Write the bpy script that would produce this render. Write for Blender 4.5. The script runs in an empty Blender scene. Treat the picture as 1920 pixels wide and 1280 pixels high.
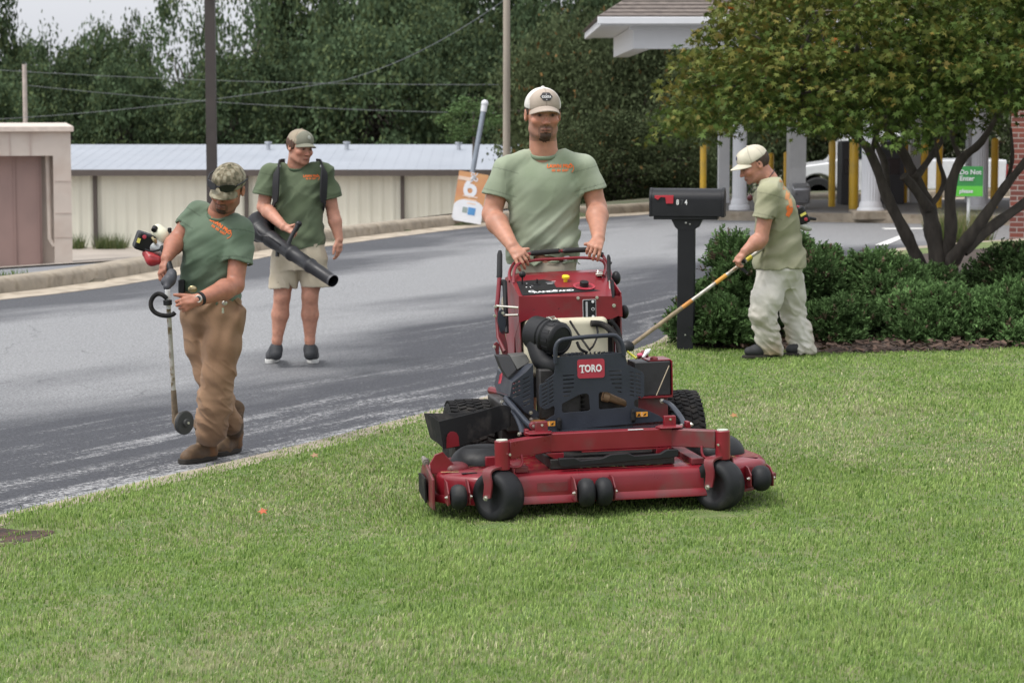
import bpy, bmesh, math, random
import numpy as np
from mathutils import Vector, Matrix
from mathutils.bvhtree import BVHTree

S = bpy.context.scene
C = S.collection
PI = math.pi
R_ = math.radians
random.seed(7)
RNG = np.random.default_rng(7)

# ------------------------------------------------------------ camera, sky, sun, exposure
FPX = 4700.0                                   # focal length in pixels of the 1920 px wide photograph
TH = math.atan(450 / FPX)
CAM = Vector((0, 0, 1.85))
cd = bpy.data.cameras.new('camera'); cam = bpy.data.objects.new('camera', cd); C.objects.link(cam)
cam.location = CAM; cam.rotation_euler = (PI/2 - TH, 0, 0)
cd.sensor_width = 36; cd.lens = FPX / 1920 * 36; cd.clip_start = .1; cd.clip_end = 2000
cd.dof.use_dof = True; cd.dof.focus_distance = 12.0; cd.dof.aperture_fstop = 7.6
S.camera = cam
W = bpy.data.worlds.new('World'); S.world = W; W.use_nodes = True
nt = W.node_tree; nt.nodes.clear()
wo = nt.nodes.new('ShaderNodeOutputWorld'); bg = nt.nodes.new('ShaderNodeBackground'); sk = nt.nodes.new('ShaderNodeTexSky')
sk.sky_type = 'NISHITA'; sk.sun_disc = False
SUN_EL, SUN_AZ = 60.0, -120.0                    # azimuth measured clockwise from +Y
sk.sun_elevation = R_(SUN_EL); sk.sun_rotation = R_(SUN_AZ); sk.air_density = 1.0; sk.dust_density = 4.0; sk.ozone_density = 1.0
hs = nt.nodes.new('ShaderNodeHueSaturation'); hs.inputs['Saturation'].default_value = .32   # overcast: a pale sky
nt.links.new(sk.outputs[0], hs.inputs['Color'])
cl = nt.nodes.new('ShaderNodeMix'); cl.data_type = 'RGBA'; cl.inputs['Factor'].default_value = .55; 
# cloud cover, brighter overhead than at the horizon
tcw = nt.nodes.new('ShaderNodeTexCoord'); sx = nt.nodes.new('ShaderNodeSeparateXYZ'); nt.links.new(tcw.outputs['Generated'], sx.inputs[0])
rp = nt.nodes.new('ShaderNodeValToRGB'); nt.links.new(sx.outputs['Z'], rp.inputs[0]); rp.color_ramp.elements[0].color = (5.6, 5.75, 6.2, 1); rp.color_ramp.elements[1].color = (8.6, 8.7, 8.9, 1)
rp.color_ramp.elements[0].position = .1; nt.links.new(rp.outputs[0], cl.inputs['B'])
nt.links.new(hs.outputs[0], cl.inputs['A']); nt.links.new(cl.outputs['Result'], bg.inputs[0])
nt.links.new(bg.outputs[0], wo.inputs[0])
bg.inputs[1].default_value = .14
sd = bpy.data.lights.new('sun', 'SUN'); sun = bpy.data.objects.new('sun', sd); C.objects.link(sun)
sd.energy = 1.5; sd.angle = R_(16); sd.color = (1, .965, .92)
az = R_(SUN_AZ); el = R_(SUN_EL)
sdir = Vector((math.sin(az)*math.cos(el), math.cos(az)*math.cos(el), math.sin(el)))
sun.rotation_euler = sdir.to_track_quat('Z', 'Y').to_euler()
S.view_settings.view_transform = 'Standard'; S.view_settings.look = 'None'
S.view_settings.exposure = .55; S.view_settings.gamma = 1
S.render.engine = 'CYCLES'; S.render.resolution_x = 1024; S.render.resolution_y = 682

# ------------------------------------------------------------ helpers
def ray(u, v):
    a = (u-960)/FPX; b = (640-v)/FPX
    return Vector((a, math.cos(TH)+b*math.sin(TH), -math.sin(TH)+b*math.cos(TH)))
def at(u, v, y):                               # the world point seen at photo pixel (u, v) at distance y
    r = ray(u, v); return CAM + r*(y/r.y)
def lawn_z(x, y):
    return np.clip(.02*(np.asarray(x, float)-.45), -.09, .07)-.018
def gp(u, v, z=0.):
    r = ray(u, v); return CAM + r*((z-CAM.z)/r.z)
def gl(u, v):                                  # on the lawn
    p = gp(u, v)
    for _ in range(4): p = gp(u, v, float(lawn_z(p.x, p.y)))
    return p

def put(o, label=None, cat=None, group=None, kind=None):
    if label: o['label'] = label
    if cat: o['category'] = cat
    if group: o['group'] = group
    if kind: o['kind'] = kind
    return o
def empty(name, loc, rz=0.):
    o = bpy.data.objects.new(name, None); C.objects.link(o); o.location = loc; o.rotation_euler = (0, 0, rz)
    o.empty_display_size = .1
    return o
bpy_mats = {}
def mesh_obj(name, me, mat, parent=None, smooth=35, bevel=0):
    o = bpy.data.objects.new(name, me); C.objects.link(o)
    if mat:
        for m in (mat if isinstance(mat, (list, tuple)) else [mat]): me.materials.append(m)
    if parent is not None: o.parent = parent
    if smooth:
        me.shade_smooth()
        if smooth < 180: me.set_sharp_from_angle(angle=R_(smooth))
    if bevel:
        b = o.modifiers.new('bevel', 'BEVEL'); b.width = bevel; b.segments = 2; b.limit_method = 'ANGLE'; b.angle_limit = R_(35)
        b.harden_normals = False
    return o
def np_mesh(name, V, Fq, cols=None, uvs=None, attr=None):
    """V (n,3), Fq list/array of faces with a constant count, cols per vertex (n,3)"""
    me = bpy.data.meshes.new(name)
    V = np.asarray(V, np.float32); Fq = np.asarray(Fq, np.int32)
    n, k = Fq.shape
    me.vertices.add(len(V)); me.vertices.foreach_set('co', V.ravel())
    me.loops.add(n*k); me.loops.foreach_set('vertex_index', Fq.ravel())
    me.polygons.add(n); me.polygons.foreach_set('loop_start', np.arange(0, n*k, k, dtype=np.int32))
    me.update(calc_edges=True)
    if cols is not None:
        a = me.attributes.new('Col', 'FLOAT_COLOR', 'POINT')
        c4 = np.ones((len(V), 4), np.float32); c4[:, :3] = cols; a.data.foreach_set('color', c4.ravel())
    if attr:
        for kx, vv in attr.items():
            a = me.attributes.new(kx, 'FLOAT', 'POINT'); a.data.foreach_set('value', np.asarray(vv, np.float32))
    me.validate()
    return me

class MB:
    """collects solids, links them as one mesh object"""
    def __init__(s, M=None): s.v = []; s.f = []; s.M = M or Matrix()
    def add(s, vs, fs, M=None):
        b = len(s.v); T = s.M @ M if M else s.M
        s.v += [T @ Vector(p) for p in vs]; s.f += [[b+i for i in f] for f in fs]; return s
    def box(s, c, d, rot=None):
        x, y, z = (q/2 for q in d); M = Matrix.Translation(c)
        if rot: M = M @ (rot if isinstance(rot, Matrix) else Matrix.Rotation(R_(rot), 4, 'Z'))
        return s.add([(i*x, j*y, k*z) for k in (-1, 1) for j in (-1, 1) for i in (-1, 1)],
                     [(0, 2, 3, 1), (4, 5, 7, 6), (0, 1, 5, 4), (2, 6, 7, 3), (0, 4, 6, 2), (1, 3, 7, 5)], M)
    def boxb(s, lo, hi):
        return s.box([(a+b)/2 for a, b in zip(lo, hi)], [b-a for a, b in zip(lo, hi)])
    def tube(s, pts, r, n=10, caps=True, flat=None):
        P = [Vector(p) for p in pts]; m = len(P)
        rr = [r]*m if not isinstance(r, (list, tuple)) else list(r)
        t0 = (P[1]-P[0]).normalized(); up = Vector((0, 0, 1)) if abs(t0.z) < .9 else Vector((0, 1, 0))
        nrm = t0.cross(up).normalized(); V = []; F = []
        for i in range(m):
            t = (P[min(i+1, m-1)]-P[max(i-1, 0)]).normalized()
            nrm = (nrm - t*nrm.dot(t)).normalized(); bn = t.cross(nrm)
            for k in range(n):
                a = 2*PI*k/n
                V.append(P[i]+(nrm*math.cos(a)+bn*math.sin(a)*(flat or 1))*rr[i])
        for i in range(m-1):
            for k in range(n):
                F.append((i*n+k, i*n+(k+1) % n, (i+1)*n+(k+1) % n, (i+1)*n+k))
        if caps: F.append(tuple(range(n))[::-1]); F.append(tuple((m-1)*n+k for k in range(n)))
        return s.add(V, F)
    def lathe(s, prof, M=None, n=24):
        """prof [(r, h)] round local Z"""
        V = []; F = []; m = len(prof)
        for r, h in prof:
            for k in range(n):
                a = 2*PI*k/n; V.append((max(r, 1e-5)*math.cos(a), max(r, 1e-5)*math.sin(a), h))
        for i in range(m-1):
            for k in range(n): F.append((i*n+k, i*n+(k+1) % n, (i+1)*n+(k+1) % n, (i+1)*n+k))
        F.append(tuple(range(n))[::-1]); F.append(tuple((m-1)*n+k for k in range(n)))
        return s.add(V, F, M)
    def cyl(s, a, b, r, n=16, r2=None):
        return s.tube([a, b], [r, r if r2 is None else r2], n)
    def prism(s, pts, ext, flip=False):
        """pts: 3-D polygon, ext: extrusion vector"""
        P = [Vector(p) for p in pts]; e = Vector(ext); n = len(P)
        F = [tuple(range(n))[::-1], tuple(range(n, 2*n))]+[(i, (i+1) % n, n+(i+1) % n, n+i) for i in range(n)]
        return s.add(P+[p+e for p in P], F)
    def ball(s, c, r, n=12, sc=(1, 1, 1)):
        prof = [(math.sin(PI*i/n), -math.cos(PI*i/n)) for i in range(n+1)]
        return s.lathe(prof, Matrix.Translation(c) @ Matrix.Diagonal((r*sc[0], r*sc[1], r*sc[2], 1)), n=2*n)
    def build(s, name, mat, parent=None, smooth=35, bevel=0):
        me = bpy.data.meshes.new(name); me.from_pydata(s.v, [], s.f); me.validate()
        bm = bmesh.new(); bm.from_mesh(me); bmesh.ops.recalc_face_normals(bm, faces=bm.faces); bm.to_mesh(me); bm.free()
        return mesh_obj(name, me, mat, parent, smooth, bevel)

def plate(name, outer, holes, thick, M, mat, parent=None, bevel=0):
    """flat plate with holes: 2-D outlines in local XY, M places it"""
    from mathutils.geometry import delaunay_2d_cdt
    V2 = []; E = []
    for pl in [outer]+holes:
        b = len(V2); V2 += [Vector((p[0], p[1])) for p in pl]; E += [(b+i, b+(i+1) % len(pl)) for i in range(len(pl))]
    V, _, T, *_r = delaunay_2d_cdt(V2, E, [], 0, 1e-7)
    def inside(x, y, A):
        r = False; j = len(A)-1
        for i in range(len(A)):
            if (A[i][1] > y) != (A[j][1] > y) and x < (A[j][0]-A[i][0])*(y-A[i][1])/(A[j][1]-A[i][1])+A[i][0]: r = not r
            j = i
        return r
    keep = []
    for t in T:
        x = sum(V[k].x for k in t)/len(t); y = sum(V[k].y for k in t)/len(t)
        if inside(x, y, outer) and not any(inside(x, y, h) for h in holes): keep.append(list(t))
    n = len(V); cnt = {}
    for t in keep:
        for a, b in zip(t, t[1:]+t[:1]): cnt[(a, b)] = 1
    F = keep+[[n+k for k in t[::-1]] for t in keep]+[[a, n+a, n+b, b] for (a, b) in cnt if (b, a) not in cnt]
    return MB(M).add([(v.x, v.y, thick/2) for v in V]+[(v.x, v.y, -thick/2) for v in V], F).build(name, mat, parent, 35, bevel)
def text_mesh(txt, size, thick=.001, bold=0., spacing=1., align='CENTER', xs=1., shear=0.):
    cu = bpy.data.curves.new('t', 'FONT'); cu.body = txt; cu.size = size; cu.extrude = thick; cu.offset = bold
    cu.align_x = align; cu.align_y = 'CENTER'; cu.space_character = spacing; cu.shear = shear; cu.resolution_u = 4
    t = bpy.data.objects.new('tmp', cu); me = bpy.data.meshes.new_from_object(t); bpy.data.objects.remove(t); bpy.data.curves.remove(cu)
    me.materials.clear(); me.transform(Matrix.Diagonal((xs, 1, 1, 1)))
    return me
def text(name, txt, size, M, mat, parent=None, **k):
    me = text_mesh(txt, size, **k); me.transform(M); return mesh_obj(name, me, mat, parent, 0)
def smooth_line(P, n=8, closed=False):
    P = [Vector(p) for p in P]; m = len(P); out = []
    for i in range(m if closed else m-1):
        g = (lambda j: P[j % m]) if closed else (lambda j: P[max(0, min(m-1, j))])
        a, b, c, d = g(i-1), g(i), g(i+1), g(i+2)
        for k in range(n):
            t = k/n; out.append(.5*((2*b)+(c-a)*t+(2*a-5*b+4*c-d)*t*t+(3*b-a-3*c+d)*t**3))
    if not closed: out.append(P[-1])
    return out

# ------------------------------------------------------------ procedural materials
def mat(name, col, rough=.6, metal=0., var=.12, vscale=8., bump=0., bscale=60., attr=False, col2=None, mscale=3., mlo=.45, mhi=.6,
        spec=.5, coat=0., rvar=.1, sheen=0., trans=0., stretch=None):
    if name in bpy_mats: return bpy_mats[name]
    m = bpy.data.materials.new(name); m.use_nodes = True; t = m.node_tree; N = t.nodes; L = t.links
    b = N['Principled BSDF']; b.inputs['Roughness'].default_value = rough; b.inputs['Metallic'].default_value = metal
    b.inputs['Specular IOR Level'].default_value = spec; b.inputs['Coat Weight'].default_value = coat; b.inputs['Coat Roughness'].default_value = .15
    b.inputs['Sheen Weight'].default_value = sheen
    tc = N.new('ShaderNodeTexCoord'); vec = tc.outputs['Object']
    if stretch:
        mp = N.new('ShaderNodeMapping'); mp.inputs['Scale'].default_value = stretch; L.new(vec, mp.inputs[0]); vec = mp.outputs[0]
    def noise(sc, det=5):
        n = N.new('ShaderNodeTexNoise'); n.inputs['Scale'].default_value = sc; n.inputs['Detail'].default_value = det; L.new(vec, n.inputs['Vector']); return n
    if attr:
        at_ = N.new('ShaderNodeAttribute'); at_.attribute_name = 'Col'; base = at_.outputs['Color']
    else:
        rgb = N.new('ShaderNodeRGB'); rgb.outputs[0].default_value = (*col, 1); base = rgb.outputs[0]
    if col2:
        n = noise(mscale, 8); r = N.new('ShaderNodeMapRange'); r.inputs['From Min'].default_value = mlo; r.inputs['From Max'].default_value = mhi
        L.new(n.outputs['Fac'], r.inputs['Value']); mx = N.new('ShaderNodeMix'); mx.data_type = 'RGBA'
        L.new(r.outputs[0], mx.inputs['Factor']); L.new(base, mx.inputs['A']); mx.inputs['B'].default_value = (*col2, 1); base = mx.outputs['Result']
    if var:
        n = noise(vscale, 6); r = N.new('ShaderNodeMapRange'); r.inputs['From Min'].default_value = .3; r.inputs['From Max'].default_value = .7
        r.inputs['To Min'].default_value = 1-var; r.inputs['To Max'].default_value = 1+var; L.new(n.outputs['Fac'], r.inputs['Value'])
        mx = N.new('ShaderNodeVectorMath'); mx.operation = 'SCALE'; L.new(base, mx.inputs[0]); L.new(r.outputs[0], mx.inputs['Scale']); base = mx.outputs[0]
        if rvar:
            r2 = N.new('ShaderNodeMapRange'); r2.inputs['From Min'].default_value = .3; r2.inputs['From Max'].default_value = .7
            r2.inputs['To Min'].default_value = max(.02, rough-rvar); r2.inputs['To Max'].default_value = min(1, rough+rvar)
            L.new(n.outputs['Fac'], r2.inputs['Value']); L.new(r2.outputs[0], b.inputs['Roughness'])
    L.new(base, b.inputs['Base Color'])
    if trans: b.inputs['Transmission Weight'].default_value = trans
    if bump:
        n = noise(bscale, 4); bp = N.new('ShaderNodeBump'); bp.inputs['Strength'].default_value = bump; bp.inputs['Distance'].default_value = .004
        L.new(n.outputs['Fac'], bp.inputs['Height']); L.new(bp.outputs[0], b.inputs['Normal'])
    bpy_mats[name] = m; return m
def leaf_mat(name, rough=.55, tr=.25, spec=.3):
    m = bpy.data.materials.new(name); m.use_nodes = True; t = m.node_tree; N = t.nodes; L = t.links
    b = N['Principled BSDF']; b.inputs['Roughness'].default_value = rough; b.inputs['Specular IOR Level'].default_value = spec
    a = N.new('ShaderNodeAttribute'); a.attribute_name = 'Col'; L.new(a.outputs['Color'], b.inputs['Base Color'])
    if tr:
        tl = N.new('ShaderNodeBsdfTranslucent'); L.new(a.outputs['Color'], tl.inputs['Color'])
        mx = N.new('ShaderNodeMixShader'); mx.inputs[0].default_value = tr
        L.new(b.outputs[0], mx.inputs[1]); L.new(tl.outputs[0], mx.inputs[2]); L.new(mx.outputs[0], N['Material Output'].inputs['Surface'])
    return m

# ------------------------------------------------------------ signed distance modelling (people, soft shapes)
TAB = np.random.default_rng(3).random((32, 32, 32)).astype(np.float32)*2-1
def vnoise(x, y, z):
    xi = np.floor(x).astype(int); yi = np.floor(y).astype(int); zi = np.floor(z).astype(int)
    fx = x-xi; fy = y-yi; fz = z-zi
    fx = fx*fx*(3-2*fx); fy = fy*fy*(3-2*fy); fz = fz*fz*(3-2*fz); r = 0
    for i in (0, 1):
        for j in (0, 1):
            for k in (0, 1):
                r = r+TAB[(xi+i) & 31, (yi+j) & 31, (zi+k) & 31]*(fx if i else 1-fx)*(fy if j else 1-fy)*(fz if k else 1-fz)
    return r
def A3(p): return np.array(p, np.float32)
class Field:
    def __init__(s): s.ops = []; s.disp = None
    def _add(s, f, lo, hi, k, sub): s.ops.append((f, A3(lo), A3(hi), k, sub)); return s
    def cone(s, a, b, ra, rb=None, k=.01, sub=False):
        a = A3(a); b = A3(b); rb = ra if rb is None else rb; d = b-a; dd = float(d@d)+1e-9
        def f(X, Y, Z):
            t = np.clip(((X-a[0])*d[0]+(Y-a[1])*d[1]+(Z-a[2])*d[2])/dd, 0, 1)
            return np.sqrt((X-a[0]-t*d[0])**2+(Y-a[1]-t*d[1])**2+(Z-a[2]-t*d[2])**2)-(ra+(rb-ra)*t)
        r = max(ra, rb); return s._add(f, np.minimum(a, b)-r, np.maximum(a, b)+r, k, sub)
    def chain(s, pts, rs, k=.01):
        for i in range(len(pts)-1): s.cone(pts[i], pts[i+1], rs[i], rs[i+1], k)
        return s
    def ell(s, c, r, R=None, k=.01, sub=False):
        c = A3(c); r = A3(r); Rm = np.eye(3, dtype=np.float32) if R is None else np.array(R, np.float32)
        def f(X, Y, Z):
            p = [(X-c[0])*Rm[0, i]+(Y-c[1])*Rm[1, i]+(Z-c[2])*Rm[2, i] for i in range(3)]
            k0 = np.sqrt(sum((p[i]/r[i])**2 for i in range(3))); k1 = np.sqrt(sum((p[i]/r[i]**2)**2 for i in range(3)))+1e-6
            return k0*(k0-1)/k1
        m = float(r.max()) if R is not None else r
        return s._add(f, c-m, c+m, k, sub)
    def loft(s, O, R, st, k=.01, pw=2.3, sub=False):
        """R columns: right, back, up.  st: (z, cx, cy, rx, ry) rising z"""
        O = A3(O); Rm = np.array(R, np.float32); st = np.array(st, np.float32); m = float(max(st[:, 3].max(), st[:, 4].max()))+float(np.abs(st[:, 1:3]).max())
        pts = np.array([O+Rm@A3((q[1], q[2], q[0])) for q in st])
        zf = np.linspace(st[0, 0], st[-1, 0], 64); cols = [np.interp(zf, st[:, 0], st[:, i]) for i in range(1, 5)]
        ker = np.ones(5)/5; cols = [np.convolve(np.pad(c, 2, mode='edge'), ker, 'valid') for c in cols]
        def f(X, Y, Z):
            q = [(X-O[0])*Rm[0, i]+(Y-O[1])*Rm[1, i]+(Z-O[2])*Rm[2, i] for i in range(3)]
            cx, cy, rx, ry = [np.interp(q[2], zf, c).astype(np.float32) for c in cols]
            n = (np.abs((q[0]-cx)/rx)**pw+np.abs((q[1]-cy)/ry)**pw)**(1/pw)
            d = (n-1)*np.minimum(rx, ry)
            e = np.maximum(st[0, 0]-q[2], q[2]-st[-1, 0])
            return np.maximum(d, e)
        return s._add(f, pts.min(0)-m, pts.max(0)+m, k, sub)
    def plane(s, p, n, lo=None, hi=None):      # cut away everything on the +n side
        p = A3(p); n = A3(n); n = n/np.linalg.norm(n)
        def f(X, Y, Z): return -((X-p[0])*n[0]+(Y-p[1])*n[1]+(Z-p[2])*n[2])
        return s._add(f, A3(lo) if lo is not None else A3((-99, -99, -99)), A3(hi) if hi is not None else A3((99, 99, 99)), .002, 'cut')
    def mesh(s, name, h, colf=None):
        los = np.min([o[1] for o in s.ops if not o[4]], 0)-4*h; his = np.max([o[2] for o in s.ops if not o[4]], 0)+4*h
        n = np.ceil((his-los)/h).astype(int)+1
        g = [los[i]+h*np.arange(n[i], dtype=np.float32) for i in range(3)]
        D = np.full(n, .2, np.float32)
        for f, lo, hi, k, sub in s.ops:
            mg = k*1.2+3*h; a = np.clip(np.floor((lo-mg-los)/h).astype(int), 0, n); b = np.clip(np.ceil((hi+mg-los)/h).astype(int)+1, 0, n)
            if (b <= a).any(): continue
            sl = tuple(slice(a[i], b[i]) for i in range(3))
            X = g[0][sl[0]][:, None, None]; Y = g[1][sl[1]][None, :, None]; Z = g[2][sl[2]][None, None, :]
            d = f(X, Y, Z).astype(np.float32)+np.zeros_like(D[sl]); E = D[sl]
            if not sub:
                w = np.clip(.5+.5*(E-d)/k, 0, 1); D[sl] = E*(1-w)+d*w-k*w*(1-w)
            else:
                d = -d; w = np.clip(.5-.5*(E-d)/k, 0, 1); D[sl] = E*(1-w)+d*w+k*w*(1-w)
        if s.disp is not None:
            I = np.nonzero(np.abs(D) < .035)
            D[I] += s.disp(g[0][I[0]], g[1][I[1]], g[2][I[2]]).astype(np.float32)
        D[0] = D[-1] = .1; D[:, 0] = D[:, -1] = .1; D[:, :, 0] = D[:, :, -1] = .1
        V, Q = surf_nets(D, los, h)
        return np_mesh(name, V, Q, cols=None if colf is None else colf(V))
def surf_nets(D, org, h):
    s = D < 0; cnt = np.zeros(tuple(q-1 for q in D.shape), np.int8)
    for i in (0, 1):
        for j in (0, 1):
            for k in (0, 1): cnt += s[i:s.shape[0]-1+i, j:s.shape[1]-1+j, k:s.shape[2]-1+k]
    act = np.argwhere((cnt > 0) & (cnt < 8)); idx = np.full(cnt.shape, -1, np.int32)
    idx[act[:, 0], act[:, 1], act[:, 2]] = np.arange(len(act))
    P = np.zeros((len(act), 3)); w = np.zeros(len(act))
    cor = [(i, j, k) for i in (0, 1) for j in (0, 1) for k in (0, 1)]
    val = {c: D[act[:, 0]+c[0], act[:, 1]+c[1], act[:, 2]+c[2]] for c in cor}
    for c in cor:
        for ax in range(3):
            if c[ax]: continue
            e = list(c); e[ax] = 1; e = tuple(e); a = val[c]; b = val[e]; m = (a < 0) != (b < 0)
            t = np.where(m, a/np.where(m, a-b, 1), 0)
            q = np.array(c, float)[None].repeat(len(act), 0); q[:, ax] += t
            P[m] += q[m]; w[m] += 1
    V = (P/w[:, None]+act)*h+org
    Q = []
    for ax in range(3):
        o1, o2 = (ax+1) % 3, (ax+2) % 3
        a = np.take(s, range(s.shape[ax]-1), ax); b = np.take(s, range(1, s.shape[ax]), ax)
        E = np.argwhere(a != b); ok = (E[:, o1] > 0) & (E[:, o2] > 0) & (E[:, o1] < s.shape[o1]-1) & (E[:, o2] < s.shape[o2]-1); E = E[ok]
        fl = s[E[:, 0], E[:, 1], E[:, 2]]
        def cell(d1, d2):
            q = E.copy(); q[:, o1] -= d1; q[:, o2] -= d2; return idx[q[:, 0], q[:, 1], q[:, 2]]
        q4 = np.stack([cell(1, 1), cell(0, 1), cell(0, 0), cell(1, 0)], 1)
        q4[~fl] = q4[~fl][:, ::-1]; Q.append(q4)
    Q = np.concatenate(Q); Q = Q[(Q >= 0).all(1)]
    return V, Q
def drape(me, target_me, direction, off=.0025):
    """lay a flat mesh (verts in world-like coordinates) onto a target surface along direction"""
    bv = BVHTree.FromPolygons([v.co[:] for v in target_me.vertices], [tuple(p.vertices) for p in target_me.polygons])
    d = Vector(direction).normalized()
    miss = set()
    for v in me.vertices:
        hit, nrm, _, _ = bv.ray_cast(v.co-d*.5, d)
        if hit and nrm.dot(d) < -.12: v.co = hit-d*off
        else: miss.add(v.index)
    if miss:
        bm = bmesh.new(); bm.from_mesh(me); bm.verts.ensure_lookup_table()
        bmesh.ops.delete(bm, geom=[bm.verts[i] for i in miss], context='VERTS'); bm.to_mesh(me); bm.free()
def rot3(yaw=0, pitch=0, roll=0):
    """columns right, back, up in world: yaw turns the face to image right, pitch tilts it down, roll leans to image right"""
    M = Matrix.Rotation(R_(yaw), 3, 'Z') @ Matrix.Rotation(R_(pitch), 3, 'X') @ Matrix.Rotation(R_(roll), 3, 'Y')
    return np.array(M)
# ------------------------------------------------------------ the ground
ROADZ = -.17
NC = smooth_line([(-12, -6, 0), (-9, 0, 0), (-6.6, 4, 0), (-4.4, 7.8, 0), (-3.3, 9.8, 0), (-2.42, 11.35, 0), (-1.75, 12.6, 0), (-1.43, 13.15, 0), (-.84, 14.3, 0),
      (-.13, 15.8, 0), (.5, 17.3, 0), (1.0, 18.7, 0), (1.28, 19.6, 0), (1.62, 21.5, 0), (2.4, 24.5, 0), (3.6, 28, 0), (5.2, 31.2, 0), (8.5, 34, 0), (14, 36, 0), (26, 37, 0)], 6)
FC = smooth_line([(-30, -4, 0), (-18, 10, 0), (-11, 18.6, 0), (-7.2, 23.6, 0), (-5.38, 26.3, 0), (-4.45, 29, 0), (-3.4, 34, 0), (-2.1, 37.9, 0), (-.5, 41.6, 0), (2.3, 45.6, 0), (5.5, 49.5, 0), (12, 54, 0), (30, 60, 0)], 6)
NCA = np.array([(p.x, p.y) for p in NC]); FCA = np.array([(p.x, p.y) for p in FC])
def sdist(x, y, A):
    """signed distance to polyline: positive on its left (far/left) side"""
    x = np.asarray(x, float); y = np.asarray(y, float); best = np.full(x.shape, 1e9); sg = np.zeros(x.shape)
    for (ax, ay), (bx, by) in zip(A[:-1], A[1:]):
        dx, dy = bx-ax, by-ay; t = np.clip(((x-ax)*dx+(y-ay)*dy)/(dx*dx+dy*dy), 0, 1)
        d = np.hypot(x-ax-t*dx, y-ay-t*dy); c = dx*(y-ay)-dy*(x-ax); m = d < best
        best = np.where(m, d, best); sg = np.where(m, np.sign(c), sg)
    return best*sg
def ncx(y): return np.interp(y, NCA[:, 1], NCA[:, 0])
def smst(a, b, x):
    t = np.clip((np.asarray(x, float)-a)/(b-a), 0, 1); return t*t*(3-2*t)
def gz(x, y, fd=None):
    fd = sdist(x, y, FCA) if fd is None else fd
    left = 1-smst(-1, 4, x)
    yc = np.interp(x, FCA[:, 0], FCA[:, 1])
    low = -np.clip(.049*(np.asarray(y)-yc-.9), 0, 1.93)*left - .62*smst(1, 12, fd)*(1-left) - 3.6*smst(25, 100, fd)
    return np.where(fd > 0, -.035+low, -.32)
def grid(xs, ys, zf, keep=None):
    X, Y = np.meshgrid(xs, ys, indexing='ij'); Z = zf(X, Y)
    V = np.stack([X.ravel(), Y.ravel(), Z.ravel()], 1); n, m = X.shape
    I = np.arange(n*m).reshape(n, m); Q = np.stack([I[:-1, :-1], I[1:, :-1], I[1:, 1:], I[:-1, 1:]], -1).reshape(-1, 4)
    if keep is not None:
        c = V[Q].mean(1); Q = Q[keep(c[:, 0], c[:, 1])]
        u, inv = np.unique(Q, return_inverse=True); V = V[u]; Q = inv.reshape(-1, 4)
    return V, Q
xs = np.concatenate([[-700, -300, -150, -80], np.arange(-50, 50.1, 1.), [80, 150, 300, 700]]); ys = np.concatenate([[-300, -100, -40], np.arange(-10, 112, 1.), [150, 220, 400, 1100]])
V, Q = grid(xs, ys, gz)
put(mesh_obj('ground', np_mesh('ground', V, Q), mat('ground_soil', (.07, .085, .035), .95, col2=(.12, .10, .07), mscale=.8, bump=.5, bscale=12), smooth=180), kind='structure')
# lawn: berm surface right of the near curb
LW = 22
ly = np.concatenate([np.arange(-6, 36, .15)]); tt = np.linspace(0, 1, 60)**1.6
LX = ncx(ly)[:, None]+.0+tt[None]*(16-ncx(ly)[:, None]); LY = np.repeat(ly[:, None], 60, 1)
def lawn_h(x, y):
    n = vnoise(np.asarray(x)*1.3+5, np.asarray(y)*1.3, 0*np.asarray(x)+.5)*.012
    hole = -.022*np.exp(-(((np.asarray(x)+2.36)/.3)**2+((np.asarray(y)-11.05)/.2)**2))
    return lawn_z(x, y)+n+hole
LZ = lawn_h(LX, LY); n, m = LX.shape
I = np.arange(n*m).reshape(n, m); Q = np.stack([I[:-1, :-1], I[:-1, 1:], I[1:, 1:], I[1:, :-1]], -1).reshape(-1, 4)
put(mesh_obj('lawn', np_mesh('lawn', np.stack([LX.ravel(), LY.ravel(), LZ.ravel()], 1), Q),
    mat('lawn_soil', (.10, .15, .04), .95, col2=(.17, .18, .08), mscale=6, mlo=.45, mhi=.62, bump=.8, bscale=90), smooth=180), kind='structure')

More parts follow.
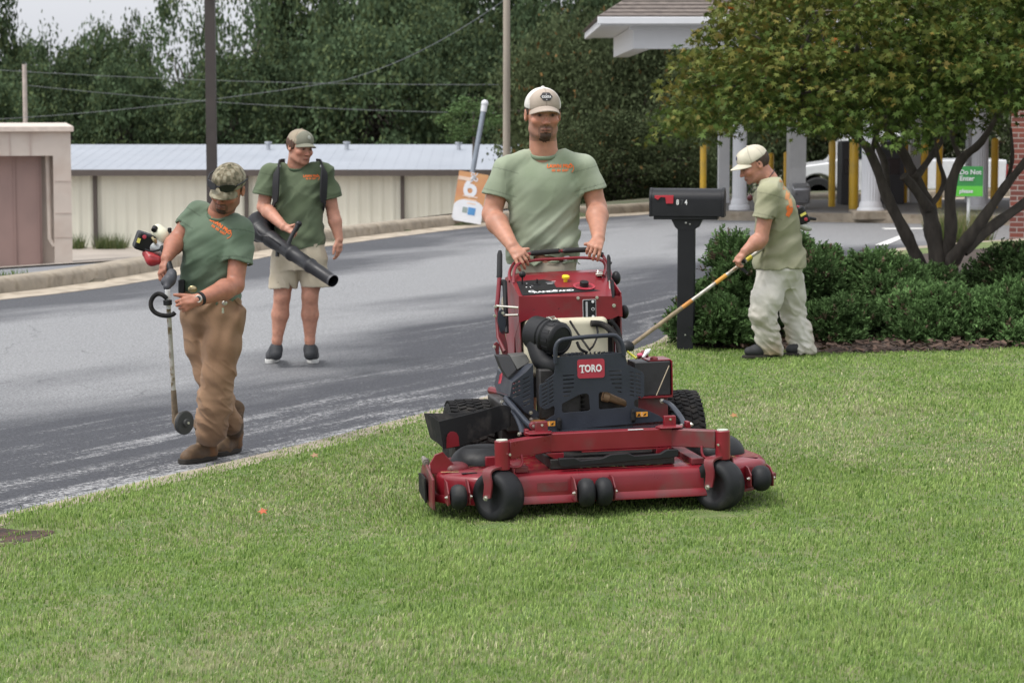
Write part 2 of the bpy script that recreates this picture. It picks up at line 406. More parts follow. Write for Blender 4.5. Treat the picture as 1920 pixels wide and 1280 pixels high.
# road
def keep_road(x, y): return (sdist(x, y, FCA) < .3) & (sdist(x, y, NCA) > -.6)
V, Q = grid(np.arange(-24, 26, .25), np.arange(-4, 56, .25), lambda x, y: x*0+ROADZ, keep_road)
nd = sdist(V[:, 0], V[:, 1], NCA); fd = -sdist(V[:, 0], V[:, 1], FCA)
me = np_mesh('road', V, Q, attr={'near': nd, 'far': fd})
def road_mat():
    m = bpy.data.materials.new('asphalt'); m.use_nodes = True; t = m.node_tree; N = t.nodes; L = t.links; b = N['Principled BSDF']
    tc = N.new('ShaderNodeTexCoord')
    def mapn(scale, rz=0):
        mp = N.new('ShaderNodeMapping'); mp.vector_type = 'TEXTURE'; mp.inputs['Scale'].default_value = [1/q for q in scale]; mp.inputs['Rotation'].default_value = (0, 0, -rz); L.new(tc.outputs['Object'], mp.inputs[0]); return mp.outputs[0]
    def noise(vec, sc, det=6, ro=.6):
        n = N.new('ShaderNodeTexNoise'); n.inputs['Scale'].default_value = sc; n.inputs['Detail'].default_value = det; n.inputs['Roughness'].default_value = ro; L.new(vec, n.inputs['Vector']); return n.outputs['Fac']
    def rng(v, a, b_, c=0., d=1.):
        r = N.new('ShaderNodeMapRange'); r.inputs[1].default_value = a; r.inputs[2].default_value = b_; r.inputs[3].default_value = c; r.inputs[4].default_value = d; L.new(v, r.inputs[0]); return r.outputs[0]
    def op(o, a, b_=None):
        n = N.new('ShaderNodeMath'); n.operation = o
        for i, q in enumerate((a, b_)):
            if q is None: continue
            if isinstance(q, (int, float)): n.inputs[i].default_value = q
            else: L.new(q, n.inputs[i])
        return n.outputs[0]
    def mix(f, a, b_):
        n = N.new('ShaderNodeMix'); n.data_type = 'RGBA'; L.new(f, n.inputs['Factor'])
        for k, q in (('A', a), ('B', b_)):
            if isinstance(q, tuple): n.inputs[k].default_value = (*q, 1)
            else: L.new(q, n.inputs[k])
        return n.outputs['Result']
    def attr(nm): a = N.new('ShaderNodeAttribute'); a.attribute_name = nm; return a.outputs['Fac']
    plain = mapn((1, 1, 1)); streak = mapn((.10, 1.0, 1), -R_(61))   # long axis follows the curb
    big = noise(mapn((.16, .5, 1), -R_(61)), 1.0, 5)
    n1 = op('ADD', attr('near'), rng(big, .3, .7, -1.0, 1.0))
    dark = rng(n1, 1.9, 3.6, 1., 0.)                                   # fresh black seal along the near curb
    f1 = op('ADD', attr('far'), rng(big, .3, .7, -1.5, 1.5)); dark2 = rng(f1, 1.2, 2.8, .9, 0.)
    mid = rng(noise(mapn((.3, 1, 1), -R_(70)), .33, 4), .56, .68, 0, .5)
    dk = op('MAXIMUM', op('MAXIMUM', dark, dark2), mid)
    grain = rng(noise(plain, 52, 4, .85), .34, .66, .45, 1.6)
    c = mix(dk, (.222, .225, .230), (.050, .052, .060))
    st = noise(streak, 3.2, 9, .75); st2 = noise(plain, 38, 3, .8)
    worn = rng(op('ADD', st, op('MULTIPLY', st2, .55)), .82, .92); worn = op('MULTIPLY', worn, rng(attr('near'), .1, 3.2, .9, 0.))
    ln = op('ABSOLUTE', op('SUBTRACT', attr('near'), op('ADD', .62, rng(noise(streak, 1.1, 3), .3, .7, -.25, .25))))
    line = op('MULTIPLY', rng(ln, .0, .09, .6, 0.), rng(st2, .44, .6))
    ln2 = op('ABSOLUTE', op('SUBTRACT', attr('near'), op('ADD', 1.15, rng(noise(streak, .8, 3), .3, .7, -.35, .35))))
    line2 = op('MULTIPLY', rng(ln2, .0, .12, .6, 0.), rng(st2, .45, .62))
    c = mix(op('MINIMUM', op('ADD', op('ADD', worn, line), line2), .72), c, (.40, .40, .40))
    crk = N.new('ShaderNodeTexVoronoi'); crk.feature = 'DISTANCE_TO_EDGE'; crk.inputs['Scale'].default_value = .28
    w = N.new('ShaderNodeVectorMath'); w.operation = 'ADD'; nn = N.new('ShaderNodeTexNoise'); nn.inputs['Scale'].default_value = 1.2; L.new(plain, nn.inputs['Vector'])
    L.new(plain, w.inputs[0]); L.new(nn.outputs['Color'], w.inputs[1]); L.new(w.outputs[0], crk.inputs['Vector'])
    c = mix(rng(crk.outputs['Distance'], .0, .003, .45, 0.), c, (.05, .05, .055))
    s = N.new('ShaderNodeVectorMath'); s.operation = 'SCALE'; L.new(c, s.inputs[0]); L.new(grain, s.inputs['Scale'])
    L.new(s.outputs[0], b.inputs['Base Color']); b.inputs['Roughness'].default_value = .85; b.inputs['Specular IOR Level'].default_value = .35
    bp = N.new('ShaderNodeBump'); bp.inputs['Strength'].default_value = .5; bp.inputs['Distance'].default_value = .006; L.new(noise(plain, 110, 2), bp.inputs['Height']); L.new(bp.outputs[0], b.inputs['Normal'])
    return m
put(mesh_obj('road', me, road_mat(), smooth=0), kind='structure')

def sweep(name, line, prof, material, zf=lambda x, y: 0, kind='structure', smooth=40):
    """sweep profile [(offset to the left, z)] along a polyline in plan"""
    A = np.array([(p[0], p[1]) for p in line]); T = np.gradient(A, axis=0); T /= np.linalg.norm(T, axis=1)[:, None]; Nn = np.stack([-T[:, 1], T[:, 0]], 1)
    V = []; k = len(prof)
    for o, z in prof:
        P = A+Nn*o; V.append(np.column_stack([P, np.full(len(A), z)+zf(P[:, 0], P[:, 1])]))
    V = np.stack(V, 1).reshape(-1, 3); n = len(A); I = np.arange(n*k).reshape(n, k)
    Q = np.stack([I[:-1, :-1], I[1:, :-1], I[1:, 1:], I[:-1, 1:]], -1).reshape(-1, 4)
    o = mesh_obj(name, np_mesh(name, V, Q), material, smooth=smooth)
    if kind: put(o, kind=kind)
    return o
conc = mat('curb_concrete', (.31, .265, .205), .9, var=.2, vscale=5, bump=.6, bscale=70, col2=(.22, .18, .13), mscale=9, mlo=.5, mhi=.72)
conc2 = mat('gutter_concrete', (.42, .36, .28), .9, var=.15, vscale=3, bump=.4, bscale=70, col2=(.3, .25, .19), mscale=5)
def resamp(P, step=.25):
    A = np.array([(p[0], p[1]) for p in P]); s = np.r_[0, np.cumsum(np.hypot(*np.diff(A, axis=0).T))]; q = np.arange(0, s[-1], step)
    return np.column_stack([np.interp(q, s, A[:, 0]), np.interp(q, s, A[:, 1])])
sweep('near_curb', resamp(NC, .15), [(-.12, -.25), (-.12, .002), (-.06, .008), (.07, .008), (.11, -.004), (.125, -.03), (.15, -.17), (.15, -.3)], conc, lawn_z)
sweep('far_curb', resamp(FC), [(.32, -.3), (.32, -.012), (.18, .0), (.05, .0), (.01, -.015), (-.02, -.05), (-.045, ROADZ-.02)], conc)
sweep('far_gutter', resamp(FC), [(-.02, ROADZ+.014), (-.5, ROADZ+.005), (-.505, ROADZ-.1)], conc2)
# side street and pavement in front of the garage, falling away from the curb
def strip(name, x0, x1, y0, y1, off, m, st=.5):
    V, Q = grid(np.arange(x0, x1, st), np.arange(y0, y1, st), lambda x, y: gz(x, y)+off, lambda x, y: sdist(x, y, FCA) > .5)
    return put(mesh_obj(name, np_mesh(name, V, Q), m, smooth=180), kind='structure')
strip('side_street', -34, 1, 27.5, 43.6, .02, mat('old_asphalt', (.20, .205, .215), .9, var=.2, vscale=1.5, bump=.4, bscale=60, col2=(.12, .12, .13), mscale=.5))
strip('pavement', -34, 1, 43.5, 66, .05, mat('pavement_concrete', (.33, .29, .25), .9, var=.15, vscale=1, bump=.3, bscale=40))
# white line and traffic island of the drive-through
ISZ = -.02
isl = [(2.6, 43.3), (4.0, 42.6), (8.2, 41.0), (16, 39.6), (17, 47), (6, 48.2), (3.4, 47.6), (2.6, 46)]
MB().prism([(x, y, ROADZ-.1) for x, y in isl], (0, 0, ISZ-ROADZ+.1)).build('island_kerb', conc).__setitem__('kind', 'structure')
MB().prism([(x*.94+.5, y*.94+2.6, ISZ-.05) for x, y in isl], (0, 0, .055)).build('island_paving', mat('island_paving', (.17, .16, .15), .9, var=.2, vscale=2)).__setitem__('kind', 'structure')
wl = mat('road_paint', (.72, .72, .70), .7, var=.15, vscale=20)
for q in ([(5.12, 35.3), (6.02, 38.4), (6.16, 38.4), (5.28, 35.3)], [(5.9, 39.6), (6.75, 39.7), (6.75, 40.1), (5.9, 40.0)]):
    MB().prism([(x, y, ROADZ+.004) for x, y in q], (0, 0, .004)).build('painted_line', wl).__setitem__('kind', 'structure')

# mulch bed under the junipers and bare soil patches
def blob_sheet(name, pts, off, m, zf=lawn_h, n=26, thick=.03):
    L2 = smooth_line([(x, y, 0) for x, y in pts], 6, True); c = sum(L2, Vector())/len(L2); V = []; k = len(L2)
    for i in range(n+1):
        for j, p in enumerate(L2):
            t = i/n; q = c+(p-c)*t; q = q+Vector((vnoise(q.x*4, q.y*4, 1.), vnoise(q.x*4, q.y*4, 7.), 0))*.06*t
            V.append((q.x, q.y, float(zf(q.x, q.y))+off*min(1, (1-t)*4)+.004+.012*float(vnoise(q.x*9, q.y*9, 3.))*(1-t)-(.01 if i == n else 0)))
    Q = [(i*k+j, i*k+(j+1) % k, (i+1)*k+(j+1) % k, (i+1)*k+j) for i in range(n) for j in range(k)]
    return put(mesh_obj(name, np_mesh(name, V, Q), m, smooth=180), kind='structure')
mulch = mat('mulch', (.06, .040, .030), .95, var=.5, vscale=40, bump=1.0, bscale=55, col2=(.03, .022, .018), mscale=30)
BED = [(1.35, 18.85), (2.2, 18.25), (3.2, 18.25), (4.6, 18.45), (6.5, 18.4), (9, 18.2), (13, 18.3), (13, 24), (11, 29), (7.5, 31.5), (5.2, 30.2), (3.6, 27), (2.4, 23.5), (1.7, 21), (1.42, 19.6)]
blob_sheet('mulch_bed', BED, .05, mulch)
dirt = mat('bare_dirt', (.065, .036, .026), .95, var=.5, vscale=30, bump=1, bscale=50, col2=(.035, .024, .018), mscale=14)
HOLE = [(-2.62, 10.70), (-2.4, 10.72), (-2.16, 10.85), (-2.02, 11.02), (-2.06, 11.16), (-2.2, 11.22), (-2.38, 11.30), (-2.5, 11.2)]
blob_sheet('bare_dirt', HOLE, .0, dirt, thick=0)
# crumbs of mulch
P = RNG.uniform((1.4, 17.3), (8.5, 19.2), (9000, 2)); bd = sdist(P[:, 0], P[:, 1], np.array(BED+[BED[0]]))
P = P[(bd > -.12)]; n = len(P)
a = RNG.uniform(0, 2*PI, n); l = RNG.uniform(.012, .035, n); w = l*.35
dx = np.stack([np.cos(a)*l, np.sin(a)*l, RNG.uniform(-.01, .01, n)], 1); dy = np.stack([-np.sin(a)*w, np.cos(a)*w, RNG.uniform(-.006, .006, n)], 1)
c0 = np.column_stack([P, lawn_h(P[:, 0], P[:, 1])+RNG.uniform(.012, .06, n)])
V = np.stack([c0-dx-dy, c0+dx-dy, c0+dx+dy, c0-dx+dy], 1).reshape(-1, 3)
cc = np.repeat(RNG.uniform(.5, 1.6, (n, 1))*np.array([[.075, .048, .035]]), 4, 0)
LEAFM = leaf_mat('leaf_blades', .65, .3, .15)
DRYM = leaf_mat('dry_bits', .9, 0)
put(mesh_obj('mulch_chips', np_mesh('mulch_chips', V, np.arange(4*n).reshape(n, 4), cc), DRYM, smooth=0), 'brown bark chips strewn at the front edge of the juniper bed', 'mulch', kind='stuff')

# ------------------------------------------------------------ grass blades
def in_poly(x, y, A):
    A = np.array(A); r = np.zeros(x.shape, bool); j = len(A)-1
    for i in range(len(A)):
        c = ((A[i, 1] > y) != (A[j, 1] > y)) & (x < (A[j, 0]-A[i, 0])*(y-A[i, 1])/(A[j, 1]-A[i, 1]+1e-12)+A[i, 0]); r ^= c; j = i
    return r
def blades():
    out = []
    for y0, y1, rho in ((6.6, 8.5, 11000), (8.5, 10.5, 9500), (10.5, 13, 7500), (13, 16, 5500), (16, 19.5, 3800), (19.5, 24, 800)):
        w0 = -.204*y1-1.0; w1 = .204*y1+1.0; n = int((w1-w0)*(y1-y0)*rho)
        P = RNG.uniform((w0, y0), (w1, y1), (n, 2)); out.append(P)
    P = np.concatenate(out); x, y = P.T
    dc = x-ncx(y)
    keep = (dc > RNG.uniform(-.09, .05, len(x))) & ~in_poly(x+RNG.normal(0, .03, len(x)), y+RNG.normal(0, .04, len(x)), BED)
    hole = in_poly(x+RNG.normal(0, .05, len(x)), y+RNG.normal(0, .03, len(x)), HOLE); keep &= ~(hole & (RNG.random(len(x)) > .10+.5*(vnoise(x*9, y*9, x*0+70) > .25)))
    den = vnoise(x*2.2, y*1.6, x*0+3)*.5+vnoise(x*7, y*5, x*0+8)*.5
    keep &= RNG.random(len(x)) < .92+den*.3
    x, y, dc, den = x[keep], y[keep], dc[keep], den[keep]; n = len(x)
    z = lawn_h(x, y)
    tuft = np.clip(vnoise(x*16, y*12, x*0), -1, 1); broad = vnoise(x*.9, y*.6, x*0+20); mid = vnoise(x*3.1, y*2.1, x*0+30)
    L = (.018+.006*tuft+.005*mid+.005*broad)*RNG.uniform(.55, 1.45, n)
    L *= 1+.6*np.exp(-(((x+2.2)/.35)**2+((y-11.36)/.12)**2))
    L = np.where(RNG.random(n) < .02, L*1.7, L)
    # pressed down under the casters and the deck of the mower
    for wx, wy in ((-.07, 11.02), (.93, 11.2), (-.1, 10.92), (.9, 11.1)): L *= 1-.7*np.exp(-(((x-wx)/.13)**2+((y-wy)/.13)**2))
    L *= np.where((np.abs(x-.43) < .75) & (y > 11.1) & (y < 12.9), .6, 1.)
    wdt = (.0015+.00016*(y-7))*RNG.uniform(.7, 1.5, n)
    a = RNG.uniform(0, 2*PI, n); lean = np.abs(RNG.normal(.35, .32, n))+.12
    flow = vnoise(x*1.7, y*1.7, x*0+40)*3; bx = np.cos(a)*.8+np.cos(flow)*.4; by = np.sin(a)*.8+np.sin(flow)*.4
    side = np.stack([-np.sin(a+RNG.normal(0, .7, n)), np.cos(a), a*0], 1); side /= np.linalg.norm(side, axis=1)[:, None]+1e-6
    d1 = np.stack([bx*lean*.35, by*lean*.35, np.ones(n)], 1)*(L*.55)[:, None]
    d2 = d1+np.stack([bx*lean, by*lean, .75-lean*.4], 1)*(L*.55)[:, None]
    b = np.stack([x, y, z], 1); s2 = side*wdt[:, None]
    V = np.stack([b-s2, b+s2, b+d1+s2*.8, b+d1-s2*.8, b+d2], 1).reshape(-1, 3)
    o = np.arange(n)[:, None]*5
    T = np.concatenate([o+[0, 1, 2], o+[0, 2, 3], o+[3, 2, 4]], 0)
    g1 = np.array([.185, .285, .068]); g2 = np.array([.31, .41, .135]); g3 = np.array([.47, .46, .28]); g4 = np.array([.105, .19, .04])
    t = np.clip(.5+.35*mid+.3*broad+RNG.normal(0, .28, n), 0, 1)[:, None]; col = g1*(1-t)+g2*t
    dry = (RNG.random(n) < np.clip(.16+.32*vnoise(x*.9, y*.6, x*0+50)+.20*vnoise(x*4, y*2.6, x*0+60)+.25*np.exp(-(((x-.55)/.5)**2+((y-9.2)/.7)**2)), .02, .6))[:, None]; col = np.where(dry, g3*RNG.uniform(.6, 1.15, (n, 1)), col)
    dk = (RNG.random(n) < .14)[:, None]; col = np.where(dk & ~dry, g4, col); col = col*RNG.uniform(.82, 1.32, (n, 1))
    cc = np.repeat(col, 5, 0)
    return np_mesh('grass', V, T, cc)
put(mesh_obj('grass', blades(), LEAFM, smooth=0), 'short mown lawn grass with pale dry blades mixed in', 'grass', kind='stuff')
# weeds and verge grass beyond the road
def tufts(n, xr, yr, L, wd, cond, zf, cols):
    P = RNG.uniform((xr[0], yr[0]), (xr[1], yr[1]), (n, 2)); P = P[cond(P[:, 0], P[:, 1])]; x, y = P.T; n = len(x)
    a = RNG.uniform(0, 2*PI, n); L = L*RNG.uniform(.5, 1.4, n); b = np.stack([x, y, zf(x, y)], 1)
    s = np.stack([np.cos(a), np.sin(a), a*0], 1)*wd; d = np.stack([np.cos(a*3)*.4, np.sin(a*3)*.4, np.ones(n)], 1)*L[:, None]
    V = np.stack([b-s, b+s, b+d], 1).reshape(-1, 3); cc = np.array(cols)[RNG.integers(0, len(cols), n)]*RNG.uniform(.7, 1.3, (n, 1))
    return V, np.arange(3*n).reshape(n, 3), np.repeat(cc, 3, 0)
V, T, cc = tufts(24000, (-9, -4.3), (23, 32), .07, .006, lambda x, y: (sdist(x, y, FCA) > .33) & (sdist(x, y, FCA) < 2.6) & (y < 27.4), gz, [(.10, .19, .04), (.16, .24, .07)])
put(mesh_obj('verge_grass', np_mesh('verge_grass', V, T, cc), LEAFM, smooth=0), 'strip of green grass behind the far left curb', 'grass', kind='stuff')

# ------------------------------------------------------------ buildings
cream = mat('cream_metal', (.72, .705, .60), .55, var=.05, vscale=.8, col2=(.60, .585, .49), mscale=.7, mlo=.55, mhi=.8, stretch=(1, 1, .15))
roofm = mat('white_metal_roof', (.31, .335, .375), .6, var=.05, vscale=.7, col2=(.27, .295, .335), mscale=.5, mlo=.45, mhi=.8)
browntrim = mat('brown_trim', (.085, .07, .062), .6)
def storage():
    r = empty('storage_building', (-6, 65, -1.9)); put(r, 'long low self-storage building with cream ribbed metal walls, brown trim and pale metal roof', 'building')
    def W_(p): return Vector(p)-Vector((-6, 65, -1.9))
    x0, x1 = at(60, 318, 65).x, at(1010, 318, 65).x; ez = at(400, 322, 65).z; H = ez+1.9
    # ribbed wall
    nx = int((x1-x0)/.05); X = np.linspace(x0, x1, nx); rib = np.where((np.arange(nx) % 6) < 1, -.035, 0.)
    V = np.concatenate([np.stack([X, 65+rib, np.full(nx, -1.95)], 1), np.stack([X, 65+rib, np.full(nx, ez)], 1)])-np.array((-6, 65, -1.9)); i = np.arange(nx-1)
    mesh_obj('wall', np_mesh('wall', V, np.stack([i, i+1, i+1+nx, i+nx], 1)), cream, r, 0)
    MB().boxb(W_((x0+.02, 65.05, -1.95)), W_((x1-.02, 77, ez-.02))).build('rear_wall', cream, r)
    rt = at(400, 271, 71.5).z
    NR = int((x1-x0)/.3); rm = MB()
    rm.prism([W_((x0-.3, 64.75, ez+.02)), W_((x0-.3, 71.5, rt)), W_((x0-.3, 78.2, ez+.02)), W_((x0-.3, 78.2, ez-.05)), W_((x0-.3, 71.5, rt-.07)), W_((x0-.3, 64.75, ez-.05))], (x1-x0+.6, 0, 0))
    for k in range(NR):
        x = x0+k*.3; rm.prism([W_((x, 64.75, ez+.02)), W_((x, 71.5, rt)), W_((x, 71.5, rt+.004)), W_((x, 64.75, ez+.024))], (.03, 0, 0))
    rm.build('roof', roofm, r, 0)
    MB().boxb(W_((x0-.32, 64.62, ez-.10)), W_((x1+.32, 64.74, ez+.06))).build('gutter', browntrim, r)
    for u in (180, 463, 755, 1000):
        x = at(u, 400, 65).x; MB().boxb(W_((x-.048, 64.86, -1.95)), W_((x+.048, 64.985, ez-.1))).build('post', browntrim, r)
    for u, y in ((503, 70), (650, 70), (860, 70)):
        p = at(u, 275, y); b = MB(); q = W_(p); b.cyl(q-Vector((0, 0, .2)), q+Vector((0, 0, .08)), .06); b.cyl(q+Vector((0, 0, .08)), q+Vector((0, 0, .14)), .1); b.build('roof_vent', mat('galvanised', (.45, .47, .5), .5, .6), r)
storage()
def garage():
    x1 = at(133, 300, 48).x; zt = at(60, 237, 48).z; zb = float(gz(np.array(x1-2.), np.array(48.)))+.02
    r = empty('garage_building', (x1, 48, zb), R_(11)); put(r, 'flat-roofed pinkish beige block garage with a recessed mauve brown door', 'building')
    O = Vector((x1, 48, zb)); Q_ = lambda a, b: (Vector(a)-O, Vector(b)-O)
    beige = mat('beige_block', (.52, .46, .41), .85, var=.06, vscale=2, bump=.3, bscale=40, col2=(.46, .385, .335), mscale=1.2)
    z2 = at(60, 292, 48).z; xd = at(100, 300, 48).x
    b = MB(); b.boxb(*Q_((xd, 48, zb), (x1, 56, zt-.1))); b.boxb(*Q_((x1-7.5, 48, z2), (xd, 56, zt-.1))); b.boxb(*Q_((x1-7.5, 48.5, zb), (xd, 56, z2))); b.build('wall', beige, r)
    MB().boxb(*Q_((x1-7.6, 47.9, zt-.1), (x1+.06, 56.1, zt))).build('roof', mat('roof_coping', (.58, .50, .44), .8), r, bevel=.01)
    d = MB(); d.boxb(*Q_((x1-7.4, 48.38, zb), (xd-.22, 48.47, z2)))
    for k in range(12): d.boxb(*Q_((xd-.3-k*.45, 48.35, zb), (xd-.27-k*.45, 48.385, z2)))
    d.build('garage_door', mat('mauve_door', (.30, .205, .185), .7, var=.08, vscale=2), r)
    p = MB(); xx = xd-.10; p.tube([Vector((xx, 48.3, z2))-O, Vector((xx+.02, 48.28, zb+.6))-O, Vector((xx+.1, 48.25, zb+.45))-O], .045); p.build('drain_pipe', beige, r)
    jm = mat('joint_line', (.45, .37, .33), .9)
    for x in (at(18, 260, 47.9).x, at(56, 260, 47.9).x): MB().boxb(*Q_((x-.012, 47.985, z2), (x+.012, 48.0, zt-.12))).build('joint', jm, r)
    for z in (at(100, 340, 47.9).z, at(100, 400, 47.9).z, at(100, 445, 47.9).z): MB().boxb(*Q_((xd+.01, 47.99, z-.005), (x1-.01, 48.0, z+.005))).build('joint', jm, r)

garage()
white = mat('white_paint', (.66, .67, .69), .5, var=.04, vscale=3)
shingle = mat('shingles', (.16, .135, .12), .9, var=.35, vscale=9, bump=.8, bscale=20, stretch=(1, 2, 4))
def canopy():
    r = empty('drive_through_canopy', (9, 45, 0)); put(r, 'white-fasciaed bank canopy with grey shingled roof on white columns', 'canopy')
    O = Vector((9, 45, 0)); p0 = at(1126, 48, 41.0); x0 = p0.x; ze = p0.z; zf = at(1126, 34, 41.0).z
    X1, Y0, Y1 = 19., 41.0, 50.
    b = MB(); b.boxb(Vector((x0, Y0, ze))-O, Vector((X1, Y0+.12, zf))-O); b.boxb(Vector((x0, Y0+.12, ze))-O, Vector((x0+.12, Y1, zf))-O); b.build('fascia', white, r, bevel=.01)
    b = MB(); b.boxb(Vector((x0-.05, Y0-.09, zf-.10))-O, Vector((X1, Y0-.002, zf+.015))-O); b.build('gutter', white, r, bevel=.01)
    b = MB(); b.boxb(Vector((x0+.12, Y0+.12, ze+.02))-O, Vector((X1, Y1, ze+.06))-O); b.build('soffit', white, r)
    bx = at(1187, 70, 41.5).x; zb = at(1187, 92, 41.5).z; zm = at(1187, 62, 41.5).z
    b = MB(); b.boxb(Vector((bx, 41.5, zb))-O, Vector((X1, 41.8, ze+.02))-O); b.boxb(Vector((bx-.06, 41.46, zm+.05))-O, Vector((X1, 41.84, ze+.01))-O)
    b.boxb(Vector((bx, 41.8, zb))-O, Vector((bx+.3, 49.5, ze+.01))-O); b.build('beam', white, r, bevel=.008)
    rx, ry, rz = x0+2.6, (Y0+Y1)/2, zf+1.75; h = MB()
    A = [Vector(q)-O for q in ((x0-.06, Y0-.08, zf+.02), (X1, Y0-.08, zf+.02), (X1, Y1+.1, zf+.02), (x0-.06, Y1+.1, zf+.02), (rx, ry, rz), (X1, ry, rz))]
    h.add(A, [(0, 1, 5, 4), (2, 3, 4, 5), (3, 0, 4), (0, 3, 2, 1), (1, 2, 5)]); h.build('roof', shingle, r, 0)
    # courses of shingles as fine steps
    s = MB(); n = 26
    for k in range(n):
        t = k/n; y = (Y0-.08)+(ry-Y0+.08)*t; z = zf+.02+(rz-zf-.02)*t; xl = x0-.06+(rx-x0+.06)*t
        s.boxb(Vector((xl+.02, y-.004, z+.004))-O, Vector((X1, y+.14, z+.022))-O)
    s.build('shingle_courses', shingle, r, 0)
    def column(u, base_v, w, y, flat=False):
        p = at(u, base_v, y); s_ = FPX/y; wd = w/s_; q = Vector((p.x, y, ISZ))-O; c = MB(); top = zb+.02
        if flat: c.box((q.x, q.y, (q.z+top)/2), (wd, .3, top-q.z))
        else:
            n = 40; prof = []
            V = []; F = []
            for j, (zz, rr) in enumerate([(q.z+.2, 1.0), (top-.15, .9)]):
                for k in range(n*2): a = PI*k/n; V.append((q.x+math.cos(a)*wd/2*rr*(1 if k % 4 < 2 else .93), q.y+math.sin(a)*wd/2*rr*(1 if k % 4 < 2 else .93), zz))
            for k in range(n*2): F.append((k, (k+1) % (2*n), 2*n+(k+1) % (2*n), 2*n+k))
            c.add(V, F); M = Matrix.Translation((q.x, q.y, q.z))
            c.lathe([(wd*.72, .0), (wd*.72, .06), (wd*.66, .09), (wd*.6, .10), (wd*.6, .14), (wd*.53, .2)], M, 28)
            c.lathe([(wd*.45, top-q.z-.16), (wd*.55, top-q.z-.1), (wd*.6, top-q.z-.08), (wd*.6, top-q.z)], M, 28)
        c.build('column', white, r, 40)
    column(1386, 405, 27, 43.3); column(1632, 403, 36, 42.1); column(1356, 400, 20, 46.5, True); column(1714, 390, 20, 46.5, True); column(1836, 392, 32, 43.5); column(1818, 392, 14, 46.4, True)
    MB().boxb(Vector((at(1598, 400, 42).x, 41.75, ISZ-.1))-O, Vector((at(1670, 400, 42).x, 42.5, ISZ+.05))-O).build('column_plinth', conc, r, bevel=.02)
canopy()
# brick corner of the bank at the right edge
r = empty('bank_building', (at(1893, 400, 36).x, 36, -.1), R_(-15)); put(r, 'red brick corner of the bank at the right edge', 'building')
def brick_mat():
    m = bpy.data.materials.new('red_brick'); m.use_nodes = True; N = m.node_tree.nodes; L = m.node_tree.links; b = N['Principled BSDF']; tc = N.new('ShaderNodeTexCoord'); bt = N.new('ShaderNodeTexBrick')
    mp = N.new('ShaderNodeMapping'); mp.inputs['Rotation'].default_value = (PI/2, 0, 0); L.new(tc.outputs['Object'], mp.inputs[0]); L.new(mp.outputs[0], bt.inputs['Vector'])
    bt.inputs['Color1'].default_value = (.22, .065, .045, 1); bt.inputs['Color2'].default_value = (.15, .05, .04, 1); bt.inputs['Mortar'].default_value = (.32, .27, .24, 1); bt.inputs['Scale'].default_value = 1
    bt.inputs['Brick Width'].default_value = .21; bt.inputs['Row Height'].default_value = .075; bt.inputs['Mortar Size'].default_value = .008
    L.new(bt.outputs['Color'], b.inputs['Base Color']); b.inputs['Roughness'].default_value = .9; return m
MB().boxb((0, 0, -.1), (6, 8, 3.4)).build('wall', brick_mat(), r)
MB().boxb((-.35, -.35, 3.4), (6.3, 8.3, 3.62)).build('cornice', white, r)

yel = mat('yellow_paint', (.72, .44, .025), .45, var=.08, vscale=4, coat=.2, col2=(.6, .38, .04), mscale=3)
dimy = mat('aged_yellow_paint', (.74, .43, .025), .5, var=.1, vscale=4, coat=.1)
BOL = [(1319, 268, 12, 43.8, 'bollard standing alone behind the black mailbox'), (1475, 284, 11, 46.2, 'bollard just right of the cap of the pruning man'), (1446, 286, 10, 47, 'bollard partly hidden by the tan cap'),
       (1561, 262, 13, 44.6, 'bollard in front of the white pickup door'), (1602, 260, 18, 43.6, 'thickest bollard beside the dark kiosk'), (1628, 262, 8, 46.8, 'bollard peeping out left of the fluted column'),
       (1697, 262, 12, 46.4, 'bollard right of the second dark kiosk behind tree limbs'), (1734, 263, 14, 45.6, 'bollard between the forked tree limbs'), (1762, 262, 12, 44.2, 'bollard left of the green sign'), (1866, 258, 14, 44.0, 'rightmost bollard beside the brick wall')]
BOLM = {}
for i, (u, v, w, y, lb) in enumerate(BOL):
    p = at(u, v, y); rr = w/FPX*y/2; h = p.z-ISZ
    o = MB(Matrix.Translation((0, 0, 0))).lathe([(rr, 0), (rr, h-rr), (rr*.92, h-rr*.6), (rr*.7, h-rr*.28), (rr*.35, h-.01), (0, h)], n=20).build('bollard', yel if i in (0, 3, 4) else dimy, None, 50)
    o.location = (p.x, y, ISZ); put(o, 'yellow '+lb, 'bollard', 'yellow bollards of the drive-through')
dark = mat('dark_panel', (.045, .045, .05), .5, var=.1)
for u0, u1, y, lb in ((1578, 1608, 45.5, 'tall dark teller kiosk between the thick bollard and the pickup'), (1652, 1697, 45.8, 'tall dark teller kiosk right of the fluted column')):
    a, b_ = at(u0, 265, y), at(u1, 265, y); r = empty('teller_kiosk', ((a.x+b_.x)/2, y, ISZ)); put(r, lb, 'kiosk', 'dark teller kiosks'); w = b_.x-a.x; h = a.z-ISZ
    MB().box((0, .3, h/2), (w, .6, h)).build('cabinet', dark, r, bevel=.02)
    MB().box((0, -.006, h*.6), (w*.6, .01, h*.25)).build('screen_recess', mat('smoked_glass', (.02, .02, .025), .15), r)
a, b_ = at(1481, 250, 43.6), at(1512, 250, 43.6)
r = empty('lane_cabinet', ((a.x+b_.x)/2, 43.6, ISZ)); put(r, 'tall pale grey lane cabinet right behind the pruning man', 'cabinet')
h = 2.72; gm = mat('pale_grey_metal', (.50, .50, .49), .5, var=.05)
bb = MB(); bb.box((0, .25, h/2), (b_.x-a.x, .5, h))
for k in range(7): bb.box((-(b_.x-a.x)/2+.02+k*.042, -.006, h*.62), (.012, .012, h*.7))
bb.build('cabinet', gm, r)
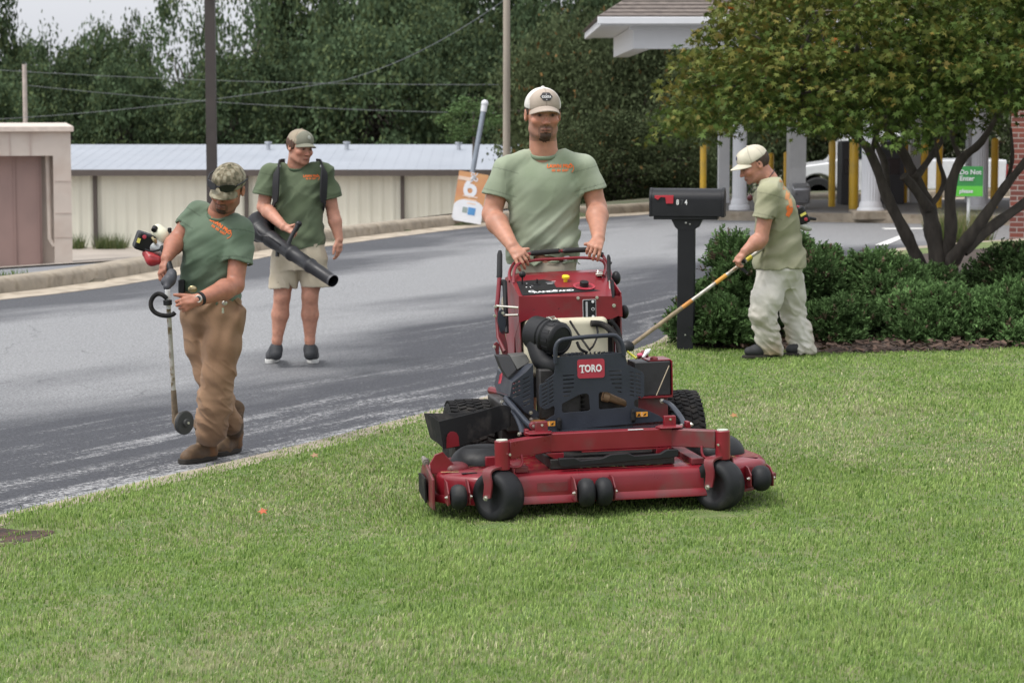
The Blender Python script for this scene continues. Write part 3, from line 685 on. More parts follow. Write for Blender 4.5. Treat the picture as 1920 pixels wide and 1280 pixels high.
MB().box((.04, -.15, .28), (.3, .3, .3), Matrix.Rotation(.3, 4, 'X')).build('tube_station', mat('steel_grey', (.33, .33, .34), .35, .6), r, bevel=.04)

# poster on the leaning pipe, green sign
r = empty('leaning_pipe', at(845, 420, 41)); pz = r.location.copy()
put(r, 'leaning grey metal pipe with a white cap standing behind the orange poster', 'pipe')
p0, p1, p2 = at(884, 345, 41)-pz, at(907, 205, 41.2)-pz, at(909, 194, 41.2)-pz; foot = p0+(p0-p1)*.62; foot.z = -.1-pz.z
MB().cyl(foot, p1, .042, 14).build('pipe', mat('grey_steel_pipe', (.22, .25, .29), .45, .3), r); c = MB(); c.ball(p2, .06, 8); c.cyl(p1-(p1-p0)*.03, p2, .05); c.build('cap', white, r)
def frame_M(o, ex, ez):                        # local XY plane -> a board facing the camera
    ex = ex.normalized(); n = ex.cross(ez).normalized(); ez = n.cross(ex).normalized(); M = Matrix.Identity(4)
    for i, v in enumerate((ex, ez, n)): M.col[i][:3] = v
    M.col[3][:3] = o; return M
c_ = [at(861, 321, 40.7), at(916, 330, 40.7), at(903, 417, 40.7), at(845, 413, 40.7)]
o = sum(c_, Vector())/4; ex = (c_[1]-c_[0]); ez = (c_[0]-c_[3]); w, hh = ex.length, ez.length; M = frame_M(o, ex, ez)
r = empty('poster_banner', o); put(r, 'tilted orange and white poster banner with a large 6 on the leaning pipe', 'poster')
M = Matrix.Translation(-o) @ M
orange = mat('poster_orange', (.62, .28, .14), .6, var=.05, vscale=3, col2=(.62, .36, .16), mscale=1.5, mlo=.4, mhi=.6); pwhite = mat('poster_white', (.78, .80, .84), .6, var=.03)
fin = MB(M); fin.box((0, 0, 0), (w, hh, .012)); fin.build('board', orange, r)
arc = [(-w/2, -hh/2), (w/2, -hh/2), (w/2, -hh*.20)]+[(w*.5*math.cos(a), -hh*.20+hh*.16*math.sin(a)) for a in np.linspace(.15, PI-.15, 14)]+[(-w/2, -hh*.20)]
MB(M).prism([(x, y, .008) for x, y in arc], (0, 0, .003)).build('white_base', pwhite, r)
text('numeral', '6', .50, M @ Matrix.Translation((-.02, hh*.20, .010)), pwhite, r, bold=.012, xs=.95)
text('percent_sign', '%', .2, M @ Matrix.Translation((.02, hh*.41, .010)), pwhite, r)
pf = mat('poster_faint', (.80, .62, .5), .6); MB(M).box((-w*.28, hh*.36, .010), (w*.42, .06, .004)).build('small_print', pf, r)
for k in range(3): MB(M).box((-.0+.02*k, -hh*.02-.055*k+.03, .010), (w*(.5-.1*k), .022, .004)).build('small_print', pf, r)
MB(M).box((.06, -hh*.27, .0125), (.12, .12, .004)).build('blue_mark', mat('poster_blue', (.10, .30, .60), .6), r); MB(M).box((-.05, -hh*.26, .0125), (.08, .09, .004)).build('grey_mark', mat('poster_green', (.30, .36, .34), .6), r)
# do not enter sign
ys = 33.; a, b_ = at(1793, 312, ys), at(1842, 368, ys); w, hh = b_.x-a.x, a.z-b_.z; o = Vector(((a.x+b_.x)/2, ys, (a.z+b_.z)/2)); r = empty('lane_sign', (o.x, ys, -.03)); put(r, 'green lane sign reading Do Not Enter on a slim white post beside the tree', 'sign')
M = frame_M(Vector((0, 0, o.z+.03)), Vector((1, 0, 0)), Vector((0, 0, 1)))
MB(M).box((0, 0, 0), (w, hh, .03)).build('board', mat('sign_green', (.045, .26, .07), .5, var=.03), r); MB(M).box((0, -hh*.33, .0165), (w, hh*.34, .004)).build('lower_band', mat('sign_light_green', (.12, .52, .06), .5, var=.03), r)
for tx, yy, sz in (('Do Not', hh*.30, .088), ('Enter', hh*.09, .088), ('please', -hh*.33, .072)):
    text('lettering', tx, sz, M @ Matrix.Translation((-w*.38, yy, .021)), white, r, align='LEFT', bold=.002)
MB().cyl((.0, .03, -.1), (.0, .03, o.z-.02), .022).build('post', white, r)

# poles and wires
def pole(name, u, v0, v1, y, w, m, lb, sq=False, base=None):
    a, b_ = at(u, v0, y), at(u, v1, y); z0 = float(gz(np.array(a.x), np.array(a.y))) if base is None else base; rr = w/FPX*y/2; q = MB()
    h = b_.z-z0
    if sq: q.box((0, 0, h/2), (2*rr, 2*rr, h))
    else: q.tube([(0, 0, 0), (0, 0, h)], [rr*1.05, rr*.92], 14)
    r = empty(name, (a.x, y, z0)); q.build('shaft', m, r, bevel=.004 if sq else 0)
    q = MB(); q.box((0, 0, .06), (rr*5, rr*5, .12)) if sq else q.cyl((0, 0, 0), (0, 0, .1), rr*1.6); q.build('base', conc, r); put(r, lb, 'pole'); return r
r = pole('lamp_pole', 399, 470, -60, 34.0, 18.5, mat('dark_brown_metal', (.05, .04, .036), .5), 'dark brown square lamp pole rising behind the camouflage cap', True)
MB().box((.3, 0, 3.55), (.8, .3, .12)).build('lamp_head', mat('dark_brown_metal', (.05, .04, .036), .5), r)
r = pole('utility_pole', 950, 400, -100, 46, 13.5, mat('weathered_wood', (.33, .29, .24), .85, var=.2, vscale=6, stretch=(1, 1, .1)), 'pale weathered utility pole behind the mowing man')
r = pole('slim_pole', 48, 250, 121, 85, 9, mat('pale_wood', (.50, .42, .38), .8), 'slim pale pole rising behind the beige garage')
tele = []
def wire(p, q, sag, lb):
    P = [p.lerp(q, t)-Vector((0, 0, sag*4*t*(1-t))) for t in np.linspace(0, 1, 24)]; o = MB().tube(P, .009, 5).build('overhead_wire', mat('wire_grey', (.16, .17, .18), .6), None, 180)
    put(o, lb, 'wire', 'overhead wires in front of the trees')
wire(at(-200, 118, 86), at(1400, 150, 84), .4, 'highest long sagging wire crossing the trees left to right')
wire(at(48, 160, 85), at(1400, 205, 84), .45, 'middle long sagging wire starting at the slim pale pole')
wire(at(-200, 232, 86), at(640, 152, 80), .25, 'low wire rising past the brown lamp pole')
wire(at(640, 152, 80), at(960, -10, 70), .3, 'steep wire climbing to the top right')
# ------------------------------------------------------------ vegetation
def rdir(n, rng):
    v = rng.normal(size=(n, 3)); return v/np.linalg.norm(v, axis=1)[:, None]
def cards(P, size, rng, cols, up=.0, diamond=True):
    n = len(P); N_ = rdir(n, rng); N_[:, 2] = np.abs(N_[:, 2])+up; N_ /= np.linalg.norm(N_, axis=1)[:, None]
    T = np.cross(N_, rdir(n, rng)); T /= np.linalg.norm(T, axis=1)[:, None]; B = np.cross(N_, T); s = (size*rng.uniform(.55, 1.35, n))[:, None]
    V = np.stack([P-T*s, P-B*s*.55+T*s*.1, P+T*s, P+B*s*.55-T*s*.1], 1).reshape(-1, 3)
    return V, np.arange(4*n).reshape(n, 4), np.repeat(cols, 4, 0)
def crown(seed, ncl, per, size, base, alt, altp=.1, rough=.22, clr=.24, zs=1., low=-.85):
    rng = np.random.default_rng(seed); Pc = []; Cc = []
    c = rdir(ncl*2, rng); c = c[c[:, 2] > low][:ncl]; rad = rng.uniform(.45, 1., len(c))**.6
    c = c*rad[:, None]*(1+rough*vnoise(c[:, 0]*2.3+seed, c[:, 1]*2.3, c[:, 2]*2.3))[:, None]; c[:, 2] *= zs
    for q in c:
        k = int(per*rng.uniform(.5, 1.5)); r = clr*rng.uniform(.6, 1.4); p = rng.normal(size=(k, 3))*np.array([r, r, r*.6])*.6+q
        t = rng.uniform(.72, 1.3)*np.where(rng.random() < .5, 1, rng.uniform(.9, 1.15)); col = np.array(base)*t
        cc = np.tile(col, (k, 1))*rng.uniform(.85, 1.2, (k, 1)); m = rng.random(k) < altp*rng.uniform(0, 2.2); cc[m] = np.array(alt)*rng.uniform(.7, 1.2, (m.sum(), 1))
        Pc.append(p); Cc.append(cc)
    P = np.concatenate(Pc); K = np.concatenate(Cc); V, Q, cc = cards(P, size, rng, K)
    return np_mesh('crown', V, Q, cc), c
bark = mat('bark', (.088, .075, .062), .9, var=.35, vscale=20, bump=1, bscale=40, stretch=(1, 1, .25))
def limb_pts(a, b, rng, n=5, w=.08):
    a = Vector(a); b = Vector(b); L = (b-a).length; out = []
    for i in range(n+1):
        t = i/n; p = a.lerp(b, t); j = Vector(rng.normal(size=3))*w*L*math.sin(PI*t)*.5; out.append(p+j+Vector((0, 0, .1*L*math.sin(PI*t))))
    return out
def trunk_mesh(seed, tips, h0=-2.2, r0=.09):
    rng = np.random.default_rng(seed); b = MB(); b.tube([(0, 0, h0), (.02, 0, h0*.5), (0, .02, -.4), (.03, 0, .3)], [r0, r0*.8, r0*.62, r0*.35], 8)
    for q in tips:
        s = Vector((0, 0, rng.uniform(-1.1, .1))); P = limb_pts(s, q, rng); b.tube(P, [r0*.34*(1-.85*i/(len(P)-1)) for i in range(len(P))], 5)
    return b
far_leaf = leaf_mat('far_foliage', .9, .15, .05)
G1_ = (.054, .080, .042); G2_ = (.072, .094, .042); G3_ = (.056, .072, .035)
PR = {}
def proto(kind, seed):
    v_ = (.8, 1.0, 1.25, 1.1)[seed % 4]; G1, G2, G3 = [tuple(q*v_*1.22 for q in g_) for g_ in (G1_, G2_, G3_)]
    if kind == 'dense': me, c = crown(seed, 200, 85, .040, G1, G2, .25, rough=.5)
    elif kind == 'sparse': me, c = crown(seed, 85, 42, .034, G1, G2, .2, rough=.5, clr=.2)
    else: me, c = crown(seed, 260, 62, .036, G3, (.16, .10, .04), .025, rough=.45)
    tb = trunk_mesh(seed, c[::(3 if kind != 'sparse' else 2)][:60], r0=.09 if kind != 'sparse' else .07); t = bpy.data.meshes.new('trunk'); t.from_pydata(tb.v, [], tb.f); t.materials.append(bark); t.shade_smooth(); me.materials.append(far_leaf)
    return me, t
for k, n in (('dense', 4), ('sparse', 2), ('near', 3)): PR[k] = [proto(k, 100+i*7+ord(k[0])) for i in range(n)]
def tree(kind, u, vt, wpx, y, lb, group, i, bottom=None):
    p = at(u, vt, y); R = wpx/FPX*y/2; me, tm = PR[kind][i % len(PR[kind])]
    g = float(gz(np.array(p.x), np.array(y))) if bottom is None else bottom
    H = p.z-g; rz = max(R*.8, H*.46); r = empty('tree', (p.x, y, g)); r.rotation_euler = (0, 0, i*1.3); put(r, lb, 'tree', group)
    for nm, m_ in (('crown', me), ('trunk', tm)):
        o = bpy.data.objects.new(nm, m_); C.objects.link(o); o.parent = r; o.location = (0, 0, H-rz)
        o.scale = (R, R, rz) if nm == 'crown' else (R, R, (H-rz)/2.2 if nm == 'trunk' else rz)
    return r
FAR = [(-45, -15, 170), (68, 80, 130), (190, 44, 140), (262, 88, 95), (556, -70, 190), (655, -60, 190), (760, -70, 200), (860, -60, 190), (960, -50, 190), (1060, -60, 190), (1170, -60, 200)]
WORDS = ['cut by the left photo edge', 'behind the slim pale pole', 'with a rounded top against the sky', 'short one left of the bare-limbed pair', 'above the man with the blower', 'just right of the blower man’s cap', 'in the middle above the pale roof', 'over the leaning pipe', 'behind the weathered utility pole', 'above the mowing man’s cap', 'behind the canopy corner']
for i, ((u, vt, w), wd) in enumerate(zip(FAR, WORDS)):
    tree('dense', u, vt, w, 128+(i*37 % 22), 'tall dark green tree of the back row '+wd, 'tall trees behind the storage building', i)
tree('sparse', 350, -55, 190, 120, 'tall thin-leaved tree left of the brown lamp pole with sky between its limbs', 'tall trees behind the storage building', 0)
tree('sparse', 462, -75, 190, 122, 'tall thin-leaved tree right of the brown lamp pole with sky between its limbs', 'tall trees behind the storage building', 1)
LOW = [(-30, 130, 150), (62, 150, 140), (150, 120, 150), (235, 125, 150), (330, 140, 160), (425, 130, 160), (515, 110, 180), (615, 80, 190), (700, 40, 200), (800, 60, 200), (905, 60, 190)]
LW_ = ['at the left photo edge', 'around the slim pale pole', 'above the garage corner', 'left of the lamp pole over the roof', 'directly left of the lamp pole', 'directly right of the lamp pole', 'behind the blower man’s head', 'right of the blower man’s head', 'over the middle roof vent', 'over the right roof vent', 'behind the leaning pipe']
for i, ((u, vt, w), wd) in enumerate(zip(LOW, LW_)):
    tree('dense', u, vt, w*1.15, 92+(i*29 % 12), 'lower bushy dark tree of the front row '+wd, 'bushy trees just behind the storage roof', i+2)
NEAR = [(1040, 60, 180, 63), (1085, 30, 240, 60), (1190, 70, 230, 57), (1290, 50, 220, 59), (1400, 40, 240, 66), (1530, 60, 260, 68), (1680, 60, 260, 70), (1830, 60, 260, 70), (1150, 215, 200, 53), (1265, 200, 180, 54), (1060, 250, 150, 51.5)]
NW = ['behind the mowing man', 'right of the mowing man’s cap', 'behind the canopy corner', 'behind the lone yellow bollard', 'behind the man in the tan cap', 'behind the pickup hood', 'behind the dark kiosks', 'behind the green sign', 'low one left above the mailbox', 'low one behind the mailbox', 'low one beside the mowing man’s shoulder']
for i, ((u, vt, w, y), wd) in enumerate(zip(NEAR, NW)):
    tree('near', u, vt, w, y, 'olive brown tree with orange-tinged leaves '+wd, 'olive trees beyond the drive-through', i, bottom=-1.0)
# pale green hanging sapling at the roof end
me, c = crown(55, 60, 40, .06, (.075, .125, .05), (.10, .15, .06), .3, rough=.5); me.materials.append(far_leaf)
p = at(880, 215, 56); r = empty('sapling', (p.x, 56, -1.2)); put(r, 'pale green drooping sapling beside the leaning pipe and utility pole', 'tree')
o = bpy.data.objects.new('crown', me); C.objects.link(o); o.parent = r; o.location = (0, 0, p.z+1.2-.1); o.scale = (.72, .7, .5)
MB().tube([(0, 0, 0), (.1, 0, 1.2), (.1, 0, p.z+1.2)], [.06, .05, .02], 7).build('trunk', bark, r)

# Japanese maple by the bank
def maple():
    O = at(1772, 515, 23.3); O.z = .05; r = empty('maple_tree', O); put(r, 'spreading Japanese maple with dark forked limbs, leaves green turning orange', 'tree')
    Y = 23.3
    def q(u, v, dy=0): return at(u, v, Y+dy)-O
    ls = [([(0, 0, 0), q(1768, 505), q(1765, 478, .05)], [.15, .13, .12]),
          ([q(1740, 520, .1), q(1722, 490, .1), q(1702, 446, .0), q(1664, 371, -.1), q(1634, 292, -.2), q(1602, 254, -.3), q(1553, 226, -.5), q(1480, 190, -.8)], [.12, .085, .08, .07, .055, .045, .035, .015]),
          ([q(1762, 490), q(1750, 440), q(1741, 392, .1), q(1716, 335, .2), q(1692, 285, .2), q(1662, 240, .1), q(1620, 170, .1)], [.12, .11, .10, .075, .06, .045, .02]),
          ([q(1741, 392), q(1712, 350, -.1), q(1694, 330, -.15)], [.07, .06, .055]),
          ([q(1775, 480), q(1783, 430, -.1), q(1782, 356, -.2), q(1802, 300, -.2), q(1840, 266, -.3), q(1880, 200, -.3)], [.10, .08, .07, .06, .045, .02]),
          ([q(1785, 490, -.1), q(1812, 452, -.3), q(1842, 412, -.4), q(1885, 350, -.5), q(1925, 300, -.6), q(1990, 220, -.6)], [.10, .085, .07, .055, .045, .02]),
          ([q(1805, 470, -.2), q(1860, 425, -.1), q(1925, 378, .1), q(2010, 320, .2)], [.085, .07, .06, .04]),
          ([q(1664, 371), q(1660, 310, .2), q(1640, 255, .4), q(1650, 180, .5)], [.035, .045, .035, .02]),
          ([q(1634, 292), q(1640, 262, -.2), q(1655, 225, -.3)], [.04, .03, .02]),
          ([q(1741, 392), q(1770, 345, .3), q(1760, 300, .3), q(1750, 240, .3)], [.04, .035, .025, .015]),
          ([q(1716, 335), q(1748, 290, .4), q(1775, 240, .5), q(1770, 150, .5)], [.05, .04, .03, .02]),
          ([q(1802, 300), q(1785, 250, 0), q(1800, 180, 0)], [.035, .03, .015]),
          ([q(1885, 350), q(1898, 300, -.3), q(1895, 240, -.3)], [.03, .025, .015])]
    b = MB()
    for P, R in ls:
        S_ = smooth_line(P, 4); b.tube(S_, [float(np.interp(i/(len(S_)-1), np.linspace(0, 1, len(R)), R))*.74*(1+.1*math.sin(i*1.7)) for i in range(len(S_))], 9)
    rng = np.random.default_rng(5)
    # layered leaf pads inside a dome
    pads = []
    cx, cy = q(1725, 100).x, 0.
    while len(pads) < 760:
        x, y, z = rng.uniform(-2.6, 2.6), rng.uniform(-2.0, 2.0), rng.uniform(0, 1)
        rr = math.hypot(x/2.22, y/1.9)
        if rr > 1: continue
        zb = 1.62+.42*(1-rr)+.12*max(0, x+.2)+.08*math.sin(x*3); zt = 1.55+1.95*math.sqrt(max(0, 1-rr**2.2))
        zz = zb+(zt-zb)*z
        if (z < .8 and rr < .75) and rng.random() < .35: continue
        pads.append((x+cx, y, zz, rr, z))
    ends = [Vector(p) for P, R in ls[1:] for p in smooth_line(P, 3)[len(P):]]
    for px_, py_, pz_, rr, z in pads[::12]:
        tgt = Vector((px_, py_, pz_)); st = min(ends, key=lambda q_: (q_-tgt).length+max(0, q_.z-tgt.z)); b.tube(limb_pts(st, tgt, rng, 5, .16), [.022, .018, .014, .011, .008, .004], 5)
    b.build('trunk', bark, r, 60)
    star = []                                   # seven-lobed leaf outline
    for k in range(7):
        a = R_(-135+k*45); L = [.5, .8, .95, 1.05, .95, .8, .5][k]; star.append((math.sin(a)*L, math.cos(a)*L)); a2 = a+R_(22.5); star.append((math.sin(a2)*.34, math.cos(a2)*.34))
    star = star[:13]; star.append((0, -.12)); star = np.array(star); K = len(star)
    P = []; COL = []; D = []
    for x, y, z, rr, tz in pads:
        k = int(rng.uniform(38, 78)); rad = rng.uniform(.22, .42); ang = rng.uniform(0, 2*PI, k); rd = rad*np.sqrt(rng.random(k))
        p = np.stack([x+np.cos(ang)*rd, y+np.sin(ang)*rd, z-rd*.35+rng.normal(0, .045, k)], 1)
        g = np.array([.075, .122, .026]); o = np.array([.26, .17, .042]); yl = np.array([.21, .19, .042])
        w = np.clip(-.04+.26*(tz > .5)-.34*(x-cx+.7)/2.6*.8+rng.normal(0, .2, k), 0, 1)[:, None]
        sel = rng.random((k, 1)); col = g*(1-w)+(o*(sel < .45)+yl*(sel >= .45))*w; col *= rng.uniform(.7, 1.25, (k, 1)); red = rng.random(k) < .0015*(tz > .3); col[red] = (.40, .12, .03)
        P.append(p); COL.append(col)
    P = np.concatenate(P); COL = np.concatenate(COL); n = len(P)
    tip = rdir(n, rng); tip[:, 2] = -np.abs(tip[:, 2])*.8-.15; tip /= np.linalg.norm(tip, axis=1)[:, None]
    nn = rdir(n, rng); nn[:, 2] = np.abs(nn[:, 2])+.55; nn -= tip*(nn*tip).sum(1)[:, None]; nn /= np.linalg.norm(nn, axis=1)[:, None]; sd_ = np.cross(tip, nn)
    s = (.052*rng.uniform(.65, 1.25, n))
    V = P[:, None]+(sd_[:, None]*star[None, :, :1]+tip[:, None]*star[None, :, 1:])*s[:, None, None]+nn[:, None]*(-.12*s)[:, None, None]*(star**2).sum(1)[None, :, None]
    mesh_obj('crown', np_mesh('crown', V.reshape(-1, 3), np.arange(n*K).reshape(n, K), np.repeat(COL, K, 0)), leaf_mat('maple_leaf', .6, .22, .15), r, 0)
maple()

# junipers
def spray_set(rng, P, N_, size, cols):
    """each spray: a stem with paired scale-leaf twigs, all as slim blades"""
    n = len(P); V = []; K = []; k = 11
    side = np.cross(N_, rdir(n, rng)); side /= np.linalg.norm(side, axis=1)[:, None]; bn = np.cross(N_, side); L = size*rng.uniform(.6, 1.35, n)
    for j in range(k):
        t = j/(k-1); a = rng.uniform(0, 2*PI, n); sg = (-1)**j
        o = P+N_*(L*t*.8)[:, None]; d = N_*.75+(side*(sg*np.cos(a*.3))[:, None]+bn*np.sin(a)[:, None]*.8)*.75; d /= np.linalg.norm(d, axis=1)[:, None]
        l = (L*(.55-.3*t)*rng.uniform(.7, 1.2, n))[:, None]; w = np.cross(d, rdir(n, rng)); w /= np.linalg.norm(w, axis=1)[:, None]; w = w*(L*.06)[:, None]
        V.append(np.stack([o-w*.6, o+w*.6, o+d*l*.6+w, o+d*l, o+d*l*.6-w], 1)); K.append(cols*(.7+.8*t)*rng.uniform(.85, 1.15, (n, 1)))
    V = np.concatenate(V).reshape(-1, 3); K = np.concatenate(K); return V, np.arange(len(V)).reshape(-1, 5), np.repeat(K, 5, 0)
jl = leaf_mat('juniper_leaf', .8, .12, .08)
def juniper(u0, u1, vt, y, depth, lb, seed, n=5200, tone=1., g0=0.03):
    a, b_ = at(u0, vt, y), at(u1, vt, y); cx = (a.x+b_.x)/2; rx = (b_.x-a.x)/2; H = a.z-g0; rng = np.random.default_rng(seed)
    r = empty('juniper_shrub', (cx, y, g0)); put(r, lb, 'shrub', 'junipers in the mulch bed')
    nl = 34; lc = rdir(nl, rng); lc[:, 2] = np.abs(lc[:, 2])*.95; lc *= rng.uniform(.75, 1.25, (nl, 1)); lr = rng.uniform(.2, .46, nl); P = []; NN = []; CC = []
    for c, q in zip(lc, lr):
        k = int(n/nl*q/.32); d = rdir(k, rng); d[:, 2] = np.abs(d[:, 2])*.9-.25; p = c*.72+d*q*rng.uniform(.55, 1.05, (k, 1))
        P.append(p*np.array([rx, depth, H*.93])); m = d+np.array([0, 0, .55])+c*.5+rng.normal(0, .35, (k, 3)); NN.append(m/np.linalg.norm(m, axis=1)[:, None])
        cl = np.array([.056, .098, .034])*rng.uniform(.75, 1.35)*tone*rng.uniform(.7, 1.3, (k, 1)); br = rng.random(k) < .05; cl[br] = (.10, .075, .05); CC.append(cl)
    P = np.concatenate(P); NN = np.concatenate(NN); CC = np.concatenate(CC); m = P[:, 2] > .02; P, NN, CC = P[m], NN[m], CC[m]
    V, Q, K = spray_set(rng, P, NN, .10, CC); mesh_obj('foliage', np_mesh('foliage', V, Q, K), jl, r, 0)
    b = MB()
    for c in lc[:16]: b.tube(limb_pts((rng.normal()*.05, rng.normal()*.05, -.05), (c[0]*rx*.8, c[1]*depth*.8, c[2]*H*.8+.03), rng, 4, .1), [.025, .02, .015, .01, .006], 5)
    b.build('stems', bark, r)
juniper(1285, 1480, 440, 19.6, .75, 'large juniper directly right of the mailbox post, left of the pruning man', 1, 6200)
juniper(1400, 1600, 425, 20.6, .8, 'tallest juniper behind the back of the pruning man', 2, 6200)
juniper(1270, 1420, 545, 19.0, .5, 'low juniper hugging the foot of the mailbox post', 3, 3600)
juniper(1560, 1760, 470, 20.6, .8, 'wide juniper beneath the left limb of the maple', 4, 6200, .95)
juniper(1500, 1660, 560, 19.2, .6, 'low juniper right behind the legs of the pruning man', 5, 3600, .85)
juniper(1640, 1850, 532, 19.4, .8, 'bright green front juniper below the maple trunk', 6, 6400, 1.1)
juniper(1790, 2010, 540, 19.2, .8, 'bright green front juniper at the right photo edge', 7, 6400, 1.1)
juniper(1830, 2060, 430, 21.8, .9, 'dark rear juniper behind the maple trunk at the right edge', 8, 6000, .7)
juniper(1700, 1800, 500, 21.6, .6, 'small dark juniper around the maple foot', 9, 2500, .75)
# ornamental grass by the green sign and weeds at the storage wall
V, T, cc = tufts(2600, (at(1795, 400, 33).x-.35, at(1795, 400, 33).x+.45), (32.6, 33.6), .42, .006, lambda x, y: np.hypot((x-at(1800, 400, 33).x)/.42, (y-33.1)/.45) < 1, lambda x, y: x*0-.08, [(.12, .17, .05), (.26, .23, .12)])
put(mesh_obj('ornamental_grass', np_mesh('ornamental_grass', V, T, cc), LEAFM, smooth=0), 'clump of ornamental grass at the foot of the green sign', 'grass', kind='stuff')
xw = [at(u, 465, 64.4).x for u in (148, 192, 205, 226)]
V, T, cc = tufts(1400, (xw[0]-.3, xw[-1]+.3), (64.0, 64.7), .36, .012, lambda x, y: np.min([np.abs(x-q)-.04 for q in xw], 0) < RNG.random(len(x))*.14, gz, [(.09, .13, .05), (.15, .17, .07)])
put(mesh_obj('weeds', np_mesh('weeds', V, T, cc), LEAFM, smooth=0), 'weeds growing along the foot of the storage wall', 'weeds', kind='stuff')
# fallen leaves on the lawn
for k, (u, v, c) in enumerate([(493, 973, (.42, .10, .04)), (1376, 790, (.33, .16, .06)), (590, 866, (.3, .18, .1))]):
    p = gl(u, v); pts = [(math.cos(a)*(.026 if i % 2 else .012), math.sin(a)*(.026 if i % 2 else .012)) for i, a in enumerate(np.linspace(0, 2*PI, 11)[:-1])]
    o = MB(Matrix.Rotation(.5, 4, 'X')).prism([(x, y, .004*math.cos(x*90)) for x, y in pts], (0, 0, .0015)).build('fallen_leaf', mat('dead_leaf_%d' % k, c, .7), None, 0); o.location = (p.x, p.y, p.z+.035)
    put(o, ['red fallen leaf on the lawn at the lower left', 'brown fallen leaf on the lawn right of the mower', 'tan fallen leaf beside the curb'][k], 'leaf', 'fallen leaves on the lawn')

# ------------------------------------------------------------ mailbox
blk = mat('black_satin', (.010, .0105, .013), .45, spec=.35, var=.15, vscale=12, bump=.15, bscale=120)
def mailbox():
    P = gl(1286, 656); r = empty('mailbox', P, R_(-9)); put(r, 'black mailbox on a square black post with a lowered red flag', 'mailbox')
    s = FPX/P.y; L = .525; x0 = -.26; zt = at(1286, 356, P.y).z-P.z; zb = at(1286, 408, P.y).z-P.z
    MB().box((0, 0, zb/2-.15), (.125, .125, zb+.24)).build('post', mat('black_post', (.011, .0115, .014), .5, spec=.3, var=.1), r, bevel=.006)
    b = MB(); b.prism([(-.11, -.065, zb-.01), (.12, -.065, zb-.01), (.09, -.065, zb-.07), (.0625, -.065, zb-.085), (-.0625, -.065, zb-.085), (-.08, -.065, zb-.07)], (0, .13, 0)); b.build('bracket', blk, r)
    hw, ht = .095, zt-zb; sec = [(-hw, 0), (hw, 0), (hw, ht*.60)]+[(hw*math.cos(a), ht*.60+ht*.40*math.sin(a)) for a in np.linspace(.15, PI-.15, 14)]+[(-hw, ht*.60)]
    bx = MB(); bx.prism([(x0, y, zb+.012+z) for y, z in sec], (L, 0, 0)); bx.boxb((x0+.02, -hw+.01, zb-.012), (x0+L-.03, hw-.01, zb+.012)); bx.build('box', blk, r, bevel=.003)
    d = MB(); d.prism([(x0+L-.002, y*1.07, zb+.012+(z-ht*.4)*1.06+ht*.4) for y, z in sec], (.022, 0, 0)); d.prism([(x0-.012, y*1.04, zb+.012+(z-ht*.4)*1.03+ht*.4) for y, z in sec], (.02, 0, 0)); d.build('door', blk, r, bevel=.003)
    f = MB(); zf_ = zb+ht*.74; f.prism([(x0+.03, -hw-.012, zf_+.015), (x0+.03, -hw-.012, zf_-.004), (x0+.055, -hw-.012, zf_-.018), (x0+.075, -hw-.012, zf_+.002), (x0+.11, -hw-.012, zf_+.0), (x0+.115, -hw-.012, zf_-.045), (x0+.168, -hw-.012, zf_-.045), (x0+.170, -hw-.012, zf_+.017)], (0, .006, 0))
    f.build('flag', mat('flag_red', (.42, .025, .04), .4), r, bevel=.001)
    FM = lambda x, z: Matrix.Translation((x, -hw-.0025, z)) @ Matrix.Rotation(PI/2, 4, 'X')
    num = mat('number_white', (.75, .75, .75), .6); old = mat('number_worn', (.06, .06, .065), .7)
    text('numeral', '8', .054, FM(x0+.20, zb+ht*.56), num, r, bold=.001, xs=.75); text('worn_numeral', '7', .054, FM(x0+.232, zb+ht*.56), old, r, bold=.001, xs=.75); text('numeral', '4', .054, FM(x0+.262, zb+ht*.56), num, r, bold=.001, xs=.75)
    b = MB(); b.cyl((-.0, -.063, zb-.035), (-.0, -.070, zb-.035), .007); b.cyl((.03, -.063, zb-.045), (.03, -.069, zb-.045), .005); b.cyl((.0, -.063, .12), (.0, -.070, .12), .006); b.build('bolt', mat('zinc', (.6, .6, .58), .35, .8), r)
mailbox()

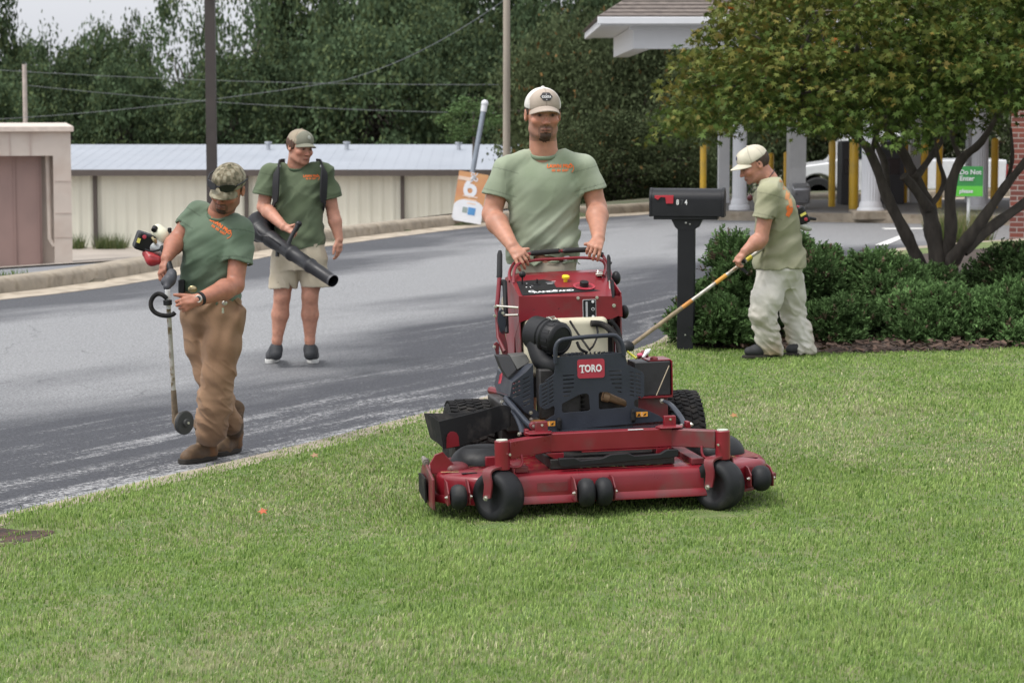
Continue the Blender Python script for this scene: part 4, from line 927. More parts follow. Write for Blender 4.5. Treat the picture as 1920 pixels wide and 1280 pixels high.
# ------------------------------------------------------------ pickup
def pickup():
    y = 58.; s = FPX/y; x0 = at(1486, 398, y).x; g = -.70; r = empty('pickup_truck', (x0+2.45, y+.9, g)); put(r, 'white pickup truck parked behind the yellow bollards', 'truck'); wp = mat('white_car_paint', (.78, .79, .81), .25, var=.02, coat=.6)
    X = lambda u: (at(u, 398, y).x-x0-2.45); Zv = lambda v: at(1600, v, y).z-g
    low = Zv(380); hood = Zv(308); bed = Zv(300); roof = Zv(248); Wd = 1.85
    def arch(cx, rr, zc): return [(cx+rr*math.cos(a), zc+rr*math.sin(a)) for a in np.linspace(PI, 0, 12)]
    wc1, wc2 = X(1533), X(1800); wr = .40
    out = [(-2.45, low), (wc1-.47, low)]+arch(wc1, .46, wr+.02)+[(wc1+.47, low), (wc2-.47, low)]+arch(wc2, .46, wr+.02)+[(wc2+.47, low), (X(1884), low+.05), (X(1886), bed), (X(1700), bed), (X(1700), roof-.08), (X(1694), roof), (X(1610), roof), (X(1596), roof-.03), (X(1567), hood+.10), (X(1560), hood+.05), (X(1500), hood-.05), (-2.48, hood-.18)]
    MB().prism([(x, -.9, z) for x, z in out], (0, Wd, 0)).build('body', wp, r, bevel=.03)
    gl_ = mat('car_glass', (.02, .025, .03), .08)
    for a in ([(X(1574), hood+.12), (X(1600), roof-.09), (X(1648), roof-.08), (X(1648), hood+.10)], [(X(1653), hood+.10), (X(1653), roof-.08), (X(1690), roof-.1), (X(1692), hood+.10)]):
        MB().prism([(x, -.91, z) for x, z in a], (0, .012, 0)).build('window', gl_, r)
    b = MB()
    for x in (X(1562), X(1650), X(1701)): b.boxb((x-.008, -.906, low+.05), (x+.008, -.899, hood+.08))
    b.build('door_gap', mat('gap_black', (.02, .02, .02), .8), r)
    for cx in (wc1, wc2):
        for yy in (-.84, .72):
            w = empty('wheel', (cx, yy, wr)); w.parent = r; M = Matrix.Rotation(PI/2, 4, 'X')
            MB().lathe([(.2, -.12), (wr*.93, -.12), (wr, -.08), (wr, .08), (wr*.93, .12), (.2, .12)], M, 32).build('tyre', mat('tyre', (.02, .02, .021), .8, var=.15, bump=.4, bscale=60), w)
            MB().lathe([(0, -.09), (.08, -.10), (.1, -.085), (.2, -.07), (.235, -.1), (.24, -.12), (.24, .12), (0, .12)], M, 24).build('rim', mat('alloy', (.45, .46, .48), .3, .8), w)
    MB().boxb((-2.53, -.85, low+.02), (-2.44, .9, low+.25)).build('bumper', mat('zinc', (.6, .6, .58), .35, .8), r, bevel=.02)
    MB().boxb((-2.50, -.88, hood-.42), (-2.40, -.55, hood-.2)).build('headlight', gl_, r, bevel=.02)
    MB().boxb((X(1884)-.02, -.88, bed-.5), (X(1884)+.06, -.72, bed-.1)).build('tail_light', mat('red_lens', (.35, .02, .02), .2), r, bevel=.01)
    MB().box((X(1590), -1.02, hood+.2), (.14, .22, .2)).build('mirror', mat('gap_black', (.02, .02, .02), .8), r, bevel=.03)
pickup()
# ------------------------------------------------------------ stand-on mower.  Local frame: X to image right, Y away from the camera, Z up
red = mat('mower_red', (.195, .009, .017), .36, var=.12, vscale=6, coat=.15, bump=.04, bscale=30, col2=(.14, .035, .035), mscale=7, mlo=.56, mhi=.75)
dred = mat('mower_red_worn', (.17, .020, .026), .5, var=.2, vscale=9, coat=.1, bump=.1, bscale=60, col2=(.075, .05, .045), mscale=9, mlo=.48, mhi=.7)
hoodm = mat('charcoal_plate', (.026, .031, .043), .45, spec=.35, var=.12, vscale=10, bump=.12, bscale=150, coat=.1)
glossb = mat('glossy_charcoal', (.022, .025, .032), .12, var=.05)
rub = mat('black_rubber', (.010, .010, .0105), .8, spec=.25, var=.25, vscale=14, bump=.35, bscale=90, col2=(.055, .05, .045), mscale=12, mlo=.5, mhi=.8)
tyr = mat('smooth_tyre', (.011, .012, .014), .62, spec=.35, var=.2, vscale=10, bump=.15, bscale=80, col2=(.06, .056, .05), mscale=8, mlo=.55, mhi=.8)
plas = mat('black_plastic', (.009, .0095, .011), .5, spec=.35, var=.15, vscale=10, bump=.1, bscale=90)
zinc = mat('zinc_bolt', (.62, .60, .54), .3, .85); ivory = mat('ivory_tank', (.60, .56, .42), .45, var=.06, vscale=5, col2=(.40, .30, .16), mscale=5, mlo=.62, mhi=.8)
wht = mat('decal_white', (.75, .75, .75), .5); steel = mat('dirty_steel', (.25, .22, .19), .5, .6, var=.3, vscale=20)
engine_m = mat('engine_dark', (.03, .028, .027), .55, .3, var=.3, vscale=20, bump=.3)
MW = empty('stand_on_mower', (.45, 11.2, 0)); put(MW, 'red stand-on mower with charcoal engine guard and wide deck under the man in the centre', 'mower')
MW.rotation_euler = (Matrix.Rotation(R_(10), 3, 'Z') @ Matrix.Rotation(-.022, 3, 'Y')).to_euler()
def HP(x, y): return (.019+(x-748)*.001112, .604-(y-572)*.00113)     # points on the guard plane
def XZ(y): return Matrix.Translation((0, y, 0)) @ Matrix.Rotation(PI/2, 4, 'X')
def rrect(x0, y0, x1, y1, r=.004, n=4):
    o = []
    for cx, cy, a0 in ((x1-r, y1-r, 0), (x0+r, y1-r, 90), (x0+r, y0+r, 180), (x1-r, y0+r, 270)):
        for k in range(n+1): a = R_(a0+90*k/n); o.append((cx+r*math.cos(a), cy+r*math.sin(a)))
    return o
def B(name, b, m, par=None, bevel=.003, smooth=35): return b.build(name, m, par or MW, smooth, bevel)
def bolt(p, r=.009, d=(0, -1, 0), par=None, m=None):
    p = Vector(p); d = Vector(d).normalized(); b = MB(); b.tube([p-d*.006, p+d*.004], r, 6); b.tube([p+d*.003, p+d*.010], [r*.55, r*.4], 8); return B('bolt', b, m or zinc, par, 0)
def round_poly(P, r=.02, n=4):
    out = []; m = len(P)
    for i in range(m):
        a, b, c = Vector(P[i-1]), Vector(P[i]), Vector(P[(i+1) % m]); u = (a-b); v = (c-b); q = min(r, u.length*.45, v.length*.45); s = b+u.normalized()*q; e = b+v.normalized()*q
        for k in range(n+1): t = k/n; out.append((s*(1-t)+b*t)*(1-t)+(b*(1-t)+e*t)*t)
    return [tuple(p) for p in out]

# deck
OUT = round_poly([(-.755, .22), (-.60, .08), (-.44, .05), (.45, .05), (.61, .08), (.785, .20), (.81, .36), (.785, .62), (.60, .82), (.3, .88), (-.35, .88), (-.62, .76), (-.755, .62)], .05, 5)
def offs(P, d):
    n = len(P); o = []
    for i in range(n):
        a, b, c = Vector(P[i-1]), Vector(P[i]), Vector(P[(i+1) % n]); t = (c-a).normalized(); o.append((b.x+t.y*d, b.y-t.x*d))
    return o
rings = [(-.006, .050), (.014, .052), (.014, .062), (.008, .078), (0, .086), (0, .155), (-.004, .168), (-.014, .178), (-.035, .184), (-.2, .19), (-.30, .19)]
V = []; n = len(OUT)
for d, z in rings: V += [(x, y, z) for x, y in offs(OUT, d)]
F = [(i*n+k, i*n+(k+1) % n, (i+1)*n+(k+1) % n, (i+1)*n+k) for i in range(len(rings)-1) for k in range(n)]+[tuple((len(rings)-1)*n+k for k in range(n))]
DK = B('deck', MB().add(V, F), red, None, 0, 40)
MB().add([(x, y, z) for z in (.052, .17) for x, y in offs(OUT, -.012)], [(i, n+i, n+(i+1) % n, (i+1) % n) for i in range(n)]).build('deck_lining', engine_m, DK)
# deck decals
b = MB(); b.prism([(-.655, .155, .1865), (-.585, .155, .1865), (-.585, .180, .1868), (-.655, .180, .1868)], (0, 0, .001)); B('deck_decal', b, plas, DK, 0)
MB().prism([(-.74, .23, .187), (-.66, .21, .187), (-.66, .225, .187), (-.74, .245, .187)], (0, 0, .001)).build('worn_lettering', mat('worn_gold', (.42, .28, .14), .6), DK)
b = MB(); b.boxb((-.33, .0485, .105), (-.19, .0500, .145)); B('scuffed_patch', b, dred, DK, 0)
# reinforcing plates and supports on the deck top
b = MB(); b.boxb((-.42, .10, .187), (-.36, .5, .215)); B('deck_rib', b, dred, DK)
b = MB(); b.boxb((.40, .10, .187), (.46, .55, .215)); B('deck_rib', b, dred, DK)
# belt area and guards
b = MB(); b.boxb((-.25, .14, .19), (.33, .52, .235)); B('belt_cover', b, engine_m)
b = MB(); pr = [(-.22, .215), (-.20, .205), (.30, .225), (.335, .232), (.335, .262), (.28, .262), (.25, .246), (.13, .242), (.10, .256), (.02, .254), (-.02, .238), (-.12, .232), (-.15, .246), (-.22, .246)]
b.prism([(x, .085, z) for x, z in pr], (0, .03, 0)); B('belt_guard', b, plas)
def pulley_cover(cx, cy, rx, ry, z0, z1):
    F_ = Field().ell((cx, cy, z0), (rx, ry, (z1-z0)*1.25), k=.01); F_.plane((0, 0, z1), (0, 0, 1)); F_.plane((0, 0, z0-.01), (0, 0, -1))
    o = mesh_obj('pulley_cover', F_.mesh('pulley_cover', .006), plas, MW, 50)
pulley_cover(-.50, .48, .16, .15, .185, .262); pulley_cover(.60, .45, .14, .15, .185, .262)
b = MB(); b.boxb((-.52, .31, .19), (-.38, .34, .235)); B('red_bracket', b, red)
F_ = Field().ell((-.655, .33, .185), (.06, .05, .035)); mesh_obj('deck_bulge', F_.mesh('deck_bulge', .006), dred, MW, 50)

# front frame
b = MB()
def rectbar(b, p, q, w, h):
    p = Vector(p); q = Vector(q); d = (q-p).normalized(); s = Vector((d.y, -d.x, 0)).normalized()*w/2; u = Vector((0, 0, h/2))
    b.add([p-s-u, p+s-u, p+s+u, p-s+u, q-s-u, q+s-u, q+s+u, q-s+u], [(0, 1, 2, 3), (7, 6, 5, 4), (0, 4, 5, 1), (1, 5, 6, 2), (2, 6, 7, 3), (3, 7, 4, 0)])
rectbar(b, (-.245, .19, .308), (.325, .19, .308), .06, .085); B('front_beam', b, red, None, .004)
for sx, p, q in ((-1, (-.245, .192, .307), (-.465, .065, .300)), (1, (.325, .192, .306), (.512, .065, .305))):
    b = MB(); rectbar(b, p, q, .056, .080); BE = B('beam_arm', b, red if sx < 0 else dred, None, .004)
    x = -.487 if sx < 0 else .534
    b = MB(); b.lathe([(.030, .214), (.034, .216), (.034, .342), (.030, .346)], Matrix.Translation((x, .05, 0)), 24); TB = B('caster_tube', b, red, None, 0)
    b = MB(); b.lathe([(.026, .346), (.026, .350), (.0, .351)], Matrix.Translation((x, .05, 0)), 20); B('cap', b, mat('pale_cap', (.5, .52, .45), .6), TB, 0)
    bolt((x+.03*(-sx), .017, .285), .006, par=TB)
    xx = x-sx*.032; b = MB(); b.tube(smooth_line([(xx, .05, .225), (xx-sx*.045, .055, .222), (xx-sx*.06, .065, .24), (xx-sx*.06, .075, .275)], 5), .006, 8); B('tie_loop', b, red, TB, 0)
    b = MB(); b.prism([(x*.52-.06*0+(-.02 if sx < 0 else .03), .155, .262), (x*.52+(.09 if sx < 0 else -.06)+(-.02 if sx < 0 else .03), .155, .262), (x*.52+(.09 if sx < 0 else -.06)+(-.02 if sx < 0 else .03), .16, .205)], (0, .09, 0)); B('gusset', b, red)
    b = MB(); b.prism([(x*.56+(-.02 if sx < 0 else .02)+q_[0]*.5, q_[1], .352) for q_ in ((-.1, .14), (.1, .14), (.13, .2), (.06, .25), (-.06, .25), (-.13, .2))], (0, 0, .006)); B('top_plate', b, red)
    bx_ = -.272 if sx < 0 else .330
    b = MB(); b.boxb((bx_-.028, .215, .355), (bx_+.028, .245, .40)); B('lift_bracket', b, red)
    bolt((bx_+.0, .213, .385), .006)
b = MB(); b.boxb((-.10, .155, .2595), (.32, .235, .2645)); B('flange_plate', b, red, None, 0)
b = MB(); b.boxb((.12, .159, .3508), (.19, .175, .3525)); B('worn_spot', b, wht, None, 0)

# casters
def caster(x, ang):
    r = empty('caster', (x, 0, 0)); r.parent = MW; a = R_(ang); ax = Vector((-math.cos(a), -math.sin(a), 0)); hd = Vector((math.sin(a), -math.cos(a), 0))
    px = -.487 if x < 0 else .534
    c = Vector((px-x+hd.x*-.02, .03, 0))+Vector((0, 0, .098))-hd*.015; M = Matrix.Translation(c) @ ax.to_track_quat('Z', 'Y').to_matrix().to_4x4()
    R = .116; w = .058
    prof = [(R*.52, -w*.8), (R*.60, -w*1.02), (R*.80, -w*1.05), (R*.93, -w*.92), (R*.99, -w*.6), (R, -w*.2), (R, w*.2), (R*.99, w*.6), (R*.93, w*.92), (R*.80, w*1.05), (R*.60, w*1.02), (R*.52, w*.8)]
    MB().lathe(prof, M, 40).build('tyre', tyr, r, 60)
    MB().lathe([(.0, -w*.5), (R*.2, -w*.85), (R*.3, -w*.5), (R*.5, -w*.75), (R*.56, -w*.9), (R*.56, w*.9), (R*.5, w*.7), (0, w*.5)], M, 32).build('rim', steel, r, 40)
    b = MB(); k = w+.020; top = .222-.0
    P = [c+ax*k, c+ax*k+Vector((0, 0, .06))-hd*-.01, c+ax*(k-.002)+Vector((0, 0, .105)), c+ax*(k-.02)+Vector((0, 0, .125)), c+Vector((0, 0, .130)), c-ax*(k-.02)+Vector((0, 0, .125)), c-ax*(k-.002)+Vector((0, 0, .105)), c-ax*k+Vector((0, 0, .06)), c-ax*k]
    # flat strap following the arch
    S_ = smooth_line(P, 4); V = []; hw = .021
    for i, p in enumerate(S_):
        t = (S_[min(i+1, len(S_)-1)]-S_[max(i-1, 0)]).normalized(); nn = t.cross(hd).normalized()*.0045; wdt = hd*hw*(1+.25*math.sin(PI*i/(len(S_)-1)))
        V += [p-wdt-nn, p+wdt-nn, p+wdt+nn, p-wdt+nn]
    m = len(S_); F = [(i*4+j, i*4+(j+1) % 4, (i+1)*4+(j+1) % 4, (i+1)*4+j) for i in range(m-1) for j in range(4)]+[(3, 2, 1, 0), tuple((m-1)*4+j for j in range(4))]
    b.add(V, F); fk = b.build('fork', dred, r, 40)
    MB().cyl((px-x, .045, c.z+.128), (px-x, .05, .217), .019).build('stem', red, r)
    b = MB(); b.tube([c+ax*(k+.004), c+ax*(k+.012)], .013, 6); b.tube([c+ax*(k+.01), c+ax*(k+.02)], .007, 8); b.build('axle_bolt', zinc, fk)
caster(-.52, 39); caster(.49, 39)

# anti-scalp rollers
def roller(c, w, R, par, brs):
    c = Vector(c); M = Matrix.Translation(c) @ Matrix.Rotation(PI/2, 4, 'Y')
    o = MB().lathe([(R*.2, -w), (R*.55, -w), (R*.8, -w*.82), (R*.95, -w*.45), (R, 0), (R*.95, w*.45), (R*.8, w*.82), (R*.55, w), (R*.2, w)], M, 28).build('roller', tyr, MW, 60)
    for sx in brs:
        x = c.x+sx*(w+.012); b = MB(); b.prism([(x-.003, c.y+.09, .17), (x-.003, c.y+.09, .07), (x-.003, c.y+.01, c.z-.04), (x-.003, c.y-.018, c.z-.035), (x-.003, c.y-.022, c.z+.02), (x-.003, c.y+.03, .165)], (.006, 0, 0)); br = B('roller_bracket', b, dred, o, .001)
        bolt((x+sx*.005, c.y, c.z), .009, (sx, 0, 0), br)
roller((-.122, -.035, .105), .037, .066, DK, (-1,)); roller((-.042, -.035, .105), .037, .066, DK, (1,))
roller((-.690, .045, .100), .036, .058, DK, (-1, 1)); roller((.712, .045, .118), .040, .060, DK, (-1, 1))
b = MB(); b.boxb((.745, .10, .10), (.80, .14, .13)); B('roller_arm', b, dred)

# left side plate, hinge and raised chute deflector
b = MB(); b.prism([(-.795, .14, .03), (-.795, .50, .03), (-.795, .50, .17), (-.795, .40, .225), (-.795, .30, .20), (-.795, .14, .17)], (.012, 0, 0)); SP = B('side_plate', b, dred)
b = MB(); b.prism([(-.812, .26, .045), (-.80, .56, .05), (-.80, .56, .14), (-.815, .36, .165), (-.815, .26, .16)], (.010, 0, 0)); B('rubber_flap', b, rub)
b = MB(); b.tube([(-.79, .34, .215), (-.78, .52, .215)], .010, 8); b.tube([(-.79, .36, .215), (-.785, .41, .215)], .017, 12); B('hinge_pin', b, steel, SP, 0)
b = MB(); b.prism([(-.775, .30, .17), (-.66, .30, .17), (-.66, .30, .20), (-.72, .30, .27), (-.755, .30, .26), (-.78, .30, .22)], (0, .012, 0)); B('hinge_bracket', b, red, SP)
def sheet(name, P, t, m, par=None):
    P = [Vector(p) for p in P]; nrm = (P[1]-P[0]).cross(P[2]-P[0]).normalized()*t; b = MB(); b.prism(P, nrm); return B(name, b, m, par, .002)
def LP(X, Y, c):                                # crop point of the photo on local plane Y=c
    r = ray(780+X/2.2857, 440+Y/2.2857); Rm = MW.rotation_euler.to_matrix().transposed(); o = Rm @ (CAM-MW.location); d = Rm @ r; return o+d*((c-o.y)/d.y)
chute = empty('discharge_chute', (0, 0, 0)); chute.parent = MW
# curved front wall of the raised rubber chute
def wall(name, top, bot, th, m, par):
    T = smooth_line(top, 6); Bt = smooth_line(bot, 6); k = len(T); V = []; F = []
    for r_ in range(2):
        for p, q in zip(T, Bt): d = Vector((.2, 1, .1)).normalized()*th*r_; V += [p+d, q+d]
    for i in range(k-1):
        a = i*2; F += [(a, a+1, a+3, a+2), (2*k+a, 2*k+a+2, 2*k+a+3, 2*k+a+1), (a, a+2, 2*k+a+2, 2*k+a), (a+1, 2*k+a+1, 2*k+a+3, a+3)]
    e = (k-1)*2; F += [(0, 2*k, 2*k+1, 1), (e, e+1, 2*k+e+1, 2*k+e)]
    return B(name, MB().add(V, F), m, par, .002, 50)
wall('chute_front', [LP(98, 800, .28), LP(180, 780, .33), LP(280, 755, .42), LP(360, 732, .50), LP(396, 735, .52), LP(407, 750, .53)], [LP(118, 918, .26), LP(190, 905, .31), LP(285, 865, .40), LP(360, 840, .48), LP(396, 826, .50), LP(407, 818, .51)], .010, rub, chute)
wall('chute_side', [LP(98, 800, .28), LP(65, 775, .42), LP(38, 765, .56), LP(34, 768, .60)], [LP(118, 918, .26), LP(95, 895, .36), LP(70, 878, .46), LP(60, 868, .5)], .010, rub, chute)
wall('chute_back', [LP(36, 765, .60), LP(150, 765, .64), LP(290, 752, .68), LP(380, 745, .70)], [LP(66, 870, .52), LP(160, 880, .55), LP(290, 850, .6), LP(380, 830, .62)], .010, rub, chute)
lob = [LP(x, y, .285) for x, y in ((128, 912), (130, 870), (136, 852), (148, 843), (162, 843), (176, 850), (184, 866), (188, 905))]
for i, p in enumerate(lob): p.y = .268+(p.x-lob[0].x)*.45
MB().prism(lob, (.0, .008, 0)).build('red_tab', red, chute)

# engine guard plate
w_l = [(622, 715), (700, 678), (728, 676), (738, 684), (743, 745), (735, 750), (628, 753), (621, 746)]
w_r = [(780, 682), (786, 673), (818, 674), (893, 710), (900, 718), (901, 736), (895, 741), (788, 746), (780, 741)]
slots = []
for i, y in enumerate((596, 613, 630, 647, 664, 681)):
    slots.append([(628, y), (628+(50, 48, 48, 45, 34, 25)[i], y-1), (628+(50, 48, 48, 45, 34, 25)[i], y+4), (628, y+5)])
    x0 = (826, 828, 832, 838, 850, 862)[i]; slots.append([(x0, y-10), (880, y-11+i), (881, y-6+i), (x0, y-5)])
for i in range(7):
    y = 614+i*16; slots.append([(536, y+10), (560, y-2), (561, y+3), (537, y+15)]); slots.append([(567, y-5), (585, y-14), (586, y-9), (568, y)])
    slots.append([(915, y-22), (934, y-18), (934, y-13), (916, y-17)]); slots.append([(941, y-16), (964, y-10), (964, y-5), (942, y-11)])
outer = [(597, 520), (897, 512), (900, 530), (905, 562), (930, 574), (972, 597), (978, 610), (978, 695), (970, 704), (938, 712), (932, 722), (935, 740), (1000, 762), (1040, 782), (1062, 800), (1060, 806), (590, 826), (510, 806), (520, 795), (588, 760), (591, 735), (586, 722), (560, 733), (545, 735), (527, 722), (525, 712), (525, 640), (530, 630), (590, 590), (594, 570)]
f = lambda P: [HP(*p) for p in P]
GD = plate('engine_guard', f(outer), [f(w_l), f(w_r)]+[f(s) for s in slots], .006, XZ(.50), hoodm, MW, .0012)
# shelf in front of the plate
b = MB(); a0, a1, a2, a3 = [HP(*q) for q in ((512, 806), (590, 826), (1060, 806), (1062, 800))]
b.prism([(a1[0]-.09, .495, a0[1]-.018), (a3[0], .495, a3[1]-.02), (a3[0]+.01, .31, a3[1]-.015), (a1[0]+.03, .29, a1[1]+.005)], (0, 0, -.008)); SH = B('guard_shelf', b, glossb, None, .001)
b = MB(); b.tube([(a1[0]+.03, .29, a1[1]+.005), (a3[0]+.01, .31, a3[1]-.018)], .007, 8); B('shelf_lip', b, plas, SH, 0)
P = [HP(*q) for q in ((598, 545), (597, 505), (600, 478), (612, 457), (640, 447), (740, 440), (840, 438), (865, 447), (882, 468), (890, 495), (893, 525))]
b = MB(); b.tube(smooth_line([(x, .497, z) for x, z in P], 4), .0105, 12); B('guard_handle', b, hoodm, GD, 0)
lg = MB(XZ(.4955)); x0, z1 = HP(690, 533); x1, z0 = HP(807, 612); lg.prism([(x, y, 0) for x, y in rrect(x0, z0, x1, z1, .012)], (0, 0, .002)); LG = B('maker_badge', lg, mat('badge_red', (.36, .03, .05), .4), GD, 0)
LG.rotation_euler = (0, 0, 0)
M = XZ(.4925) @ Matrix.Translation((*HP(748, 573), 0))
text('lettering', 'TORO', .046, M, wht, LG, bold=.0016, thick=.0006, xs=.76, spacing=1.08)
# slab serifs of the lettering
sf = MB(M); W_ = .80
for x, y, w, h in ((-.0405, .0, .0, 0), (-.0405, -.0160, .015, .0035)): 
    if w: sf.box((x, y, .0001), (w, h, .0012))
for x in (-.0545, -.0275): sf.box((x, .0125, .0001), (.003, .008, .0012))
sf.build('lettering', wht, LG)
text('lettering', '.', .04, M @ Matrix.Translation((.051, .006, 0)), wht, LG, thick=.0006)
ora = mat('warning_orange', (.72, .30, .03), .5); 
for cx, cy in ((565, 795), (965, 773)):
    X, Z = HP(cx, cy); st = MB(XZ(.4955)); st.box((X, Z, .001), (.056, .023, .001)); so = st.build('warning_sticker', ora, GD)
    t = MB(XZ(.4945)); t.prism([(X-.022, Z-.008, .001), (X-.006, Z-.008, .001), (X-.014, Z+.008, .001)], (0, 0, .0005)); t.build('symbol', plas, so); t = MB(XZ(.4945)); t.prism([(X+.006, Z-.007, .001), (X+.018, Z-.005, .001), (X+.022, Z+.007, .001), (X+.012, Z+.001, .001)], (0, 0, .0005)); t.build('symbol', plas, so)
    t = MB(XZ(.4945)); t.box((X, Z, .001), (.0012, .022, .0008)); t.build('divider', wht, so)
for cx, cy in ((606, 795), (926, 772)):
    X, Z = HP(cx, cy); b = MB(); b.tube([(X, .492, Z-.03), (X, .480, Z-.02), (X, .480, Z+.012), (X, .494, Z+.022)], [.011, .012, .012, .009], 12); B('buffer', b, rub, GD, 0)

# left side cover with slots and cup
def LPs(L, c): return [LP(x, y, c) for x, y in L]
cov = [(412, 632), (470, 588), (502, 552), (505, 745), (545, 775), (505, 785), (470, 762), (402, 690)]
pts = [LP(x, y, .60) for x, y in cov]; sl = []
for i in range(7):
    y = 610+i*19
    for x0, x1 in ((458, 488), (414, 446)):
        if x0 == 414 and (i < 1 or i > 4): continue
        sl.append([(x0, y+9), (x1, y-5), (x1, y-1), (x0, y+13)])
cv = plate('side_cover', [(p.x, p.z) for p in pts], [[(p.x, p.z) for p in LPs(s, .60)] for s in sl], .005, XZ(.60), hoodm, MW, .001)
sheet('cover_side', [LP(412, 632, .60), LP(402, 690, .60), LP(345, 672, .95), LP(335, 640, .95), LP(350, 575, .95)], .005, hoodm, cv)
sheet('cover_top', [LP(412, 632, .603), LP(350, 575, .95), LP(430, 540, .95), LP(502, 552, .605), LP(470, 588, .603)], .005, hoodm, cv)
sheet('cover_bottom', [LP(402, 690, .60), LP(345, 672, .95), LP(420, 720, .9), LP(470, 762, .60)], .005, hoodm, cv)
MB().prism([LP(358, 600, .84), LP(368, 590, .84), LP(380, 597, .82), LP(370, 635, .82), LP(352, 638, .84)], (0, -.004, 0)).build('decal', mat('badge_red', (.36, .03, .05), .4), cv)
# dark scoop above it
b = MB(); q = [LP(348, 520, .80), LP(404, 520, .72), LP(432, 577, .66), LP(392, 615, .66), LP(366, 570, .74)]; b.prism(q, (.0, .10, .0)); B('scoop_front', b, plas, None, .003)
b = MB(); q = [LP(404, 519, .72), LP(474, 514, .72), LP(490, 545, .70), LP(434, 578, .665)]; b.prism(q, (0, .09, .004)); B('scoop_top', b, mat('worn_plastic', (.07, .07, .065), .5, var=.25, vscale=20), None, .003)

# engine, air filter, tank
b = MB(); b.lathe([(.16, .32), (.175, .36), (.175, .56), (.165, .60), (.15, .612), (.14, .60), (.06, .605), (0, .607)], Matrix.Translation((.075, .74, .02)), 36); EN = B('engine', b, engine_m, None, .003)
for k in range(14):
    a = 2*PI*k/14
b = MB()
for k in range(40): a = 2*PI*k/40; b.box((.075+.135*math.cos(a), .74+.135*math.sin(a), .637), (.040, .0055, .010), Matrix.Rotation(a, 4, 'Z'))
put(B('cooling_screen', b, hoodm, EN, 0), None)
b = MB()
for k in range(9): b.box((-.05, .66, .38+k*.022), (.20, .16, .008))
B('cooling_fins', b, engine_m, EN, .001)
b = MB(); b.boxb((-.215, .575, .36), (-.03, .66, .60)); b.boxb((.10, .60, .36), (.27, .68, .58)); B('engine_block', b, engine_m, EN, .01)
b = MB(); b.boxb((-.26, .54, .35), (.34, .60, .36)); B('engine_plate', b, mat('worn_amber_frame', (.24, .10, .03), .6, var=.3), EN)
b = MB(); b.tube([(.085, .545, .47), (.115, .545, .462)], [.03, .03], 16); b.tube([(.11, .545, .462), (.20, .56, .425)], [.022, .018], 12); B('oil_filter', b, mat('oil_filter_tan', (.30, .19, .11), .45, .2), EN, .003)
b = MB(); b.boxb((-.14, .545, .36), (-.02, .60, .48)); B('muffler', b, engine_m, EN, .01)
ax = Vector((.50, -.80, -.12)).normalized(); ce = LP(622, 450, .60); M = Matrix.Translation(ce) @ ax.to_track_quat('Z', 'Y').to_matrix().to_4x4()
AF = MB().lathe([(0, -.20), (.06, -.20), (.082, -.185), (.084, -.10), (.078, -.095), (.078, -.085), (.088, -.08), (.088, -.068), (.080, -.060), (.080, -.012), (.074, -.002), (.06, .004), (.058, .0), (.02, .003), (0, .003)], M, 36).build('air_filter', plas, MW, 40)
b = MB(M)
for k in range(12): a = 2*PI*k/12; b.box((.079*math.cos(a), .079*math.sin(a), -.035), (.006, .018, .04), Matrix.Rotation(a, 4, 'Z'))
b.build('grip_ribs', plas, AF)
b = MB(M); b.tube([(-.02, .088, -.05), (-.02, .096, -.075), (.015, .096, -.075), (.015, .088, -.05), (-.02, .088, -.05)], .0028, 6); b.box((-.002, .090, -.09), (.02, .006, .02)); b.build('clip', zinc, AF)
b = MB(); b.tube(smooth_line([ce+Vector((-.10, .10, -.02)), ce+Vector((-.08, .05, -.10)), ce+Vector((-.03, .02, -.14)), (.0, .62, .52)], 5), [.05]*15+[.045], 14); B('intake_hose', b, plas, AF, 0)
F_ = Field(); lo = LP(452, 400, 1.0); hi = LP(822, 400, 1.0)
def rbox(F_, c, h, r, k=.01, sub=False):
    c = A3(c); h = A3(h)-r
    def f(X, Y, Z):
        q = [np.abs(X-c[0])-h[0], np.abs(Y-c[1])-h[1], np.abs(Z-c[2])-h[2]]
        return np.sqrt(sum(np.maximum(t, 0)**2 for t in q))+np.minimum(np.maximum(np.maximum(q[0], q[1]), q[2]), 0)-r
    return F_._add(f, c-h-r, c+h+r, k, sub)
rbox(F_, (-.005, 1.02, .69), (.205, .10, .115), .03); rbox(F_, (-.16, 1.0, .62), (.05, .08, .10), .03, .03)
mesh_obj('fuel_tank', F_.mesh('fuel_tank', .007), ivory, MW, 60)
def hose(P, r, m=None, nm='hose'): return B(nm, MB().tube(smooth_line([LP(*p) for p in P], 6), r, 10), m or rub, None, 0)
hose([(660, 370, .9), (685, 410, .86), (720, 460, .82), (745, 495, .78)], .0055); hose([(775, 395, .9), (778, 430, .85), (760, 475, .8), (745, 490, .78)], .005); hose([(690, 460, .72), (705, 490, .70), (735, 505, .70)], .007)
hose([(750, 380, .9), (800, 385, .9), (845, 420, .86), (872, 470, .8), (880, 520, .75)], .016); hose([(830, 365, .93), (862, 400, .92), (878, 450, .9)], .010)
hose([(745, 372, .93), (748, 392, .93)], .009, steel, 'fitting')

